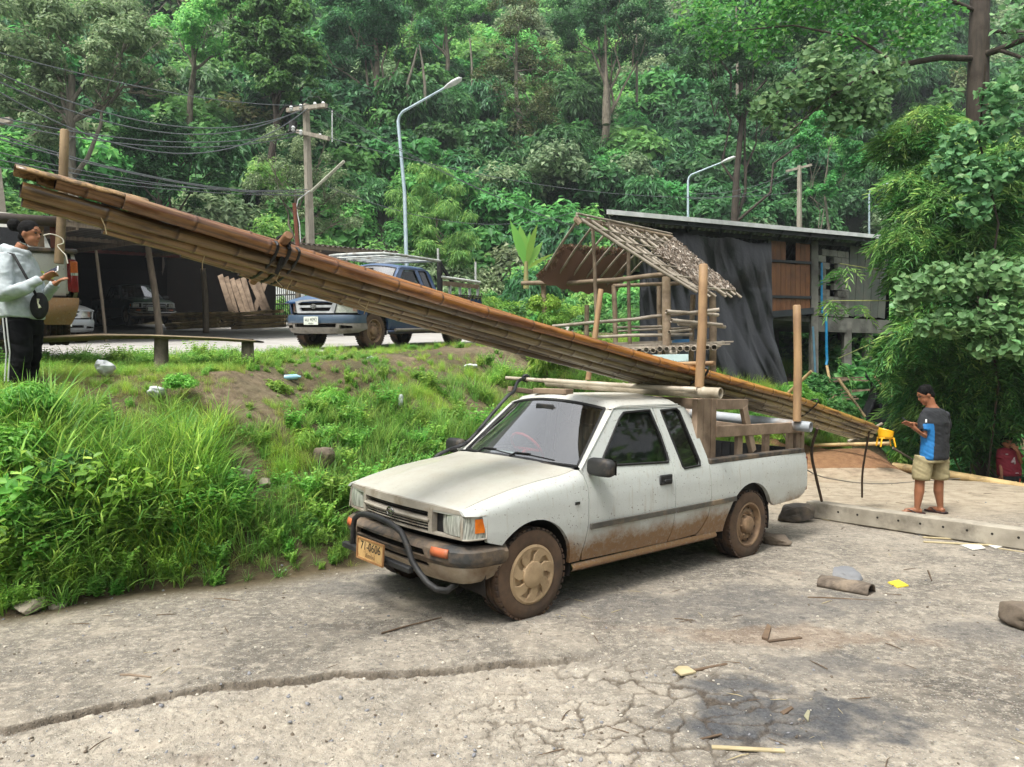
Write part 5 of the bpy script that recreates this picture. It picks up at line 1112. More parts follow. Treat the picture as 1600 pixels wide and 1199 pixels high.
hp('post', [(959, 446, 13.6), (962, 560, 13.6)], .048); hp('post', [(1030, 446, 13.7), (1031, 560, 13.7)], .042); hp('post', [(1083, 461, 13.2), (1079, 590, 13.2)], .045); hp('post', [(1113, 458, 12.6), (1113, 625, 12.6)], .062, n=12)
hp('post', [(917, 477, 13.2), (916, 570, 13.2)], .045); hp('post', [(849, 446, 13.3), (852, 590, 13.3)], .05); hp('post', [(1093, 560, 11.4), (1094, 640, 11.4)], .055, mat('stained_stub', '6b5447', '4a3a33', .8))
hp('beam', [(815, 443, 13.4), (900, 443, 12.9), (962, 437, 12.4), (1042, 429, 11.8)], .042); hp('beam', [(958, 447, 13.6), (1062, 443, 13.2)], .034)
hp('rail', [(863, 510, 12.4), (960, 502, 12.1), (1050, 492, 11.8), (1124, 484, 11.6)], .028, M_poleg); hp('rail', [(932, 527, 12.1), (1000, 524, 12), (1082, 523, 11.9)], .028, M_poleg)
hp('rail', [(964, 512, 12.8), (1040, 510, 12.8)], .022, M_poleg); hp('rail', [(966, 518, 13.4), (1120, 510, 13.2)], .02, M_poleg)
for i, (x0, y0, x1, y1, d) in enumerate([(1041, 487, 1122, 492.5, 11.5), (1049, 501, 1128, 508, 11.45), (1045, 519, 1079, 515.5, 11.5), (1060, 506, 1133, 511, 12.4), (1050, 551, 1060, 549, 11.4)]):
    o = culm('rail', [P(x0, y0, d) - HL, P(x1, y1, d + .6) - HL], .034 if i != 2 else .026, M_poleg, hut, hollow=True, n=12, seed=i)
# floor: long slats on a row of round joists with open ends
for i, (x0, y0, x1, y1, d) in enumerate([(935, 541, 1145, 534, 11.7), (940, 543.5, 1140, 538, 11.55), (930, 545, 1125, 541, 11.45), (950, 539, 1120, 536.5, 12.2), (955, 538, 1105, 533, 12.8), (935, 548, 1075, 545, 11.35), (948, 537, 1110, 531, 13.2)]):
    MB().bar(P(x0, y0, d) - HL, P(x1, y1, d + .05) - HL, .07, .022).build('floor_slat', M_poleg, hut)
for i in range(17):
    x = 946 + i * 10.6; y = 549 - i * .3 + random.uniform(-1, 1.4); culm('floor_joist', [P(x, y, 11.3) - HL, P(x + 14, y - 8, 13.4) - HL], random.uniform(.036, .05), M_poleg, hut, hollow=True, n=12, seed=i)
hp('floor_joist', [(1040, 553, 11.4), (1058, 552, 11.35)], .045, M_poleg)
# roof: rafters, right slope with fallen leaf thatch, left slope hanging
R0, R1, E0, E1 = P(905, 341, 11.6), P(1046, 370, 13.7), P(1087, 460, 11.3), P(1158, 464, 13.3)
for i in range(10):
    t = i / 9; a = R0.lerp(R1, t) + Vector((random.uniform(-.05, .05),) * 2 + (.0,)); b = E0.lerp(E1, t ** 1.0) + Vector((random.uniform(-.06, .06), 0, random.uniform(-.03, .03)))
    w = [a - (b - a) * .03, a.lerp(b, .35) + Vector((0, 0, -.015)), a.lerp(b, .7) + Vector((0, 0, -.02)), b]; MB().tube([q - HL for q in w], [.03, .028, .026, .022], 8).build('rafter', M_poleg, hut, smooth=60)
MB().tube([R0 - HL + Vector((-.06, -.05, -.03)), R0.lerp(R1, .5) - HL, R1 - HL + Vector((.04, 0, -.02))], .045, 10).build('ridge_pole', M_pole, hut, smooth=60)
MB().tube([R0 - HL + Vector((-.05, -.1, .05)), R1 - HL + Vector((.04, 0, .05))], .02, 8).build('ridge_pole', M_poleg, hut, smooth=60)
MB().tube([P(900, 343, 11.5) - HL, P(906, 350, 11.5) - HL], .05, 8).build('ridge_pole', M_pole, hut)
for k, tt in enumerate((.18, .33, .48, .63, .78, .92)):
    a = R0.lerp(E0, tt); b = R1.lerp(E1, tt); MB().tube([a - HL + Vector((0, 0, .03)), b - HL + Vector((0, 0, .03))], .014, 6).build('thatch_lath', M_poleg, hut)
L0, L1 = P(846, 432, 12.4), P(962, 452, 14.6)
for i in range(7):
    t = i / 6; a = R0.lerp(R1, t); b = L0.lerp(L1, t); MB().tube([a - HL, a.lerp(b, .5) - HL + Vector((0, 0, .03)), b - HL], [.022, .02, .018], 6).build('rafter', M_poleg, hut, smooth=60)
rng = np.random.default_rng(44)
def thatch(name, A, B, Cc, D, n, m, size=.16, thick=.05, bias=None):
    u = rng.random(n); v = rng.random(n) if bias is None else bias(rng.random(n), u)
    p = (np.outer((1 - u) * (1 - v), A) + np.outer(u * (1 - v), B) + np.outer((1 - u) * v, D) + np.outer(u * v, Cc)); p[:, 2] += thick * (rng.random(n) - .2) + .03 * np.sin(u * 13) * np.sin(v * 9)
    dn = np.array(D - A); dn = dn / np.linalg.norm(dn); ns = np.cross(np.array(B - A), np.array(D - A)); ns /= np.linalg.norm(ns); ns = ns * np.sign(ns[2])
    V, F = leaf_quads(p - np.array(HL), ns + .75 * unit(rng, n), size * rng.uniform(.5, 1.3, n), size * .42 * rng.uniform(.6, 1.3, n), rng, dirs=dn + .7 * unit(rng, n), fold=.35)
    return tag(obj(name, mesh_np(name, V, F, m), hut), kind='stuff')
M_thatch = leafmat('dry_thatch', '7b6a5f', '9c8f86', 'bdb3ab', .1, .8, .2); M_thatchd = leafmat('brown_thatch', '5f4a38', '7b6350', '93806c', .1, .85, .2)
A_, B_ = R0.lerp(E0, .30), R1.lerp(E1, .10); C_, D_ = R1.lerp(E1, .93), R0.lerp(E0, .80)
thatch('thatch', R0.lerp(E0, .42).lerp(R1.lerp(E1, .4), .35), B_.lerp(R1, .2), C_, E0.lerp(E1, .38).lerp(R0, .12), 6500, M_thatch, .085, .08)
thatch('thatch', R0.lerp(R1, .12).lerp(E0, .03), R1, B_.lerp(C_, .25), R0.lerp(R1, .3).lerp(E0.lerp(E1, .3), .16), 500, M_thatch, .07, .03)
TA, TB_, TC, TD_ = P(880, 386, 12.5), P(985, 393, 14.2), P(965, 456, 14.8), P(838, 436, 12.2)
thatch('thatch', TA, TB_, TC, TD_, 3500, M_thatchd, .10, .07)
mb = MB(); mb.grid(lambda u, v: TA.lerp(TB_, u).lerp(TD_.lerp(TC, u), v) - HL + Vector((0, 0, -.02 + .10 * math.sin(u * 3.14) * -1 + .02 * math.sin(u * 40))), 30, 6); tag(mb.build('thatch_mat', M_thatchd, hut, smooth=60), kind='stuff')
# sign under the hut
sg = thing('sign', 'pale sign board with Thai lettering fixed under the bamboo hut', 'sign', tuple(P(1040, 575, 11.15))); SL = sg.location.copy()
T = frame(tuple(P(1041, 575, 11.15) - SL), (1, .05, .02), (0, 0, 1)); mb = MB(); mb.box((0, 0, 0), (.68, .40, .02)); b = mb.build('board', mat('sign_white', 'c3d8d6', 'b2c9c8', .5, 3), sg, bevel=.004); b.data.transform(T)
MI = mat('sign_green_ink', '1f4a46', '2a5853', .6)
flat_text('sign_lettering', 'ล่องแพรับฝากจ่าย อ่อนมากจ่าย', .062, MI, T @ Matrix.Translation((.0, .085, .012)), b); flat_text('sign_lettering', 'ขอบคุณครับ นอกจ่าย', .06, MI, T @ Matrix.Translation((.05, .0, .012)), b); flat_text('sign_lettering', 'จุดพักแพ', .05, MI, T @ Matrix.Translation((-.1, -.09, .012)), b)
o = MB().bar(P(1052, 534, 11.9), P(1075, 533, 11.9), .2, .05).build('blue_sheet', mat('blue_plastic', '2f6f9c', '275c85', .5)); tag(o, 'small blue plastic sheet lying on the hut floor', 'plastic sheet')

# ---------------------------------------------------------------- the house on stilts
hu = Vector((.88, .475, 0)).normalized(); hv = Vector((.19, .98, 0)).normalized(); ho = Vector((3.3, 18.4, 0))
def HP(u, v, z): q = ho + hu * u + hv * v; return Vector((q.x, q.y, z))
house = thing('stilt_house', 'small timber and block house on concrete stilts with a corrugated roof', 'house', (6, 20, 1)); H0 = house.location.copy()
def hq(*a): return HP(*a) - H0
M_conc = mat('old_concrete', '77766f', '5f5e58', .9, 3, c3='3d3b36', s3=1.5, lo3=.5, hi3=.72, bump=.2, bscale=25); M_sheet = mat('roof_sheet_pale', '9aa09f', '7d8383', .5, 3, c3='6a6258', s3=1.2, metal=.2)
M_frame = mat('dark_frame', '22272a', '30363a', .6, 5)
def rf(u, v):
    U = -1.05 + 10.5 * u; return hq(U, -.75 + 5.2 * v, 5.71 + .035 * U - .62 * v + .035 * math.sin(U * 2 * math.pi / .18) * 1.0 + (-.06 * math.exp(-(U + 1.05) / .15)))
mb = MB(); mb.grid(rf, 700, 2); mb.build('roof_sheet', M_sheet, house, smooth=60, solid=.012)
MB().bar(hq(-1.08, -.77, 5.655), hq(9.47, -.77, 6.025), .03, .11).build('eave_strip', mat('eave_pale', 'd3d6d5', 'b9bdbb', .5, 4), house)
for v, z in ((-.62, 5.60), (.0, 5.53), (2.2, 5.26), (4.2, 5.0)): MB().bar(hq(-1.0, v, z - .03), hq(9.3, v, z + .33), .06, .12).build('purlin', M_frame, house)
for u in np.arange(-.8, 9.3, 1.1): MB().bar(hq(u, -.7, 5.63 + .035 * u), hq(u, 4.3, 5.02 + .035 * u), .05, .10).build('rafter', M_frame, house)
M_panelwood = mat('orange_brown_boards', '8f5f38', '7a4d2c', .6, 3, st=(5, 5, .6), c3='5b3a22', s3=2, lo3=.5, hi3=.8, bump=.2, bscale=20, rnd=.35)
u0, u1 = 4.40, 5.98; zb = lambda u: 3.66 + (u - 4.4) * .11
ns = 8
for i in range(ns):
    a = u0 + (u1 - u0) * i / ns; b = u0 + (u1 - u0) * (i + 1) / ns - .008
    if i in (3, 4):
        MB().add([hq(a, -.02, zb(a)), hq(b, -.02, zb(b)), hq(b, -.02, 5.05), hq(a, -.02, 5.05)] + [hq(a, .02, zb(a)), hq(b, .02, zb(b)), hq(b, .02, 5.05), hq(a, .02, 5.05)], [(0, 1, 2, 3), (7, 6, 5, 4), (0, 4, 5, 1), (3, 2, 6, 7), (0, 3, 7, 4), (1, 5, 6, 2)]).build('plank', M_panelwood, house)
    else:
        o_ = random.uniform(0, .012); MB().add([hq(a, -.02 - o_, zb(a)), hq(b, -.02 - o_, zb(b)), hq(b, -.02 - o_, 5.66), hq(a, -.02 - o_, 5.66)] + [hq(a, .02, zb(a)), hq(b, .02, zb(b)), hq(b, .02, 5.66), hq(a, .02, 5.66)], [(0, 1, 2, 3), (7, 6, 5, 4), (0, 4, 5, 1), (3, 2, 6, 7), (0, 3, 7, 4), (1, 5, 6, 2)]).build('plank', M_panelwood, house)
for z in (5.07, 4.08): MB().bar(hq(u0 - .02, -.06, z), hq(u1 + .02, -.06, z + .06), .05, .07).build('panel_rail', M_frame, house)
MB().bar(hq(u0 - .1, -.05, 3.57), hq(u1 + .05, -.05, 3.76), .16, .18).build('floor_beam', M_frame, house)
MB().bar(hq(u0 - .07, -.04, 3.6), hq(u0 - .07, -.04, 5.68), .09, .09, (1, 0, 0)).build('steel_post', mat('blue_grey_steel', '5c6a70', '4b575d', .5, 6, c3='6b5a4a', s3=3), house)
MB().bar(hq(u0 - .05, -.08, 3.65), hq(u0 + .22, -.10, 1.2), .09, .09, (1, 0, 0)).build('steel_post', MATS['blue_grey_steel'], house)
MB().bar(hq(6.12, -.02, .9), hq(6.12, -.02, 5.75), .20, .20, (1, 0, 0)).build('concrete_post', M_conc, house)
for i, (u, v) in enumerate(((7.55, .0), (8.55, .1), (9.4, .2), (7.6, 3.2), (5.2, 3.0), (9.2, 3.2), (3.6, 3.2), (8.0, 1.7), (1.0, 2.8))):
    MB().bar(hq(u, v, h1(HP(u, v, 0).x, HP(u, v, 0).y) - .3), hq(u, v, 3.5), .22, .22, (1, 0, 0)).build('concrete_post', M_conc, house)
MB().box((0, 0, 0), (4.0, 4.2, .0)) if 0 else None
mb = MB(); mb.add([hq(0, .05, 3.42), hq(9.6, .05, 3.46), hq(9.6, 4.2, 3.46), hq(0, 4.2, 3.42), hq(0, .05, 3.60), hq(9.6, .05, 3.64), hq(9.6, 4.2, 3.64), hq(0, 4.2, 3.60)], [(3, 2, 1, 0), (4, 5, 6, 7), (0, 1, 5, 4), (1, 2, 6, 5), (2, 3, 7, 6), (3, 0, 4, 7)]); mb.build('floor_slab', M_conc, house)
MB().bar(hq(6.25, -.03, 3.38), hq(9.6, -.03, 3.42), .12, .42).build('edge_beam', M_conc, house)
# block wall with a narrow window, then sheet boarding
for r in range(10):
    for c in range(4):
        a = 6.26 + c * .335 + (.16 if r % 2 else 0); z = 3.64 + r * .195
        if a > 7.45: continue
        if 3 <= r <= 8 and 1 <= c <= 1: continue
        MB().bar(hq(a + .005, .0, z + .09), hq(min(a + .325, 7.58), .0, z + .09), .12, .182).build('block', mat('grey_block', '85847c', '72716a', .92, 6, c3='4a4741', s3=2, bump=.3, bscale=40, rnd=.35), house)
for i in range(5):
    a = 7.62 + i * .36; MB().bar(hq(a, -.02, 4.75), hq(a + .335, -.02, 4.72), .03, 2.1).build('wall_board', mat('dark_sheet_board', '5e635b', '4a4f49', .8, 3, c3='6f6e64', s3=1.5, rnd=.3), house)
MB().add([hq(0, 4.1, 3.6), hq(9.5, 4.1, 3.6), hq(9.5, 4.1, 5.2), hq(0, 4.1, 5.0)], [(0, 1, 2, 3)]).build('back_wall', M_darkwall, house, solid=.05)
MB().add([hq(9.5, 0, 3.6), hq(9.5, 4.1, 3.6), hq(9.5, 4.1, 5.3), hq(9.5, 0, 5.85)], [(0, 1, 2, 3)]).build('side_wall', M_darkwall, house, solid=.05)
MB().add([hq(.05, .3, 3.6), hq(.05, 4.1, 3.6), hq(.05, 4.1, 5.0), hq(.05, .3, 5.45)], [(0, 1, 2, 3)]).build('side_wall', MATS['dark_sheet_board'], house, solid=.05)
MB().add([hq(.1, .32, 3.6), hq(4.3, .32, 3.6), hq(4.3, .32, 5.55), hq(.1, .32, 5.45)], [(0, 1, 2, 3)]).build('front_wall', M_conc, house, solid=.05)
M_bluep = mat('blue_pvc', '1f86b8', '1a75a3', .4, 6)
MB().tube([hq(6.42, -.16, 5.15), hq(6.42, -.16, 4.05), hq(6.45, -.16, 3.7)], .035, 8).tube([hq(6.6, -.2, 3.7), hq(6.62, -.2, 2.55), hq(6.64, -.2, 2.35), hq(6.58, -.24, 2.2)], .04, 8).build('drain_pipe', M_bluep, house, smooth=60)
MB().tube([hq(6.05, -.18, 3.3), hq(6.2, -.2, 1.2)], .03, 6).build('drain_pipe', mat('pale_blue_pipe', '5f8aa0', '527b90', .5), house)
# tarpaulin
M_tarp = mat('black_tarpaulin', '070809', '0b0c0e', .32, 2, bump=.35, bscale=11, bdist=.02, spec=.5, coat=.2)
def crease(a, b): return 1 - 2.2 * abs(float(fbm(np.array([a]), np.array([b]), 55, 2)[0]))
def tarp(u, v):
    # u along the house, v downwards
    z = 5.55 - 4.12 * v; drift = .0 + 1.15 * float(sm(.55, 1.0, v)) * (u) ; U = -.15 + 4.55 * u + drift * .45 * u
    f = .09 * abs(math.sin(u * 17 + 4 * v + 2 * math.sin(v * 3))) ** 1.5 * (.4 + v) + .07 * math.sin(u * 9 - 6 * v + 1.3) + .05 * abs(math.sin(u * 31 - 9 * v + 3 * math.sin(u * 5))) + .05 * math.sin((u * 2.3 + v * 3.1) * 6.0) + .05 * crease(u * 7 + v * 1.0, v * 1.3 - u) + .035 * crease(u * 13 - v * 3, v * 3 + u * 3)
    sag = .22 * math.sin(min(1, v * 3.3) * 3.14) * math.sin(u * 6.28 * 1.5 - .6) * .6
    Vv = -.12 - .62 * f * (.25 + .75 * min(1, v * 3)) - sag * .4 - .6 * float(sm(.35, 1, v)); z += -.12 * math.sin(u * 3.14 * 3) ** 2 * (1 - v) * .6
    return HP(U, Vv, z)
mb = MB(); mb.grid(tarp, 170, 170); o = mb.build('tarpaulin', M_tarp, smooth=80); tag(o, 'large wrinkled black tarpaulin hanging down the front of the stilt house', 'tarpaulin')
mb = MB(); mb.grid(lambda u, v: P(1352 + 62 * u * v + 8 * math.sin(v * 5), 578 + 85 * v + 12 * u, 18.5 - 1.6 * u * v + .25 * math.sin(u * 9 + v * 4)), 24, 24); o = mb.build('shade_net', mat('black_net', '15171a', '1f2226', .7)); tag(o, 'black netting slumped between the stilts under the house', 'netting')
for i in range(14):
    x = random.uniform(1290, 1375); y = random.uniform(592, 622); d = random.uniform(19.5, 21.5); o = MB().bar(P(x - 22, y + random.uniform(-6, 6), d), P(x + 24, y + random.uniform(-6, 6), d + random.uniform(-.4, .4)), .12, .04).build('board', M_woodr); tag(o, 'old board thrown on the heap under the stilt house', 'board', 'boards heaped under the stilt house')
for (x0, y0, x1, y1, d, lab) in ((1310, 592, 1352, 652, 16.8, 'pale bamboo pole leaning out from under the house, left of the netting'), (1366, 588, 1402, 630, 16.4, 'thin pole leaning over the black netting'), (1228, 618, 1268, 580, 14.6, 'thin pale stick standing in the weeds beside the tarpaulin'), (1292, 572, 1305, 640, 17.5, 'dark stick leaning against the weeds below the house')):
    o = culm('leaning_pole', [P(x0, y0, d), P(x1, y1, d - .5)], .035, M_culmold, seed=int(x0)); tag(o, lab, 'pole')

# ---------------------------------------------------------------- poles, lamps, wires
M_cpole = mat('concrete_pole', '9c9688', '857f72', .85, 4, st=(3, 3, .4), c3='6f6759', s3=2, bump=.15); M_galv = mat('pale_blue_galvanised', '9fb4bd', 'b3c4ca', .4, 5, metal=.2); M_lampw = mat('lamp_head_white', 'd2d6d4', 'bcc1bf', .4)
def upole(px0, y0, px1, y1, d, w, lab, cat='utility pole'):
    b = P(px1, y1, d); tp = P(px0, y0, d); o = thing('utility_pole', lab, cat, tuple(b)); MB().tube([Vector((0, 0, -.5)), (tp - b) * .5, tp - b], [w * .62, w * .55, w * .42], 4 if w > .15 else 8).build('pole', M_cpole, o, smooth=0); return o, b
pl1, b1 = upole(478, 163, 489, 384 + 130, 24, .26, 'concrete utility pole with two crossarms and many wires behind the shed roof')
pl1.location = b1
def arm(par, b, pts, w, m=None, nm='crossarm'): return MB().bar(P(*pts[0]) - b, P(*pts[1]) - b, w, w).build(nm, m or M_cpole, par)
arm(pl1, b1, [(449, 173, 24.2), (510, 165, 23.4)], .12); arm(pl1, b1, [(453, 203, 24.1), (514, 217, 23.5)], .12)
for x, y in ((455, 170), (470, 168), (492, 165), (505, 164), (458, 202), (470, 208), (500, 214)): MB().lathe([(.03, -.08), (.07, -.03), (.03, 0), (.07, .04), (.03, .10), (.001, .11)], P(x, y, 23.75) - b1, 'z', 8).build('insulator', M_lampw, pl1)
MB().tube([P(458, 190, 24) - b1, P(458, 206, 24) - b1], .14, 8).build('switch_box', M_blk, pl1)
MB().tube([P(470, 168, 24) - b1, P(482, 152, 24) - b1, P(498, 152, 24) - b1, P(508, 166, 24) - b1], .012, 5).build('jumper_wire', M_blk, pl1); MB().tube([P(519, 172, 24) - b1, P(519, 222, 24) - b1], .02, 5).build('cable', M_lampw, pl1)
MB().tube([P(486, 300, 23.9) - b1, P(538, 252, 23.5) - b1], .05, 6).build('tube_lamp', mat('lamp_tube_grey', 'a9ab9a', '8f917f', .5), pl1)
MB().tube([P(484, 298, 23.8) - b1, P(466, 312, 23.8) - b1, P(463, 325, 23.8) - b1, P(468, 350, 23.8) - b1, P(470, 385, 23.8) - b1], .018, 5).build('cable', M_lampw, pl1)
o = MB().tube([P(460, 318, 22), P(465, 384, 22), P(467, 420, 22)], .06, 6).build('wooden_stick', mat('red_stick', '6b3a25', '5a2f1e', .8)); tag(o, 'reddish wooden stick beside the utility pole', 'stick')
o, b = upole(1249, 259, 1249, 372 + 60, 33, .22, 'pale concrete pole rising behind the roof of the stilt house'); MB().bar(P(1228, 268, 33) - b, P(1268, 258, 33) - b, .1, .1).build('crossarm', M_cpole, o)
o, b = upole(-6, 262, 6, 336 + 60, 17, .26, 'grey concrete pole cut by the left edge above the woman'); MB().bar(P(-40, 196, 17) - b, P(18, 188, 17) - b, .12, .12).build('crossarm', M_cpole, o)
def lamp(px0, py0, pxb, pyb, pxt, pyt, xh, yh, d, k, lab):
    b = P(px0, py0, d); o = thing('street_lamp', lab, 'street lamp', tuple(b), 0, 'street lamps'); r = .065 * k
    t = P(pxt, pyt, d) - b; mid_ = P(pxb, pyb, d) - b; h = P(xh, yh, d - .6) - b; a = (h - t)
    MB().tube([Vector((0, 0, -.3)), Vector((0, 0, 0)), mid_, t + Vector((0, 0, -.22)), t + a * .03 + Vector((0, 0, -.06)), t + a * .10 + Vector((0, 0, .02)), h], [r * 1.25, r * 1.2, r, r * .9, r * .8, r * .75, r * .6], 8).build('pole', M_galv, o, smooth=60)
    q = a.normalized(); MB().tube([h - q * .05, h + q * .12, h + q * .35, h + q * .58, h + q * .66], [.05, .11, .15, .12, .03], 10, ell=(1, .6)).build('lamp_head', M_lampw, o, smooth=60)
lamp(638, 515, 632, 300, 622, 180, 696, 137, 26, 1, 'tall pale blue street lamp left of centre, behind the blue truck'); lamp(1075, 470, 1075, 330, 1075, 276, 1128, 254, 36, .9, 'smaller street lamp rising behind the left half of the house roof'); lamp(1358, 470, 1358, 350, 1358, 298, 1396, 284, 44, .9, 'farthest small street lamp, right of the pole behind the house')
M_wire = mat('grey_cable', '4a5052', '5c6264', .5)
def wire(a, b, sag, r, lab):
    a, b = P(*a), P(*b); pts = [a.lerp(b, t) - Vector((0, 0, sag * 4 * t * (1 - t))) for t in np.linspace(0, 1, 22)]; tag(MB().tube(pts, r, 5, False).build('power_line', M_wire, smooth=60), lab, 'cable', 'overhead wires')
L_ = 'wire from the utility pole to the left edge, '
for i, (y0, y1, sg_, r, nm) in enumerate([(66, 165, .3, .010, 'highest of them'), (88, 172, .9, .013, 'second from the top'), (100, 174, 1.0, .013, 'third from the top'), (108, 170, 1.5, .014, 'fourth from the top, sagging most'), (170, 204, .5, .012, 'fifth from the top'), (178, 212, .5, .012, 'sixth from the top'),
                                   (192, 300, .4, .014, 'seventh from the top'), (200, 306, .3, .014, 'eighth from the top'), (224, 300, .3, .010, 'third from the bottom'), (238, 296, .3, .012, 'second from the bottom'), (252, 305, .2, .009, 'lowest of them')]):
    wire((-60, y0, 13 + .2 * i), (480 - (i % 3) * 8, y1, 24 - (i % 2) * .3), sg_, r * 1.15, L_ + nm)
for i, (y0, x1, y1, d1, nm) in enumerate([(166, 1075, 395, 38, 'upper'), (170, 1060, 385, 38, 'middle'), (214, 1249, 300, 33, 'lower'), (290, 900, 330, 34, 'lowest')]):
    wire((508, y0, 23.5), (x1, y1, d1), .9, .012, '%s wire running right from the utility pole across the wooded slope' % nm)
for i, (y0, y1) in enumerate([(262, 292), (270, 300)]): wire((1249, y0, 33), (1075, y1 + 10, 36.2), .4, .014, ('upper' if i == 0 else 'lower') + ' wire between the pole behind the house and the lamp to its left')
# ================================================================ vegetation near the yard
def blades(name, seed, m, n, L, w, spread, lean, curve=1., seg=4):
    rng = np.random.default_rng(seed); V = []; F = []; b = 0
    ang = rng.uniform(0, 2 * np.pi, n); rr = spread * np.sqrt(rng.random(n)); px, py = rr * np.cos(rng.uniform(0, 6.28, n)), rr * np.sin(rng.uniform(0, 6.28, n))
    for i in range(n):
        l = L * rng.uniform(.5, 1.25); a = ang[i]; ln = lean * rng.uniform(.3, 1.3); d = np.array([math.cos(a), math.sin(a)]); sd = np.array([-d[1], d[0]]) * w * rng.uniform(.6, 1.3) * .5
        for k in range(seg + 1):
            t = k / seg; x = ln * l * t ** (1.6) * curve; z = l * (t - .42 * ln * t ** 2.4) ; ww = (1 - t ** 1.6) * (1 if k < seg else 0) + .02; tw_ = .6 * math.sin(i)
            c = np.array([px[i] + d[0] * x, py[i] + d[1] * x, z]); o = np.array([sd[0], sd[1], .0]) * ww
            V.append(c - o); V.append(c + o)
        for k in range(seg): q = b + 2 * k; F.append([q, q + 1, q + 3]); F.append([q, q + 3, q + 2])
        b += 2 * (seg + 1)
    return mesh_np(name, np.array(V), np.array(F), m)
G1 = leafmat('grass_bright', '6c9636', '93ba4e', 'bad672', .45, .45, .4); G2 = leafmat('grass_deep', '557f38', '74a14a', '98bd62', .42, .5, .4); G3 = leafmat('grass_dry', '7d8048', '9a9a5c', 'b8ab77', .2, .8, .4); G4 = leafmat('weed_leaf', '5c8c3a', '7eae4c', 'a8cb68', .45, .45, .4)
GR = [blades('grass_long', 1, G1, 60, .50, .009, .10, .75), blades('grass_long_b', 2, G2, 60, .46, .009, .11, .85), blades('grass_short', 3, G1, 70, .24, .006, .12, .6), blades('grass_short_b', 4, G3, 55, .26, .005, .13, .8), blades('grass_wide', 5, G2, 34, .55, .017, .10, .95), blades('grass_fine', 6, G1, 90, .34, .0045, .12, .7)]
def weed(name, seed, m, n=26, H_=.35, L=.07, W=.032):
    rng = np.random.default_rng(seed); parts = []
    for s in range(n):
        a = rng.uniform(0, 6.28); ln = rng.uniform(.1, .6); h = H_ * rng.uniform(.5, 1.2); k = 9; t = np.linspace(.15, 1, k)
        p = np.stack([math.cos(a) * ln * h * t ** 1.4, math.sin(a) * ln * h * t ** 1.4, h * t], 1) + np.r_[rng.normal(0, .05, 2), 0]
        for sgn in (-1, 1):
            b = a + sgn * (1.2 + rng.normal(0, .4, k)); d = np.stack([np.cos(b), np.sin(b), np.full(k, .15)], 1); Lk = L * rng.uniform(.6, 1.3, k) * (1.2 - .5 * t)
            parts.append(leaf_quads(p + d * Lk[:, None] * .5, np.stack([np.zeros(k), np.zeros(k), np.ones(k)], 1) + .5 * unit(rng, k), Lk, W * rng.uniform(.7, 1.2, k) * (1.2 - .5 * t), rng, dirs=d, hexa=True))
    V, F = merge(parts); return mesh_np(name, V, F, m)
WD = [weed('weed_a', 1, G4), weed('weed_b', 2, G4, H_=.45, L=.08, W=.035), weed('weed_c', 3, G4, n=18, H_=.25, L=.05, W=.028), weed('weed_d', 4, G4, n=24, H_=.4, L=.075, W=.04)]
VAR = GR + WD
rng = np.random.default_rng(77)
N0 = 60000; xx = rng.uniform(-9, 9, N0); yy = rng.uniform(4.2, 24, N0); dt = sdist(TOE, xx, yy); dc = sdist(CREST, xx, yy); de = sdist(EDGE, xx, yy)
ok = (dt > .0) & (de < -.10) & (np.abs(xx) < yy * .78 + 1.2) & ~((dt > 0) & (xx > 5.2) & (yy < 15.4)); xx, yy, dt, dc = xx[ok], yy[ok], dt[ok], dc[ok]
pxx = 800 + FPX * xx / yy
dryc = np.zeros(len(xx))
for (px, py, r) in [(340, 612, .40), (400, 606, .5), (395, 640, .4), (378, 745, .34), (400, 770, .28), (360, 715, .26), (480, 560, .5), (730, 548, .9), (620, 556, .4), (745, 640, .4), (800, 575, .5), (430, 600, .5), (650, 640, .22), (330, 585, .35), (250, 585, .3)]:
    g = ground(px, py); dryc = np.maximum(dryc, sm(1.25, .7, np.hypot((xx - g.x) / (r * .62), (yy - g.y) / (r * .75)) + .5 * fbm(xx * 3, yy * 3, 78)))
dens = .62 + .5 * fbm(xx * .9, yy * .9, 81) + .3 * sm(9, 5, yy); dens = np.where(yy > 10, dens * .75, dens) * (1 - .86 * dryc)
cband = sm(-1.3, -.5, dc) * sm(-7, -6, xx) * sm(-1.2, -2, xx); dens = np.where(cband > .2, np.maximum(dens, .95), dens); dens = np.clip(dens, .04, 1) * np.clip(7.5 / yy, .25, 1) ** 1.1 * 1.15
ok = rng.random(len(xx)) < dens * .85; xx, yy, dt, dc, pxx, dryc = xx[ok], yy[ok], dt[ok], dc[ok], pxx[ok], dryc[ok]; N = len(xx)
lush = np.clip(sm(470, 250, pxx) * sm(-.2, -.9, dc) + .35 * fbm(xx * .8, yy * .8, 83), 0, 1); crest = sm(-.9, -.1, dc) * sm(-5.2, -4.2, xx)
zone = fbm(xx * .55, yy * .55, 85, 3); r_ = rng.random(N)
ix = np.select([r_ < crest * .55 + dryc * .7, zone + .25 * (r_ - .5) > .28, zone > .02, zone > -.22], [3, np.where(r_ < .4, 6, np.where(r_ < .6, 8, 0)), np.where(r_ < .6, 0, 5), np.where(r_ < .5, 2, 5)], np.where(r_ < .5, 1, np.where(r_ < .72, 4, np.where(r_ < .9, 8, 9))))
ix = np.where((rng.random(N) < .09) & (lush < .5), 3, ix); ix = np.where((lush > .55) & (r_ < .7) & (ix < 6), np.where(r_ < .35, 0, np.where(r_ < .5, 1, 4)), ix)
sc = (.64 + .78 * lush) * rng.uniform(.7, 1.3, N) * np.where(yy > 9, 1.15, 1.) * np.where(dryc > .4, .6, 1) * np.where(crest > .3, .8, 1.)
sc = sc * sm(-.02, .45, dt) * .6 + sc * .4
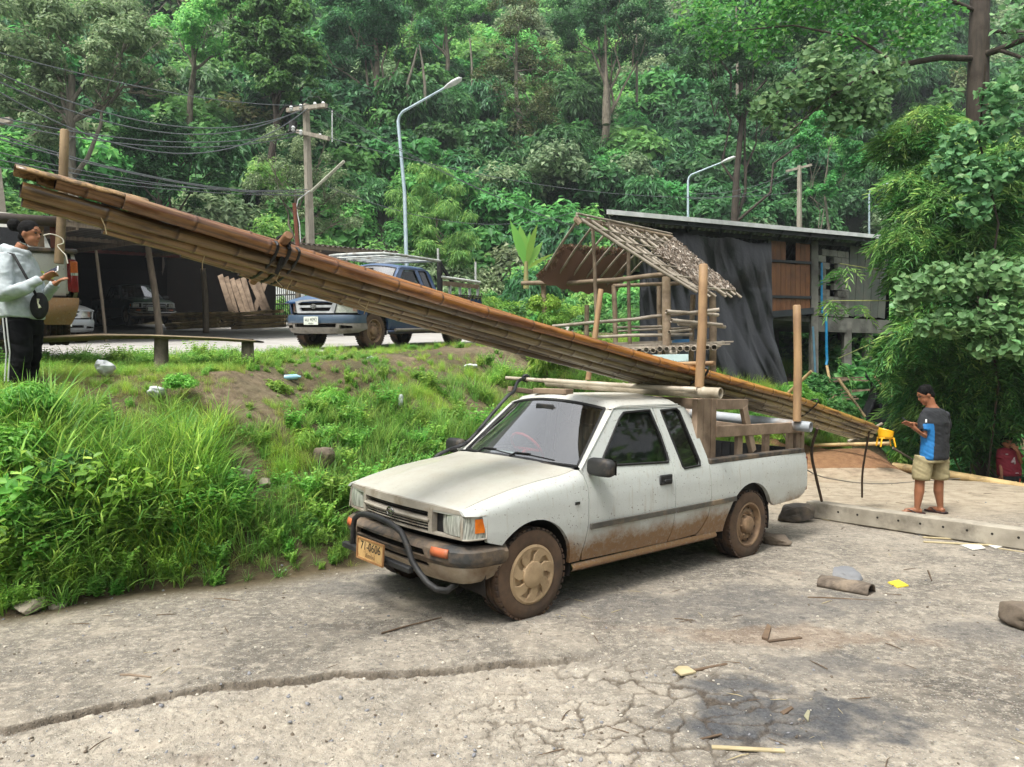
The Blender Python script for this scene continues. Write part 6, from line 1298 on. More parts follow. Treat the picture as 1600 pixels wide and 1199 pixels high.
toeb = (dt < .35) & (xx < -.5); sc = np.where(toeb, sc * 1.05, sc)
z = H(xx, yy) - .03
near_road = sm(-1.5, -.5, dc) * sm(-4.3, -3.6, xx); sc = sc * (1 - .55 * near_road); sc = np.where((dc > -.8) & (xx < -3.0), np.maximum(sc, .55) * .75, sc); ix = np.where((dc > -1.0) & (xx < -2.4) & (r_ < .6), np.where(r_ < .38, 3, np.where(r_ < .5, 2, 8)), ix); ix = np.where((near_road > .5) & (r_ < .5), np.where(r_ < .3, 3, 2), ix)
lean = np.where(dt < 1.2, .35, .12)          # blades tip towards the yard along the foot of the bank
rots = np.stack([lean * rng.uniform(.2, 1.3, N) * .8, lean * rng.uniform(-.2, 1.0, N) * .5, np.zeros(N)], 1); rots[:, 2] = rng.uniform(-.5, .5, N)
scatter('bank_grass', VAR, np.stack([xx, yy, z], 1), rots, sc, ix, 'stuff', 'long bright grass and weeds covering the bank', 'grass'); print('grass', N)
# shrubs on the bank, verge and round the house
B2 = [bush_mesh('weed_bush_a', 201, G4, n=2200, L=.13, W=.05, nc=18, hexa=True), bush_mesh('weed_bush_b', 202, LM['mid'], n=1500, L=.15, W=.06, nc=14), bush_mesh('weed_bush_c', 203, LM['mid'], n=1800, L=.16, W=.08, nc=16, hexa=True), bush_mesh('weed_bush_d', 204, G4, n=1700, L=.2, W=.035, nc=14, droop=True)]
bp = []
for (px, py, d, s, i) in [(40, 560, 6.3, .42, 3), (15, 600, 5.9, .5, 0), (90, 690, 5.9, .45, 1), (30, 750, 5.6, .4, 0), (120, 700, 5.9, .3, 1), (280, 600, 7.3, .22, 0), (470, 820, 6.9, .26, 1), (505, 835, 6.9, .24, 0), (470, 700, 7.6, .35, 3), (640, 660, 9.5, .4, 0), (560, 740, 8.4, .45, 3), (600, 700, 9, .4, 0), (660, 690, 9.3, .35, 1), (430, 610, 8.4, .25, 0), (520, 640, 8.8, .45, 3), (700, 660, 10, .45, 0),
                         (860, 560, 13, .7, 3), (890, 540, 13.5, .6, 0), (845, 510, 14.5, .8, 1), (910, 530, 15, .6, 0), (850, 470, 13.4, .42, 0), (862, 500, 13.3, .45, 3), (1000, 650, 12.5, .5, 1), (1130, 660, 13.5, .5, 0), (1170, 650, 14, .5, 3), (1200, 670, 13.6, .45, 0),
                         (1250, 650, 14.6, .85, 3), (1290, 640, 15.2, .8, 2), (1240, 620, 15.2, .8, 3), (1275, 600, 16.4, .8, 1), (1310, 655, 15.6, .7, 2), (1225, 660, 14.2, .5, 3), (1340, 665, 15.8, .5, 2), (1420, 700, 15.5, .45, 1), (1450, 690, 15.6, .5, 3)]:
    p = P(px, py, d); bp.append((p.x, p.y, min(p.z, float(h1(p.x, p.y)) + 1.0 * s) - .3 * s if d < 11 else p.z - .5 * s, s, i))
rg = np.random.default_rng(6)
def fill(n, x0, x1, y0, y1, s0, s1, kinds, cond=None):
    out = []
    for _ in range(n):
        x, y = rg.uniform(x0, x1), rg.uniform(y0, y1)
        if cond is None or cond(x, y): s = rg.uniform(s0, s1); out.append((x, y, h1(x, y) - .2 * s, s, int(rg.choice(kinds))))
    return out
bp += fill(60, -6, 3, 34.5, 37, .8, 1.7, [0, 1, 2, 3]); bp += fill(90, 5, 26, 27, 38, 1.2, 2.4, [1, 2, 1, 3], lambda x, y: sdist(EDGE, [x], [y])[0] < -.6 or y > 34)
bp += fill(70, 9.8, 22, 19, 30, 1.3, 2.4, [1, 2, 2, 3]); bp += fill(40, 10, 20, 15.5, 20, 1.0, 1.8, [2, 1, 3]); bp += fill(26, 3, 9.5, 24.5, 28, .9, 1.6, [1, 2])
bp += fill(14, -3.2, -.2, 29, 34, .5, 1.0, [0, 1, 3], lambda x, y: sdist(FAR, [x], [y])[0] > -2.5)
bp = np.array(bp); rz = rg.uniform(0, 6.28, len(bp))
scatter('roadside_shrubs', B2, bp[:, :3], np.stack([0 * rz, 0 * rz, rz], 1), bp[:, 3], bp[:, 4].astype(int), 'stuff', 'tangled green shrubs on the bank, verge and round the stilt house', 'shrubs')

# ---------------------------------------------------------------- single trees
M_bark = mat('grey_bark', '7d7566', '5c5548', .9, 5, st=(3, 3, .6), c3='3f3a30', s3=3, bump=.3, bscale=30); M_barkb = mat('brown_bark', '483f36', '352e27', .9, 5, st=(3, 3, .6), c3='2f261e', s3=3, bump=.35, bscale=30); M_barkp = mat('pale_bark', '7f7a6c', '625c50', .85, 4, st=(3, 3, .6), bump=.2)
def limb(mb, a, b, r0, r1, rs, wob=.08, n=7):
    a, b = Vector(a), Vector(b); L = (b - a).length; pts = [a]
    for k in range(1, 6): pts.append(a.lerp(b, k / 5) + Vector((rs.uniform(-1, 1), rs.uniform(-1, 1), rs.uniform(-.6, 1))) * L * wob * (1 if k < 5 else .2))
    mb.tube(pts, [r0 + (r1 - r0) * k / 5 for k in range(6)], n); return pts
def tree(label, base, h, crowns, lm, bark, L, W, n, r0=.2, group=None, seed=0, lims=4, trunk_top=None, cat='tree', hexa=False, droop=False, name='tree', bare=0):
    """crowns: list of (x, y, z, r) relative to the base; leaves gather in clumps on them"""
    rs = random.Random(seed); rng = np.random.default_rng(seed); o = thing(name, label, cat, tuple(base), 0, group)
    mb = MB(); tt = Vector(trunk_top or (rs.uniform(-.3, .3), rs.uniform(-.3, .3), h * .8)); pts = limb(mb, (0, 0, -.4), tt, r0, r0 * .45, rs, .02, 9)
    for k, c in enumerate(crowns):
        if k >= lims * 3: break
        q = pts[rs.choice([2, 3, 4])]; limb(mb, q, (c[0], c[1], c[2]), r0 * .36, r0 * .08, rs, .07, 6)
        for _ in range(2 + bare): d = Vector((rs.gauss(0, 1), rs.gauss(0, 1), rs.gauss(.2, 1))).normalized(); limb(mb, q.lerp(Vector(c[:3]), .65), Vector(c[:3]) + d * c[3] * .95, r0 * .14, r0 * .04, rs, .08, 5)
    mb.build('trunk', bark, o, smooth=60)
    C_ = np.array([c[:3] for c in crowns]); R_ = np.array([c[3] for c in crowns]); sub_c = []; sub_r = []
    for c, r in zip(C_, R_):
        m_ = 10
        d = unit(rng, m_); sub_c.append(c + d * r * rng.uniform(.45, .95, (m_, 1)) * [1, 1, .8]); sub_r.append(r * rng.uniform(.22, .42, m_))
    sc_, sr_ = np.concatenate(sub_c), np.concatenate(sub_r); p, nn, d = clump_pts(rng, n, sc_, sr_, .3, .45)
    V, F = leaf_quads(p, nn, L * rng.uniform(.65, 1.35, n), W * rng.uniform(.65, 1.35, n), rng, dirs=(d + [0, 0, -.9] + .3 * unit(rng, n)) if droop else None, hexa=hexa)
    tag(obj('crown', mesh_np('crown', V, F, lm), o), kind='stuff'); return o
def cr(px, py, d, r, b): q = P(px, py, d) - Vector(b); return (q.x, q.y, q.z, r)
def tree_px(label, px, d, crs, lm, bark, L, W, n, r0=.2, seed=0, dz=0, **k):
    x = (px - 800) / FPX * d; b = Vector((x, d, h1(x, d) + dz)); cs = [cr(a, c, d + e, r, b) for a, c, e, r in crs]
    return tree(label, b, max(c[2] for c in cs), cs, lm, bark, L, W, n, r0, seed=seed, **k)
tree_px('large grey-leaved tree with pale twisting branches, upper left above the wires', 110, 31, [(60, 60, 0, 2.6), (150, 40, 1, 2.8), (190, 90, -.5, 1.9), (110, 130, 0, 2.0), (40, 140, 1, 2.0), (220, 40, 1, 1.6), (250, 120, 0, 1.0), (60, 200, .5, 1.4), (170, 150, 0, 1.0)], LM['grey'], M_barkp, .22, .11, 17000, .3, 301, bare=2)
tree_px('creeper-smothered tree with a rounded dark crown above the utility pole', 425, 40, [(420, 40, 0, 2.4), (460, 70, 0, 2.3), (395, 75, .5, 2.0), (440, 120, 0, 2.0), (480, 130, .4, 1.6), (400, 20, 1, 2.2)], LM['mid'], M_barkb, .24, .15, 15000, .25, 302, hexa=True)
tree_px('sparse olive-grey round tree directly behind the utility pole', 470, 30, [(430, 240, 0, 1.1), (500, 250, 0, 1.3), (460, 290, 0, 1.4), (530, 300, 0, 1.2), (420, 300, .3, 1.0), (500, 340, 0, 1.0), (545, 340, .2, .8)], LM['grey'], M_bark, .13, .05, 9000, .12, 303, bare=2)
tree_px('tall slim brownish-leaved tree at the top centre, between darker trees', 812, 52, [(810, 20, 0, 2.2), (800, 80, 0, 2.6), (840, 110, 0, 2.2), (780, 130, 0, 2.0), (820, 180, 0, 2.4), (845, 190, .5, 1.8), (800, 230, 0, 2.0)], LM['olive'], M_barkp, .20, .09, 12000, .22, 304, bare=2)
tree_px('dark tree with dead pale trunks at its foot, upper centre-left', 590, 50, [(540, 30, 0, 3.0), (600, 20, 0, 3.0), (570, 70, 0, 2.4), (630, 60, 0, 2.4), (510, 80, 0, 2.0)], LM['deep'], M_bark, .24, .12, 13000, .3, 305)
tree_px('dark tree with a bare straight trunk, top centre-right', 947, 55, [(930, 10, 0, 3.2), (980, 20, 0, 3.0), (900, 50, 0, 2.6), (960, 60, 0, 2.4), (1010, 60, 0, 2.6)], LM['deep'], M_bark, .26, .12, 13000, .35, 306)
tree_px('bright yellow-green tree at the top left of centre', 300, 44, [(330, 20, 0, 3.0), (280, 60, 0, 2.2), (370, 70, 0, 1.8)], LM['bright'], M_bark, .25, .13, 9000, .25, 307)
tree_px('light green tree crown at the top edge above the street lamp', 700, 60, [(690, 10, 0, 3.2), (740, 30, 0, 2.6), (650, 30, 0, 2.4)], LM['mid'], M_bark, .26, .13, 9000, .25, 308)
tree_px('feathery bright bamboo clump left of the banana plant', 690, 37, [(680, 290, 0, 1.5), (650, 330, 0, 1.6), (700, 360, 0, 1.8), (740, 400, 0, 1.6), (665, 400, 0, 1.6), (720, 430, 0, 1.2)], LM['bright'], M_bark, .30, .045, 12000, .06, 309, droop=True, cat='bamboo')
tree_px('dark tree on the left slope beneath the wires', 250, 33, [(240, 240, 0, 1.8), (300, 220, 0, 1.8), (200, 270, 0, 1.6), (330, 270, 0, 1.5), (270, 300, 0, 1.6)], LM['deep'], M_barkb, .24, .10, 10000, .2, 310)
tree_px('tall dark tree at the upper right behind the leafy branch', 1150, 40, [(1120, 30, 0, 2.4), (1180, 80, 0, 2.2), (1100, 90, 0, 2.0), (1230, 40, 0, 2.4), (1150, 150, 0, 1.8), (1210, 140, 0, 1.6), (1290, 60, 0, 2.0), (1330, 130, 0, 1.8)], LM['deep'], M_barkb, .22, .11, 14000, .25, 311)
tree_px('slim bare-stemmed tree hung with creepers behind the house roof', 1290, 36, [(1300, 200, 0, 1.5), (1260, 230, 0, 1.2), (1330, 260, 0, 1.4), (1280, 290, 0, 1.0)], LM['mid'], M_barkp, .2, .10, 6000, .1, 312)
for i, (x0, y0, x1, y1, d, lb) in enumerate(((637, 130, 652, 75, 49, 'leaning left'), (664, 135, 655, 70, 49.3, 'leaning right'), (738, 130, 734, 60, 56, 'standing alone below the light crown'), (947, 165, 945, 40, 54, 'the thickest, brown'), (1152, 130, 1150, 10, 50, 'thin, at the upper right'), (995, 130, 993, 20, 58, 'thin, right of the thickest'))):
    o = MB().tube([P(x0, y0 + 30, d), P(x0, y0, d), P((x0 + x1) / 2 + 1, (y0 + y1) / 2, d), P(x1, y1, d)], [.11 if i != 3 else .3, .10 if i != 3 else .28, .08, .05], 8).build('bare_tree', M_barkp if i != 3 else M_bark, smooth=60); tag(o, 'pale bare tree trunk on the wooded slope, ' + lb, 'tree')
# banana plant: every leaf a part
bb_ = P(822, 428, 30); ban = thing('banana_plant', 'young banana plant with upright pale leaves behind the blue truck', 'banana plant', tuple(bb_)); M_ban = leafmat('banana_leaf', '5f8f3a', '7ba84a', '8fb85a', .4, .4, .2)
MB().tube([(0, 0, -.6), (0, 0, .5)], [.12, .07], 8).build('stem', mat('banana_stem', '6f7a45', '8a7a4e', .7), ban, smooth=60)
for (x, y, w) in ((797, 345, .20), (812, 352, .24), (848, 378, .2), (840, 350, .14), (828, 362, .16), (870, 395, .14)):
    tp = P(x, y, 29.8 + (x % 5) * .12) - bb_; mid_ = Vector((tp.x * .35, tp.y * .4, tp.z * .6 + .15)); mb = MB()
    def lf(u, v, tp=tp, mid_=mid_, w=w): q = Vector((0, 0, .1)) * (1 - u) ** 2 + 2 * mid_ * u * (1 - u) + tp * u * u; s = (v - .5) * 2; ww = w * math.sin(min(1, max(0, (u - .12) / .88)) ** .8 * 3.0 + .12); return q + Vector((s * ww, 0, -abs(s) * ww * .3 + abs(s) * 0.02 * math.sin(u * 40)))
    mb.grid(lf, 14, 4); mb.build('leaf', M_ban, ban, smooth=60)

# ---------------------------------------------------------------- bamboo thicket and big tree at the right
MBam = leafmat('bamboo_leaf', '55833f', '77a854', 'a5c96c', .42, .45, .3, .95, .4); MBam2 = leafmat('bamboo_leaf_dark', '355f32', '4b7c40', '6a9a50', .4, .45, .3); MVine = leafmat('vine_leaf', '4a7544', '668f5c', '8db278', .33, .5, .3, .95, .25)
def spray(name, seed, m, n=11, L=.19, W=.026):
    rng = np.random.default_rng(seed); t = np.linspace(0, 1, n); st = np.stack([.30 * t, .03 * np.sin(t * 3), -.16 * t ** 2], 1); c = []; dd = []; 
    for k in range(n):
        a = (1 if k % 2 else -1) * rng.uniform(.35, 1.0) * (1 - .5 * t[k]); d = np.array([math.cos(a), math.sin(a), -.35 - .6 * rng.random()]); d /= np.linalg.norm(d); c.append(st[k] + d * L * .5); dd.append(d)
    dd = np.array(dd); nn = np.array([0, 0, 1.]) + .35 * unit(rng, n)
    V, F = leaf_quads(np.array(c), nn, L * rng.uniform(.7, 1.2, n), W * rng.uniform(.8, 1.2, n), rng, fold=.3, dirs=dd); i = len(V)
    sv = np.stack([st, st + [0, 0, .004]], 1).reshape(-1, 3); sf_ = np.array([[2 * k, 2 * k + 1, 2 * k + 3] for k in range(n - 1)] + [[2 * k, 2 * k + 3, 2 * k + 2] for k in range(n - 1)])
    V, F = merge([(V, F), (sv, sf_)]); return mesh_np(name, V, F, m)
SP = [spray('bamboo_spray_a', 1, MBam), spray('bamboo_spray_b', 2, MBam, 8, .22), spray('bamboo_spray_c', 3, MBam2, 12, .18), spray('bamboo_spray_d', 4, MBam2, 9, .2), spray('bamboo_spray_e', 5, MBam, 14, .16, .02)]
def spray_mass(label, base_px, groups, n, seed, culms, nm='bamboo_plant'):
    rng = np.random.default_rng(seed); b = P(*base_px); b.z = h1(b.x, b.y); o = thing(nm, label, 'bamboo', tuple(b)); rs = random.Random(seed)
    C_ = np.array([P(x, y, d) for x, y, d, r in groups]); R_ = np.array([r for *_, r in groups]); k = rng.choice(len(C_), n, p=R_ ** 2 / np.sum(R_ ** 2)); d = unit(rng, n); p = C_[k] + d * (R_[k] * (.35 + .65 * rng.random(n) ** .6))[:, None] * [1, 1, .85]
    az = np.arctan2(d[:, 1] - .5, d[:, 0]) + rng.normal(0, .7, n)
    pit = rng.uniform(.0, .75, n); dark = (d[:, 2] < -.1) | (rng.random(n) < .35); ix = np.where(dark, rng.choice([2, 3], n), rng.choice([0, 1, 4], n))
    s = scatter('foliage', SP, p - np.array(b), np.stack([rng.normal(0, .3, n), pit, az], 1), rng.uniform(.7, 1.35, n), ix, 'stuff', None, None, o)
    for c in culms:
        q = [P(*c_) - b for c_ in c]; pts = [q[0], q[0].lerp(q[1], .5) + Vector((0, 0, .1)), q[1]] if len(q) == 2 else q; MB().tube(pts, [.022, .016, .006] if len(pts) == 3 else .02, 6).build('culm', M_bamg, o, smooth=60)
    return o
M_bamg = mat('green_culm', '6f7f3f', '8a8a4c', .5, 5)
spray_mass('dense bamboo thicket with long narrow leaves behind the man in shorts', (1500, 745, 14.6), [(1490, 640, 14, .75), (1560, 600, 13.6, .9), (1440, 600, 15, .65), (1520, 680, 14.4, .45), (1600, 640, 14.8, .5), (1470, 560, 14, .7), (1540, 540, 13.2, .7), (1420, 640, 15.4, .4), (1590, 520, 12.8, .7)], 2300, 41, [((1520, 740, 14.6), (1500, 500, 13.6)), ((1545, 740, 14.6), (1590, 480, 13.2)), ((1500, 735, 14.8), (1420, 580, 14.8))])
spray_mass('bamboo branches arching in front of the stilt house end', (1470, 735, 14.9), [(1410, 540, 13.6, .42), (1460, 510, 13.2, .55), (1350, 525, 13.8, .16), (1305, 560, 13.9, .12), (1300, 470, 14, .09), (1318, 418, 14.1, .12), (1490, 550, 13.4, .5), (1430, 470, 13.6, .32), (1340, 480, 13.9, .10), (1385, 580, 13.8, .2)], 400, 42, [((1480, 700, 14.6), (1395, 470, 13.7), (1290, 470, 14)), ((1480, 690, 14.6), (1400, 520, 13.7), (1310, 560, 13.9)), ((1470, 680, 14.6), (1420, 430, 13.8), (1312, 412, 14.1))])
spray_mass('tall bamboo rising to the upper right, below the leafy branch', (1560, 740, 15), [(1420, 380, 13.4, .6), (1460, 330, 13.6, .6), (1425, 290, 14, .5), (1500, 250, 13.8, .6), (1400, 220, 14.5, .4), (1550, 300, 13.2, .7), (1590, 400, 12.8, .6), (1440, 200, 14.4, .6), (1520, 380, 13.2, .6), (1580, 240, 13.2, .5), (1410, 430, 13.8, .25), (1480, 430, 13.2, .5)], 2100, 43, [((1560, 720, 15), (1520, 300, 13.8), (1400, 200, 14.3)), ((1570, 720, 15), (1500, 350, 13.6), (1380, 300, 14)), ((1580, 720, 14.8), (1590, 300, 13.4), (1540, 150, 13.4))])
def leafcloud(o, b, groups, n, L, W, m, seed, name='foliage'):
    rng = np.random.default_rng(seed); C_ = np.array([P(x, y, d) for x, y, d, r in groups]); R_ = np.array([r for *_, r in groups]); k = rng.choice(len(C_), n, p=R_ ** 2 / np.sum(R_ ** 2)); d = unit(rng, n)
    p = C_[k] + d * (R_[k] * rng.random(n) ** .5)[:, None] * [1.15, 1, .95]; nn = np.array([-.1, -.4, .75]) + .75 * unit(rng, n)
    V, F = leaf_quads(p - np.array(b), nn, L * rng.uniform(.55, 1.25, n), W * rng.uniform(.55, 1.25, n), rng, fold=.12, hexa=True); return tag(obj(name, mesh_np(name, V, F, m), o), kind='stuff')
b = P(1526, 700, 15.78); b.z = h1(b.x, b.y); bt = thing('broadleaf_tree', 'big brown-trunked tree at the right edge with round leaves on a long left branch', 'tree', tuple(b)); rs = random.Random(3)
mb = MB(); mb.tube([Vector((.25, .1, -.5)), P(1540, 500, 15.91) - b, P(1527, 300, 15.64) - b, P(1527, 180, 15.64) - b, P(1529, 90, 15.64) - b, P(1531, 0, 15.64) - b, P(1545, -160, 15.64) - b], [.30, .27, .23, .215, .20, .19, .14], 14); mb.build('trunk', M_barkb, bt, smooth=60)
for q, r in ((((1520, 92, 15.64), (1470, 90, 15.23), (1404, 102, 14.82), (1350, 118, 14.42), (1300, 150, 14.14), (1235, 205, 13.87)), (.085, .075, .06, .045, .03, .012)), (((1530, 88, 15.64), (1560, 78, 15.23), (1600, 62, 14.96), (1680, 40, 14.69)), (.09, .08, .07, .05)), (((1560, 78, 15.23), (1590, 88, 14.96), (1640, 110, 14.69)), (.05, .04, .03)), (((1530, 48, 15.64), (1600, 52, 16.05), (1700, 48, 16.32)), (.06, .05, .04)), (((1350, 118, 14.42), (1290, 120, 14.42), (1220, 140, 14.42), (1180, 180, 14.55)), (.03, .022, .016, .008)), (((1270, 165, 14.01), (1245, 205, 14.01), (1215, 228, 14.01), (1232, 232, 14.01)), (.014, .012, .009, .005)), (((1404, 102, 14.82), (1340, 60, 14.96), (1240, 40, 15.50), (1130, 50, 16.32)), (.04, .03, .02, .01)), (((1529, 20, 15.64), (1440, -20, 15.23), (1330, 0, 15.23)), (.06, .04, .02))):
    MB().tube([P(*a) - b for a in q], [q_ * .85 for q_ in r], 8).build('branch', M_barkb, bt, smooth=60)
leafcloud(bt, b, [(1250, 150, 14.14, 0.48), (1300, 130, 14.14, 0.57), (1200, 170, 14.28, 0.35), (1340, 160, 14.28, 0.54), (1380, 120, 14.55, 0.48), (1280, 90, 14.42, 0.41), (1310, 190, 14.14, 0.35), (1230, 200, 14.14, 0.24), (1360, 180, 14.28, 0.34)], 1500, .155, .12, MVine, 51)
leafcloud(bt, b, [(1100, 20, 16.59, 0.68), (1160, 40, 16.32, 0.68), (1230, 20, 15.78, 0.68), (1300, 10, 15.50, 0.75), (1380, 20, 15.23, 0.68), (1450, 20, 14.96, 0.68), (1200, 70, 16.05, 0.48), (1120, 70, 16.59, 0.41), (1330, 60, 15.23, 0.54), (1420, 60, 14.96, 0.48), (1260, -30, 15.50, 0.82), (1360, -30, 15.23, 0.82)], 4200, .135, .08, leafmat('canopy_leaf', '467a3a', '659a4b', '97bf68', .4, .45, .3), 52)
leafcloud(bt, b, [(1590, 120, 14.42, 0.41), (1580, 150, 14.69, 0.48), (1600, 30, 14.96, 0.54), (1480, 150, 14.96, 0.27)], 500, .16, .12, MVine, 53)
b = P(1500, 735, 14.2); b.z = h1(b.x, b.y); vn = thing('vine', 'vine with big round grey-green leaves hanging over the bamboo at the right', 'vine', tuple(b))
VG = [(1500, 220, 12.2, .30), (1560, 200, 12, .35), (1480, 260, 12.2, .32), (1530, 280, 12, .4), (1590, 260, 11.8, .3), (1520, 330, 12, .28), (1560, 150, 12, .3)]; VG2 = [(1430, 450, 12.3, .32), (1480, 440, 12.1, .38), (1540, 430, 12, .42), (1590, 440, 11.8, .4), (1500, 500, 12, .34), (1560, 500, 11.8, .4), (1600, 540, 11.6, .35), (1450, 510, 12.2, .2), (1540, 545, 11.9, .22), (1410, 480, 12.4, .16)]
leafcloud(vn, b, VG, 1000, .14, .115, MVine, 61); leafcloud(vn, b, VG2, 1500, .145, .12, MVine, 62)
MB().tube([Vector((.3, 0, 0)), P(1560, 600, 12.8) - b, P(1540, 480, 12.2) - b, P(1560, 350, 12.2) - b, P(1530, 220, 12.3) - b, P(1540, 100, 11.9) - b], .018, 6).build('stem', M_barkb, vn, smooth=60)
# the nearest round leaves, one by one
rngl = np.random.default_rng(9)
V1, F1 = leaf_quads(np.zeros((1, 3)), np.array([[0., -.6, .8]]), .15, .125, rngl, .12, dirs=np.array([[.2, .3, -.9]]), hexa=True); me1 = mesh_np('leaf', V1, F1, leafmat('vine_leaf_bright', '5f8a55', '7ba26a', '9cc06a', .3, .4, .4))
for i in range(150):
    g = (VG + VG2)[rngl.integers(0, len(VG) + len(VG2))]; q = P(g[0], g[1], g[2]); d = rngl.normal(size=3); d /= np.linalg.norm(d); d[1] = -abs(d[1]); o = obj('leaf', me1, vn); o.location = q - b + Vector(d * g[3] * [1, .9, .7]); o.rotation_euler = tuple(rngl.normal(0, .45, 3)); s = rngl.uniform(.6, 1.1); o.scale = (s, s, s)
V1, F1 = leaf_quads(np.zeros((1, 3)), np.array([[0., -.5, .8]]), .12, .09, rngl, .15, dirs=np.array([[.1, .3, -.9]]), hexa=True); me2 = mesh_np('leaf', V1, F1, MATS['vine_leaf_bright'])
# ---------------------------------------------------------------- people
def ellipsoid(mb, c, r, R=None, n=16, m=10):
    R = R or Matrix.Identity(3); c = Vector(c); v = []; base = []
    for i in range(m + 1):
        th = math.pi * i / m
        for k in range(n): a = 2 * math.pi * k / n; v.append(c + R @ Vector((r[0] * math.sin(th) * math.cos(a), r[1] * math.sin(th) * math.sin(a), r[2] * math.cos(th))))
    return mb.add(v, [(i * n + k, i * n + (k + 1) % n, (i + 1) * n + (k + 1) % n, (i + 1) * n + k) for i in range(m) for k in range(n)])
def loft(mb, rings, f, n=20):
    """rings: (centre, half width across, half depth along f)"""
    f = Vector(f).normalized(); w = Vector((0, 0, 1)).cross(f).normalized(); v = []
    for c, a, b in rings:
        for k in range(n): t = 2 * math.pi * k / n; v.append(Vector(c) + w * (a * math.copysign(abs(math.cos(t)) ** .85, math.cos(t))) + f * (b * math.copysign(abs(math.sin(t)) ** .85, math.sin(t))))
    m = len(rings); F = [(i * n + k, i * n + (k + 1) % n, (i + 1) * n + (k + 1) % n, (i + 1) * n + k) for i in range(m - 1) for k in range(n)]
    return mb.add(v, F + [tuple(range(n))[::-1], tuple(range((m - 1) * n, m * n))])
def fuse(mb, name, m, parent, vox=.009, smooth=4, wrinkle=0, seed=0):
    """closed shapes grown together into one continuous skin"""
    t = mb.build(name + '_tmp', m, None, smooth=0); r = t.modifiers.new('r', 'REMESH'); r.mode = 'VOXEL'; r.voxel_size = vox; r.use_smooth_shade = True
    s = t.modifiers.new('s', 'SMOOTH'); s.factor = .5; s.iterations = smooth
    bpy.context.view_layer.update(); me = bpy.data.meshes.new_from_object(t.evaluated_get(bpy.context.evaluated_depsgraph_get())); bpy.data.objects.remove(t)
    me.name = name; me.materials.clear(); me.materials.append(m)
    if wrinkle:
        n = len(me.vertices); co = np.empty(n * 3, np.float32); me.vertices.foreach_get('co', co); co = co.reshape(-1, 3); no = np.empty(n * 3, np.float32); me.vertices.foreach_get('normal', no); no = no.reshape(-1, 3)
        w = fbm(co[:, 0] * 6 + co[:, 2] * 9, co[:, 1] * 6 - co[:, 2] * 7, seed, 3); w = (1 - np.abs(w) * 2.2); co = co + no * (wrinkle * w)[:, None]; me.vertices.foreach_set('co', co.astype(np.float32).ravel())
    me.polygons.foreach_set('use_smooth', np.ones(len(me.polygons), bool)); me.update(); return obj(name, me, parent)
M_skin = mat('skin', '8a5a40', '9b6a4c', .5, 6, spec=.4); M_skin2 = mat('skin_tan', '80543a', '925f44', .5, 6, spec=.4); M_hair = mat('black_hair', '070606', '0e0d0d', .75, 40, st=(1, 1, 6), bump=.6, bscale=90, spec=.15); M_eye = mat('eye_dark', '15100d', '1d1713', .2)
def hand(mb, wrist, tip_dir, palm_n, curl=.8, s=1., grip=None):
    """palm, four unequal curled fingers, a thumb set off from the side"""
    w = Vector(wrist); d = Vector(tip_dir).normalized(); n = Vector(palm_n).normalized(); sd = d.cross(n).normalized(); n = sd.cross(d).normalized()
    R = Matrix((d, sd, n)).transposed(); c = w + d * .045 * s; ellipsoid(mb, c, (.05 * s, .04 * s, .018 * s), R, 12, 8); mb.tube([w - d * .03 * s, w + d * .02 * s], [.026 * s, .024 * s], 10)
    for k, (o, L) in enumerate(((-.03, .062), (-.010, .072), (.011, .068), (.030, .054))):
        p0 = w + d * .078 * s + sd * o * s; d1 = (d - n * curl * .35).normalized(); d2 = (d - n * curl * 1.2).normalized(); d3 = (d * .5 - n * curl * 1.8).normalized(); L = L * s
        mb.tube([p0 - d * .02 * s, p0, p0 + d1 * L * .45, p0 + d1 * L * .45 + d2 * L * .32, p0 + d1 * L * .45 + d2 * L * .32 + d3 * L * .25], [.009 * s, .0092 * s, .0085 * s, .0078 * s, .006 * s], 8)
    p0 = w + d * .02 * s - sd * .032 * s; t1 = (d * .7 - sd * .8 - n * .4).normalized(); t2 = (d - n * .5 - sd * .1).normalized(); mb.tube([p0 - t1 * .01 * s, p0 + t1 * .032 * s, p0 + t1 * .032 * s + t2 * .03 * s], [.013 * s, .0105 * s, .008 * s], 8)
def head_mesh(mb, c, f, up, s=1.):
    f = Vector(f).normalized(); up = Vector(up).normalized(); sd = up.cross(f).normalized(); up = f.cross(sd).normalized(); R = Matrix((f, sd, up)).transposed(); c = Vector(c)
    q = lambda x, y, z: c + R @ Vector((x * s, y * s, z * s))
    ellipsoid(mb, q(-.012, 0, .02), (.098 * s, .076 * s, .100 * s), R, 24, 16); ellipsoid(mb, q(.022, 0, -.045), (.066 * s, .058 * s, .072 * s), R, 20, 14); ellipsoid(mb, q(.062, 0, -.098), (.026 * s, .026 * s, .020 * s), R, 12, 8)
    mb.tube([q(.078, 0, .012), q(.098, 0, -.022), q(.094, 0, -.034)], [.008 * s, .014 * s, .012 * s], 8); mb.tube([q(.078, -.02, -.066), q(.090, 0, -.064), q(.078, .02, -.066)], [.005 * s, .0095 * s, .005 * s], 8)
    mb.tube([q(.074, -.05, .028), q(.086, -.02, .034), q(.086, .02, .034), q(.074, .05, .028)], [.005 * s] * 4, 8)
    for y in (-1, 1): ellipsoid(mb, q(-.008, y * .077, -.012), (.017 * s, .009 * s, .031 * s), R, 10, 8)
    return q
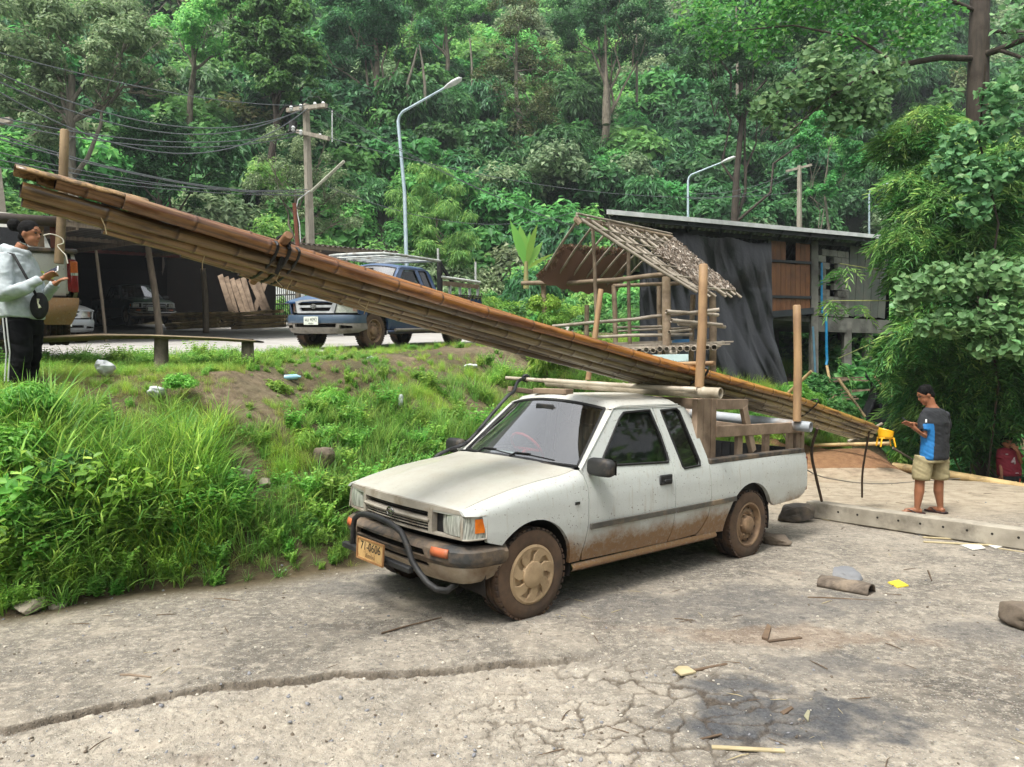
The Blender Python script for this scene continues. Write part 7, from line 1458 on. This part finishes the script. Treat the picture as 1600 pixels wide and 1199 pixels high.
def face_parts(q, par, s=1.):
    for y in (-1, 1):
        mb = MB(); ellipsoid(mb, q(.079, y * .030, .012), (.010 * s, .014 * s, .008 * s)); mb.build('eye', M_eye, par, smooth=60)
        MB().tube([q(.082, y * .014, .040), q(.083, y * .030, .044), q(.070, y * .050, .037)], [.003, .004, .002], 6).build('eyebrow', M_hair, par)
    MB().tube([q(.083, -.02, -.064), q(.093, 0, -.063), q(.083, .02, -.064)], [.002, .0045, .002], 6).build('lips', mat('lips', '7a3f36', '6b352e', .5), par)

def hair_cap(c, f, up, s, par, back=.0, low=-.03, extra=None, name='hair'):
    mb = MB(); q = head_mesh(MB(), c, f, up, s); R = Matrix.Identity(3); f = Vector(f).normalized(); up = Vector(up).normalized(); sd = up.cross(f).normalized(); R = Matrix((f, sd, f.cross(sd))).transposed()
    ellipsoid(mb, q(-.024, 0, .040), (.098 * s, .083 * s, .092 * s), R, 24, 16); ellipsoid(mb, q(-.058, 0, low), (.052 * s, .068 * s, .062 * s), R, 16, 10)
    if extra: extra(mb, q, R)
    return fuse(mb, name, M_hair, par, .007, 2, .004, 3)

# the woman in the grey hoodie, seen from her right side
b = P(40, 612, 7.0); wo = thing('person', 'woman with a hair bun, pale grey hoodie and striped black trousers, holding a phone', 'person', tuple(b)); K_ = 7.0 / FPX
w = lambda px, py, y=0: Vector(((px - 40) * K_, y, (612 - py) * K_))
F_ = Vector((1, -.12, 0)).normalized()
mb = MB(); q = head_mesh(mb, w(48, 366), (1, -.15, -.12), (.1, 0, 1), .98); mb.tube([w(36, 382), w(29, 394), w(26, 408)], [.050, .054, .075], 12)
loft(mb, [(w(30, 402), .15, .07), (w(30, 425), .17, .10), (w(33, 460), .14, .10), (w(36, 490), .17, .12), (w(36, 505), .16, .11)], F_)
mb.tube([w(28, 410, -.17), w(40, 468, -.23), w(78, 442, -.17)], [.045, .038, .026], 10); mb.tube([w(28, 410, .17), w(42, 466, .20), w(80, 440, .05)], [.045, .038, .026], 10)
hand(mb, w(84, 438, -.15), (1, .25, .55), (-.5, .55, .6), .75, .95); hand(mb, w(84, 442, .04), (1, -.25, .6), (-.5, -.4, .7), .7, .9)
for y, x in ((-.09, 4), (.09, -3)): mb.tube([w(36, 500, y), w(38 + x, 552, y), w(34 + x, 605, y)], [.085, .06, .04], 10); ellipsoid(mb, w(42 + x, 609, y), (.12, .045, .035))
fuse(mb, 'body', M_skin, wo, .0075, 3); face_parts(q, wo, .98)
hair_cap(w(48, 366), (1, -.15, -.12), (.1, 0, 1), .98, wo, extra=lambda m, q, R: (ellipsoid(m, w(22, 352), (.058, .055, .058)), m.tube([w(30, 360), w(24, 354)], .03, 8)))
M_hood = mat('pale_grey_fleece', '9fa9ac', 'b0b9bb', .85, 30, bump=.15, bscale=120); mb = MB()
loft(mb, [(w(30, 399), .12, .08), (w(27, 406), .19, .105), (w(28, 430), .215, .145), (w(31, 460), .205, .150), (w(34, 485), .205, .160), (w(35, 497), .200, .155), (w(35, 499), .17, .13)], F_)
mb.tube([w(24, 408, -.15), w(29, 430, -.23), w(40, 466, -.27), (w(60, 456, -.22)), w(80, 441, -.165)], [.085, .085, .080, .062, .040], 14); mb.tube([w(26, 408, .15), w(40, 464, .25), w(80, 442, .06)], [.082, .074, .040], 14)
mb.tube([w(44, 397, 0), w(30, 396, -.10), w(14, 392, -.06), w(12, 392, .05), w(28, 394, .10), w(44, 397, 0)], [.028, .040, .050, .050, .040, .028], 10); ellipsoid(mb, w(12, 398), (.085, .10, .075))
fuse(mb, 'hoodie', M_hood, wo, .010, 3, .010, 7)
M_trou = mat('black_trousers', '08090b', '0d0e10', .9, 20, spec=.15); mb = MB()
loft(mb, [(w(36, 482), .175, .13), (w(36, 505), .185, .135), (w(36, 522), .17, .12)], F_)
for y, x in ((-.09, 4), (.09, -3)): mb.tube([w(37, 505, y), w(40 + x, 552, y * 1.1), w(36 + x, 600, y * 1.1)], [.115, .09, .072], 14)
tr = fuse(mb, 'trousers', M_trou, wo, .010, 3, .008, 9)
for dx in (-.016, .016): MB().tube([w(32, 500, -.221) + Vector((dx, 0, 0)), w(34, 528, -.214) + Vector((dx, 0, 0)), w(36, 552, -.192) + Vector((dx - .01, 0, 0)), w(31, 596, -.172) + Vector((dx - .01, 0, 0))], .006, 6).build('stripe', mat('white_stripe', 'd4d6d6', 'c0c2c2', .7), tr)
M_bag = mat('black_bag', '08090a', '0e0f10', .8, 20, bump=.2); mb = MB(); ellipsoid(mb, w(72, 480, -.10), (.085, .05, .13)); bag = fuse(mb, 'shoulder_bag', M_bag, wo, .01, 2)
MB().tube([w(70, 468, -.10), w(61, 440, -.17), w(40, 403, -.17), w(18, 398, -.1), w(4, 412, .0), w(2, 440, .1), w(20, 470, .16)], .013, 8).build('bag_strap', M_bag, bag, smooth=60)
MB().tube([w(76, 470, -.155), w(76, 477, -.158), w(79, 484, -.155)], [.012, .006, .014], 8).build('key_charm', mat('pale_charm', 'c9cbb0', '8f9270', .5, 40), bag, smooth=60)
ph = MB(); T = Matrix.Translation(w(90, 428, -.10)) @ Matrix.Rotation(rad(28), 4, 'Y').inverted() @ Matrix.Rotation(rad(50), 4, 'X'); ph.box((0, 0, 0), (.155, .078, .009)); o = ph.build('phone', mat('white_phone_case', 'd6d8d8', 'c6c8c8', .3), wo, bevel=.004); o.data.transform(T)
ph = MB(); ph.box((0, 0, .0055), (.135, .066, .002)); s_ = ph.build('screen', mat('phone_glass', '3f4350', '2c303a', .1), o); s_.data.transform(T)
# the man in shorts with his back to us, looking down to the left
b = P(1448, 803, 9.52); b.z = 0; ma = thing('person', 'man in dark and blue sports shirt, khaki shorts and flip-flops looking at a phone', 'person', tuple(b)); K_2 = 9.52 / FPX
m_ = lambda px, py, y=0: Vector(((px - 1448) * K_2, y, (803 - py) * K_2))
Fm = Vector((-.55, .83, 0)).normalized(); Lm = Vector((-.83, -.55, 0)).normalized()
hc = m_(1448, 618) + Fm * .02; mb = MB(); q = head_mesh(mb, hc, (-.88, .05, -.42), (-.35, .1, 1), 1.0); mb.tube([m_(1451, 622), m_(1454, 633), m_(1458, 645)], [.058, .062, .10], 12)
loft(mb, [(m_(1459, 642), .15, .07), (m_(1461, 660), .18, .11), (m_(1460, 690), .15, .10), (m_(1458, 715), .16, .11)], Fm)
mb.tube([m_(1441, 650, -.06), m_(1436, 681, -.12), m_(1420, 667, -.10)], [.045, .040, .028], 10); mb.tube([m_(1480, 650, .10), m_(1487, 680, .14), m_(1470, 672, .3), m_(1440, 664, .20)], [.045, .038, .032, .026], 10)
hand(mb, m_(1419, 666, -.10), (-.9, .1, .55), (.5, .5, .7), .8, 1.05); hand(mb, m_(1436, 664, .14), (-1, -.4, .2), (.3, -.3, .9), .8, 1.0)
for (xh, xk, xa, y) in ((1440, 1436, 1432, -.02), (1470, 1470, 1472, .04)):
    mb.tube([m_(xh, 722, y), m_(xk, 752, y), m_(xk - 1, 768, y), m_(xa, 792, y), m_(xa, 799, y)], [.085, .058, .060, .036, .036], 12)
    fd = Vector((-1, .25, 0)).normalized() if xh == 1440 else Vector((-.45, .9, 0)).normalized(); a = m_(xa, 800, y); mb.tube([a - fd * .05 + Vector((0, 0, .01)), a + fd * .06 + Vector((0, 0, .018)), a + fd * .15 + Vector((0, 0, .008))], [.034, .036, .028], 10)
    for k in range(5): p_ = a + fd * .16 + Vector((-fd.y, fd.x, 0)) * (k - 2) * .016; mb.tube([p_ - fd * .03, p_ + fd * (.022 - .005 * abs(k - 1))], [.011, .009], 6)
fuse(mb, 'body', M_skin2, ma, .0075, 3); face_parts(q, ma); hair_cap(hc, (-.88, .05, -.42), (-.35, .1, 1), 1.0, ma, low=-.02)
M_sh = mat('charcoal_shirt', '1d1f22', '25272b', .9, 20, bump=.1, bscale=90); mb = MB()
loft(mb, [(m_(1457, 638), .10, .07), (m_(1459, 643), .19, .10), (m_(1461, 660), .225, .135), (m_(1461, 690), .205, .135), (m_(1459, 716), .215, .145), (m_(1459, 719), .19, .12)], Fm)
mb.tube([m_(1445, 648, -.05), m_(1439, 660, -.08), m_(1436, 673, -.115)], [.075, .075, .066], 14); mb.tube([m_(1479, 648, .09), m_(1485, 660, .12), m_(1487, 672, .135)], [.075, .073, .066], 14)
sh = fuse(mb, 'shirt', M_sh, ma, .009, 3, .008, 12); sh.data.materials.append(mat('blue_panel', '176eac', '14639c', .75, 20))
for p in sh.data.polygons:
    c = p.center; d = Vector((c.x - m_(1460, 0).x, c.y, 0)); l = d.dot(Lm); ff = d.dot(Fm)
    if c.z < m_(0, 662).z and l > .14 + .14 * (c.z - .8) and ff > -.085 + (c.z - .75) * -.02 and ff < .09 and c.x > m_(1432, 0).x: p.material_index = 1
MB().tube([m_(1437, 655, -.15), m_(1436, 660, -.16)], .012, 6).build('sleeve_badge', mat('white_badge', 'cfd2d2', 'bbbebe', .6), sh)
M_kh = mat('khaki_shorts', '9a8f6c', '8a7f5e', .85, 20, bump=.1, bscale=90); mb = MB(); loft(mb, [(m_(1459, 708), .19, .125), (m_(1458, 722), .20, .135)], Fm)
for (xh, xk, y) in ((1443, 1437, -.02), (1471, 1471, .04)): mb.tube([m_(xh, 714, y), m_(xk, 748, y), m_(xk, 750, y)], [.115, .108, .09], 14)
fuse(mb, 'shorts', M_kh, ma, .009, 2, .008, 15)
for (xa, y, fd) in ((1432, -.02, Vector((-1, .25, 0)).normalized()), (1472, .04, Vector((-.45, .9, 0)).normalized())):
    a = m_(xa, 803, y); sdv = Vector((-fd.y, fd.x, 0)); mb = MB(); pl_ = [(-.09, .03), (-.06, .045), (.05, .042), (.15, .055), (.20, .035), (.215, 0), (.20, -.035), (.15, -.055), (.05, -.042), (-.06, -.045), (-.09, -.03)]
    sn = mb.prism(pl_, .0, .02, lambda p: a + fd * p.x + sdv * p.y + Vector((0, 0, p.z + .002))).build('flip_flop', mat('dark_red_sandal', '3a1d1b', '241413', .7), ma, bevel=.004)
    MB().tube([a + fd * .15 + Vector((0, 0, .05)), a + fd * .10 + sdv * .03 + Vector((0, 0, .055)), a + fd * .03 + sdv * .045 + Vector((0, 0, .02))], .006, 6).tube([a + fd * .15 + Vector((0, 0, .05)), a + fd * .10 - sdv * .03 + Vector((0, 0, .055)), a + fd * .03 - sdv * .045 + Vector((0, 0, .02))], .006, 6).build('sandal_strap', M_blk, sn)
ph = MB(); ph.box((0, 0, 0), (.145, .07, .009)); o = ph.build('phone', mat('dark_phone', '15171b', '0f1013', .3), ma, bevel=.003); o.data.transform(Matrix.Translation(m_(1413, 659, -.07)) @ Matrix.Rotation(rad(35), 4, 'Y') @ Matrix.Rotation(rad(30), 4, 'X'))
# the boy in the maroon shirt below the yard edge, hand at his mouth
b = P(1575, 683, 13.3); b.z -= 1.5; bo = thing('person', 'boy in a maroon football shirt standing below the yard edge, hand at mouth', 'person', tuple(b)); K3 = 13.3 / FPX; zt_ = 1.5
n_ = lambda px, py, y=0: Vector(((px - 1575) * K3, y, zt_ - (py - 683) * K3))
mb = MB(); q = head_mesh(mb, n_(1573, 692, 0), (-.05, -1, -.1), (0, 0, 1), .98); mb.tube([n_(1574, 697), n_(1575, 701), n_(1575, 705)], [.05, .055, .08], 12); Fb = (0, -1, 0)
loft(mb, [(n_(1575, 702), .15, .07), (n_(1576, 712), .17, .10), (n_(1576, 735), .14, .09), (n_(1577, 745), .15, .10)], Fb)
mb.tube([n_(1565, 705), n_(1562, 725, -.03), n_(1559, 741, -.1)], [.042, .034, .026], 10); hand(mb, n_(1559, 742, -.1), (0, -.1, -1), (1, 0, 0), .6); mb.tube([n_(1586, 705), n_(1588, 722, -.12), n_(1577, 704, -.22)], [.042, .036, .026], 10); hand(mb, n_(1576, 702, -.21), (-.3, .5, .8), (.2, 1, .1), .9)
for x in (-1, 1): mb.tube([n_(1576 + x * 7, 748), n_(1576 + x * 8, 778), n_(1576 + x * 8, 808)], [.075, .05, .036], 10); mb.tube([n_(1576 + x * 8, 809, .04), n_(1576 + x * 8, 811, -.14)], [.034, .03], 8)
fuse(mb, 'body', M_skin2, bo, .009, 3); face_parts(q, bo); hair_cap(n_(1573, 692), (-.05, -1, -.1), (0, 0, 1), .98, bo, extra=lambda m, q, R: ellipsoid(m, q(.045, 0, .085), (.04, .075, .03), R))
mb = MB(); loft(mb, [(n_(1575, 700), .09, .06), (n_(1575, 703), .18, .09), (n_(1576, 715), .205, .12), (n_(1577, 742), .20, .13), (n_(1577, 744), .17, .11)], Fb); mb.tube([n_(1566, 704), n_(1561, 717, -.02)], [.072, .064], 12); mb.tube([n_(1585, 704), n_(1589, 716, -.07)], [.072, .064], 12)
M_mar = mat('maroon_shirt', '6e1526', '7c1a2c', .75, 20); sh = fuse(mb, 'shirt', M_mar, bo, .010, 3, .008, 18)
MB().tube([n_(1573, 722, -.132), n_(1576, 716, -.134), n_(1578, 724, -.134)], [.02, .035, .015], 6).build('shirt_crest', mat('white_print', 'c8c4c4', '8d6a70', .7, 60), sh); MB().tube([n_(1565, 709, -.115), n_(1568, 709, -.118)], .012, 6).build('shirt_crest', MATS['white_print'], sh); MB().tube([n_(1579, 738, -.142), n_(1583, 738, -.138)], .010, 6).build('shirt_crest', MATS['white_print'], sh)
mb = MB(); loft(mb, [(n_(1577, 738), .175, .115), (n_(1577, 750), .18, .12)], Fb)
for x in (-1, 1): mb.tube([n_(1577 + x * 7, 745), n_(1577 + x * 9, 768)], [.105, .10], 12)
fuse(mb, 'shorts', mat('black_shorts', '101216', '181a1f', .8), bo, .010, 2, .006, 19); MB().tube([n_(1588, 747, -.10), n_(1586, 760, -.11)], .012, 6).build('orange_piping', mat('orange_trim', 'b9442a', 'a03a24', .7), bo)

# ---------------------------------------------------------------- things on the yard and the bank
def rock(name, c, s, m, lab, seed, cat='rock', flat=1.):
    rng = np.random.default_rng(seed); bm = bmesh.new(); bmesh.ops.create_icosphere(bm, subdivisions=4, radius=1); V = np.array([v.co[:] for v in bm.verts]); F = [[v.index for v in f.verts] for f in bm.faces]; bm.free()
    for _ in range(13): n = unit(rng, 1)[0]; dd = V @ n; k = rng.uniform(.55, .85); V = V - np.outer(np.clip(dd - k, 0, None) * .92, n)
    V = V * (1 + .10 * fbm(V[:, 0] * 2.6 + seed, V[:, 1] * 2.6 + V[:, 2] * 3, seed, 5) + .06 * fbm(V[:, 2] * 6 + seed, V[:, 1] * 6 - V[:, 0] * 4, seed + 3, 4))[:, None] * np.array(s)
    o = obj(name, mesh_np(name, V, np.array(F), m, True)); o.data.set_sharp_from_angle(angle=rad(28)); o.location = c; o.rotation_euler = (rng.uniform(-.1, .1), rng.uniform(-.1, .1), rng.uniform(0, 6)); return tag(o, lab, cat)
M_rockd = mat('dark_rock', '3f3b37', '57514a', .9, 6, c3='6b5f50', s3=4, bump=.4, bscale=30); M_rockb = mat('brown_rock', '5d5348', '75695a', .9, 6, c3='443c33', s3=5, bump=.4, bscale=30); M_rockp = mat('pale_rock', '8a8173', '9d9485', .92, 6, c3='6b6355', s3=4, bump=.4, bscale=30)
def G(px, py, dz=0): g = ground(px, py); g.z += dz; return g
rock('rock', G(1240, 815, .10), (.29, .20, .15), M_rockd, 'dark angular rock beside the truck rear wheel, against the concrete post', 1); rock('rock', G(1208, 850, .04), (.20, .13, .09), M_rockb, 'flat brown stone chocking the rear wheel', 2, flat=.5)
rock('rock', G(1592, 978, .07), (.20, .15, .13), M_rockb, 'brown rock cut by the right edge of the yard', 3); rock('rock', G(46, 952, .03), (.15, .11, .08), M_rockp, 'pale rock half buried at the foot of the bank, lower left', 4); rock('rock', G(382, 755, .05), (.10, .08, .10), M_rockp, 'pale stone sticking out of the bare soil in mid bank', 5)
rock('rock', G(92, 950, .01), (.07, .05, .04), M_rockp, 'small pale stone right of the half-buried rock', 6); rock('rock', G(415, 762, .04), (.08, .06, .06), M_rockp, 'smaller stone just right of the one in the bank soil', 7); rock('rock', G(505, 735, .12), (.10, .12, .16), M_rockb, 'rock showing through the grass behind the truck nose', 8)
rock('rock', G(1322, 905, .03), (.17, .13, .07), mat('blue_grey_slab', '6d6f72', '7b7c7d', .8, 4, bump=.2), 'blue-grey stone slab behind the split log', 9)
M_log = mat('split_log_bark', '6e6357', '4d443a', .9, 6, st=(.6, 5, 5), bump=.5, bscale=14, c3='8a7c6a', s3=5); a, b2 = G(1283, 915, .055), G(1362, 930, .055); mb = MB(); X = b2 - a
mb.grid(lambda u, v: a + X * u + Vector((0, 0, 1)) * (.075 * math.sin(v * 3.14159) * (1 + .06 * math.sin(u * 14 + v * 9)) - .045) + X.cross(Vector((0, 0, 1))).normalized() * (-.085 * math.cos(v * 3.14159)), 16, 12); mb.grid(lambda u, v: a + X * u + Vector((0, 0, -.05)) + X.cross(Vector((0, 0, 1))).normalized() * (.085 - .17 * v), 16, 2)
o = mb.build('split_log', M_log, smooth=60, solid=.012); tag(o, 'grey-barked half log lying on the yard before the slab', 'log')
def flatbit(name, pts, h, m, lab, cat):
    q = [G(*p) for p in pts]; z = min(v.z for v in q) ; mb = MB(); n = len(q); mb.add([(v.x, v.y, v.z + .002) for v in q] + [(v.x, v.y, v.z + .002 + h) for v in q], [tuple(range(n))[::-1], tuple(range(n, 2 * n))] + [(i, (i + 1) % n, n + (i + 1) % n, n + i) for i in range(n)]); return tag(mb.build(name, m, bevel=.002), lab, cat)
flatbit('packet', [(1387, 912), (1402, 920), (1420, 917), (1404, 908)], .012, mat('yellow_wrapper', 'c9b52c', 'ddca4c', .5, 20), 'crumpled yellow packet on the yard right of the log', 'packet')
M_split = mat('pale_split_wood', 'b3a684', '9a8c6a', .8, 5, st=(1, 1, 1), bump=.2); M_stick = mat('brown_stick', '4f4032', '6a5744', .9, 6, bump=.3)
def stick(x0, y0, x1, y1, w, h, m, lab, cat='stick', fl=True):
    a, b2 = G(x0, y0, h * .6), G(x1, y1, h * .6); mid_ = a.lerp(b2, .5) + Vector((0, 0, .003)); o = MB().bar(a, b2, w, h).build('stick', m, bevel=min(w, h) * .3) if fl else MB().tube([a, a.lerp(mid_, .5) + Vector((.004, .006, 0)), mid_, b2], [w * .5, w * .55, w * .45, w * .3], 6).build('stick', m, smooth=60); return tag(o, lab, cat)
stick(1112, 1170, 1226, 1176, .026, .012, M_split, 'pale split stick at the bottom of the picture below the oil stain'); stick(1080, 1160, 1128, 1149, .012, .008, M_stick, 'reddish sliver left of the oil stain'); stick(596, 991, 690, 966, .012, .010, M_stick, 'long thin brown stick before the truck bumper', fl=False)
stick(188, 1057, 236, 1060, .016, .012, mat('greyish_stick', '8a7a68', '756656', .9), 'short greyish stick on the grey asphalt, lower left', fl=False); stick(334, 937, 376, 941, .012, .01, M_stick, 'dark twig near the foot of the bank', fl=False); stick(1085, 1050, 1136, 1040, .022, .014, M_stick, 'brown bark strip touching the flat pale chip')
flatbit('wood_chip', [(1053, 1049), (1064, 1058), (1088, 1053), (1074, 1044), (1060, 1044)], .012, M_split, 'flat pale wooden chip shaped like a spoon', 'wood chip'); flatbit('wood_chip', [(1219, 1116), (1236, 1107), (1240, 1110), (1224, 1121)], .012, M_stick, 'dark brown chip inside the oil stain', 'wood chip'); flatbit('wood_chip', [(1256, 1122), (1262, 1112), (1266, 1114), (1263, 1130)], .01, mat('grey_green_chip', '989478', '85826a', .8), 'small grey-green chip in the oil stain', 'wood chip')
flatbit('bark_piece', [(1190, 1000), (1199, 979), (1205, 984), (1200, 1003)], .02, M_stick, 'upright torn bark scrap in mid yard', 'bark'); stick(1200, 1004, 1252, 998, .026, .012, M_stick, 'dark bark strip beside the torn scrap', 'bark'); stick(1450, 893, 1456, 909, .014, .012, M_stick, 'forked twig right of the yellow packet', fl=False); stick(1262, 935, 1384, 941, .015, .01, M_stick, 'thin dark strip under the split log', fl=False)
stick(1442, 841, 1530, 846, .035, .015, M_split, 'pale split slat lying along the concrete post'); stick(1443, 848, 1560, 854, .04, .015, M_split, 'longer pale slat in front of the first one'); stick(1560, 858, 1600, 864, .02, .01, M_split, 'thin pale strip cut by the right edge')
flatbit('paper_scrap', [(1500, 853), (1520, 861), (1540, 858), (1530, 851)], .01, mat('white_scrap', 'c9c6bd', 'b5b2a9', .8), 'white scrap beneath the pale slats', 'scrap'); flatbit('paper_scrap', [(1540, 852), (1556, 859), (1566, 856), (1556, 850)], .012, MATS['white_scrap'], 'second white scrap at the slat ends', 'scrap')
# concrete pole lying across the yard
a = Vector((3.75, 9.30, .105)); b2 = Vector((5.75, 6.75, .105)); X = (b2 - a).normalized(); post = thing('concrete_post', 'long square concrete post with bolt holes lying across the yard', 'post', tuple(a)); M_cp = mat('pale_concrete_post', 'a39c8d', '857e70', .9, 4, c3='5f594e', s3=2.5, lo3=.5, hi3=.7, bump=.3, bscale=30)
MB().bar((0, 0, 0), b2 - a, .20, .20).build('post_body', M_cp, post, bevel=.012); nrm = Vector((X.y, -X.x, 0)); nrm = nrm if nrm.y < 0 else -nrm
for k in range(14): c = X * (.42 + k * .235) + nrm * .1008 + Vector((0, 0, .02)); MB().tube([c - nrm * .004, c + nrm * .001], .013, 10).build('bolt_hole', M_under, post)
o = culm('bamboo_pole', [P(1396, 729, 14.0), P(1480, 741, 13.2), P(1620, 765, 11.9)], .08, M_culmold, hollow=True, n=14, seed=71, node=.6); tag(o, 'thick brown bamboo lying along the far yard edge behind the man', 'bamboo pole')
o = MB().tube([P(1300, 713, 15.3), P(1390, 726, 14.4), P(1520, 750, 12.9)], .02, 6).build('thin_pole', M_culmold, smooth=60); tag(o, 'thin pole lying on the orange earth', 'pole'); o = MB().tube([P(1270, 696, 14.5), P(1392, 693, 13.6)], .035, 8).build('thin_pole', M_culmold, smooth=60); tag(o, 'thin straight pole lying level with the bundle tail', 'pole')
for (x0, y0, x1, y1, d, lb) in ((1395, 700, 1442, 728, 14.2, 'grey pole sloping down behind the yellow chair'), (1590, 690, 1560, 740, 14.3, 'pale pole beside the boy, leaning left'), (1520, 720, 1542, 690, 14.2, 'short pale stick propped in the bamboo leaves'), (1325, 690, 1378, 662, 12.0, 'pale forked stick before the yellow chair')): o = MB().tube([P(x0, y0, d), P(x1, y1, d + .2)], .022, 7).build('leaning_pole', M_poleg, smooth=60); tag(o, lb, 'pole')
# yellow plastic chair
cb_ = P(1384, 698, 13.2); ch = thing('plastic_chair', 'bright yellow plastic chair standing at the tail of the bamboo bundle', 'chair', tuple(cb_), rad(-10)); ch.scale = (.7,) * 3; M_yel = mat('yellow_plastic', 'd9a012', 'e3ae1c', .35, 6)
MB().box((0, 0, .22), (.34, .34, .035)).build('seat', M_yel, ch, bevel=.012)
def shell(u, v): a = math.pi + (v - .5) * rad(250); k = math.cos((v - .5) * 2 * 1.25) ; return (.02 + (.18 + .03 * u) * math.cos(a), (.185 + .02 * u) * math.sin(a), .23 + u * (.12 + .14 * max(0, k)))
mb = MB(); mb.grid(shell, 6, 24); mb.build('backrest', M_yel, ch, smooth=60, solid=.02)
for s in (1, -1):
    for x in (-.14, .14): MB().bar((x, s * .15, .22), (x * 1.25, s * .185, 0), .06, .03, (1, 0, 0)).build('leg', M_yel, ch, bevel=.006)
# plank bench on the bank top
be = thing('plank_bench', 'long warped plank bench on log stumps along the bank top', 'bench', tuple(P(250, 560, 8.8))); bl_ = be.location.copy(); M_slab = mat('bench_slab', '75664f', '5f523f', .85, 4, bump=.3, bscale=20, c3='8f8369', s3=2)
mb = MB(); 
def slab(u, v): x = 6 + 400 * u; y = float(np.interp(u, [0, .15, .4, .6, .85, 1], [531, 526, 521.5, 522, 526, 530])); d = 8.35 + .5 * u; th = float(np.interp(u, [0, .3, .6, .9, 1], [.075, .085, .05, .045, .03])); a = v * 2 * math.pi; return P(x, y, d) - bl_ + Vector((0, .16 * math.cos(a), -.03 + (.5 * th) * (math.sin(a) if math.sin(a) < 0 else min(1, 1.6 * math.sin(a)) * .6)))
mb.grid(slab, 60, 16); mb.build('plank', M_slab, be, smooth=60)
for x, y, d, r in ((252, 528, 8.66, .075), (387, 530, 8.82, .07), (12, 533, 8.4, .08)): q_ = P(x, y, d) - bl_; MB().tube([q_, q_ - Vector((0, 0, .2)), q_ - Vector((0, 0, .5))], [r, r * 1.05, r * 1.15], 12).build('stump', M_bark, be, smooth=60)
# litter on the bank
M_plas = mat('white_plastic_bag', 'c8cdce', 'b3b8ba', .35, 8, spec=.6)
def bag_(c, s, lab, m=None, seed=0): mb = MB(); ellipsoid(mb, (0, 0, 0), s, None, 24, 16); v = np.array(mb.v); k = 1 + .5 * fbm(v[:, 0] * 22 + seed, v[:, 1] * 22 + v[:, 2] * 25, seed, 3); mb.v = [tuple(q) for q in v * k[:, None]]; o = mb.build('plastic_bag', m or M_plas, smooth=30); o.location = c; return tag(o, lab, 'plastic bag')
bag_(G(163, 590, .10), (.09, .07, .08), 'crumpled white plastic bag on the bank top near the bench', seed=1); bag_(G(243, 625, .08), (.09, .07, .05), 'white plastic scraps in the grass below the bag', seed=2); bag_(G(626, 640, .12), (.035, .03, .07), 'upright white and orange wrapper in the bank grass', seed=3); bag_(G(735, 577, .05), (.12, .08, .04), 'pale litter on the bank above the truck windscreen', seed=4); bag_(G(445, 770, .05), (.05, .04, .03), 'small pale scrap in the bare patch of the bank', seed=5); bag_(G(578, 563, .03), (.05, .04, .03), 'white scrap below the blue truck', seed=6)
c = G(455, 598, .06); o = MB().tube([c + Vector((-.08, 0, 0)), c + Vector((.06, .02, .01)), c + Vector((.09, .02, .01)), c + Vector((.11, .02, .01))], [.032, .032, .013, .013], 12).build('plastic_bottle', mat('clear_blue_bottle', 'a8c6d0', '7fb2c8', .15, 10), smooth=60); tag(o, 'clear bottle with blue label lying on the bare bank soil', 'bottle')
bb = G(1225, 640); 
# small loose stuff
rng = np.random.default_rng(8); N = 9000; rr = 2.9 * (12.5 / 2.9) ** rng.random(N); an = rng.uniform(-.72, .74, N); X, Y = rr * np.tan(an), rr; tq_ = sdist(TOE, X, Y); ok = tq_ < .1; low = yard_relief(X, Y)[1]; ok &= (rng.random(N) < .28 + .5 * low + .6 * np.exp(-(tq_ / .25) ** 2)); X, Y = X[ok], Y[ok]
def peb(seed, m):
    rng = np.random.default_rng(seed); bm = bmesh.new(); bmesh.ops.create_icosphere(bm, subdivisions=1, radius=1); V = np.array([v.co[:] for v in bm.verts]); F = [[v.index for v in f.verts] for f in bm.faces]; bm.free(); return mesh_np('pebble', V * rng.uniform(.7, 1.1, (len(V), 1)) * [1, .8, .5], np.array(F), m, False)
PM = [peb(1, M_rockp), peb(2, mat('white_pebble', 'c9c2b4', 'b0a99b', .9)), peb(3, M_rockb), peb(4, mat('grey_pebble', '85868a', '737478', .9))]
sz_ = .004 + .013 * rng.random(len(X)) ** 3; scatter('loose_gravel', PM, np.stack([X, Y, H(X, Y) + yard_relief(X, Y)[0] + sz_ * .2], 1), rng.uniform(0, 6, (len(X), 3)) * [.1, .1, 1], sz_, rng.integers(0, 4, len(X)), 'stuff', 'loose pebbles scattered over the yard', 'gravel')
def twig(seed, m): rng = random.Random(seed); return MB().tube([(-.5, 0, 0), (-.2, rng.uniform(-.02, .02), .02), (.2, rng.uniform(-.03, .03), .01), (.5, rng.uniform(-.05, .05), 0)], [.02, .025, .02, .01], 5).build('twig_src', m)
TW_ = []
for k, m in enumerate((M_stick, M_split, M_stick)): o = twig(k, m); C.objects.unlink(o); TW_.append(o)
N = 230; rr = 3.0 * (13 / 3.0) ** rng.random(N); an = rng.uniform(-.6, .74, N); X, Y = rr * np.tan(an), rr; ok = (sdist(TOE, X, Y) < .1) & ((X > .2) | (rng.random(N) < .3)); X, Y = X[ok], Y[ok]; n = len(X)
scatter('twig_litter', TW_, np.stack([X, Y, H(X, Y) + yard_relief(X, Y)[0] + .006], 1), np.stack([0 * X, 0 * X, rng.uniform(0, 6, n)], 1), rng.uniform(.03, .15, n), rng.integers(0, 3, n), 'stuff', 'small twigs and straw scattered over the yard', 'litter')
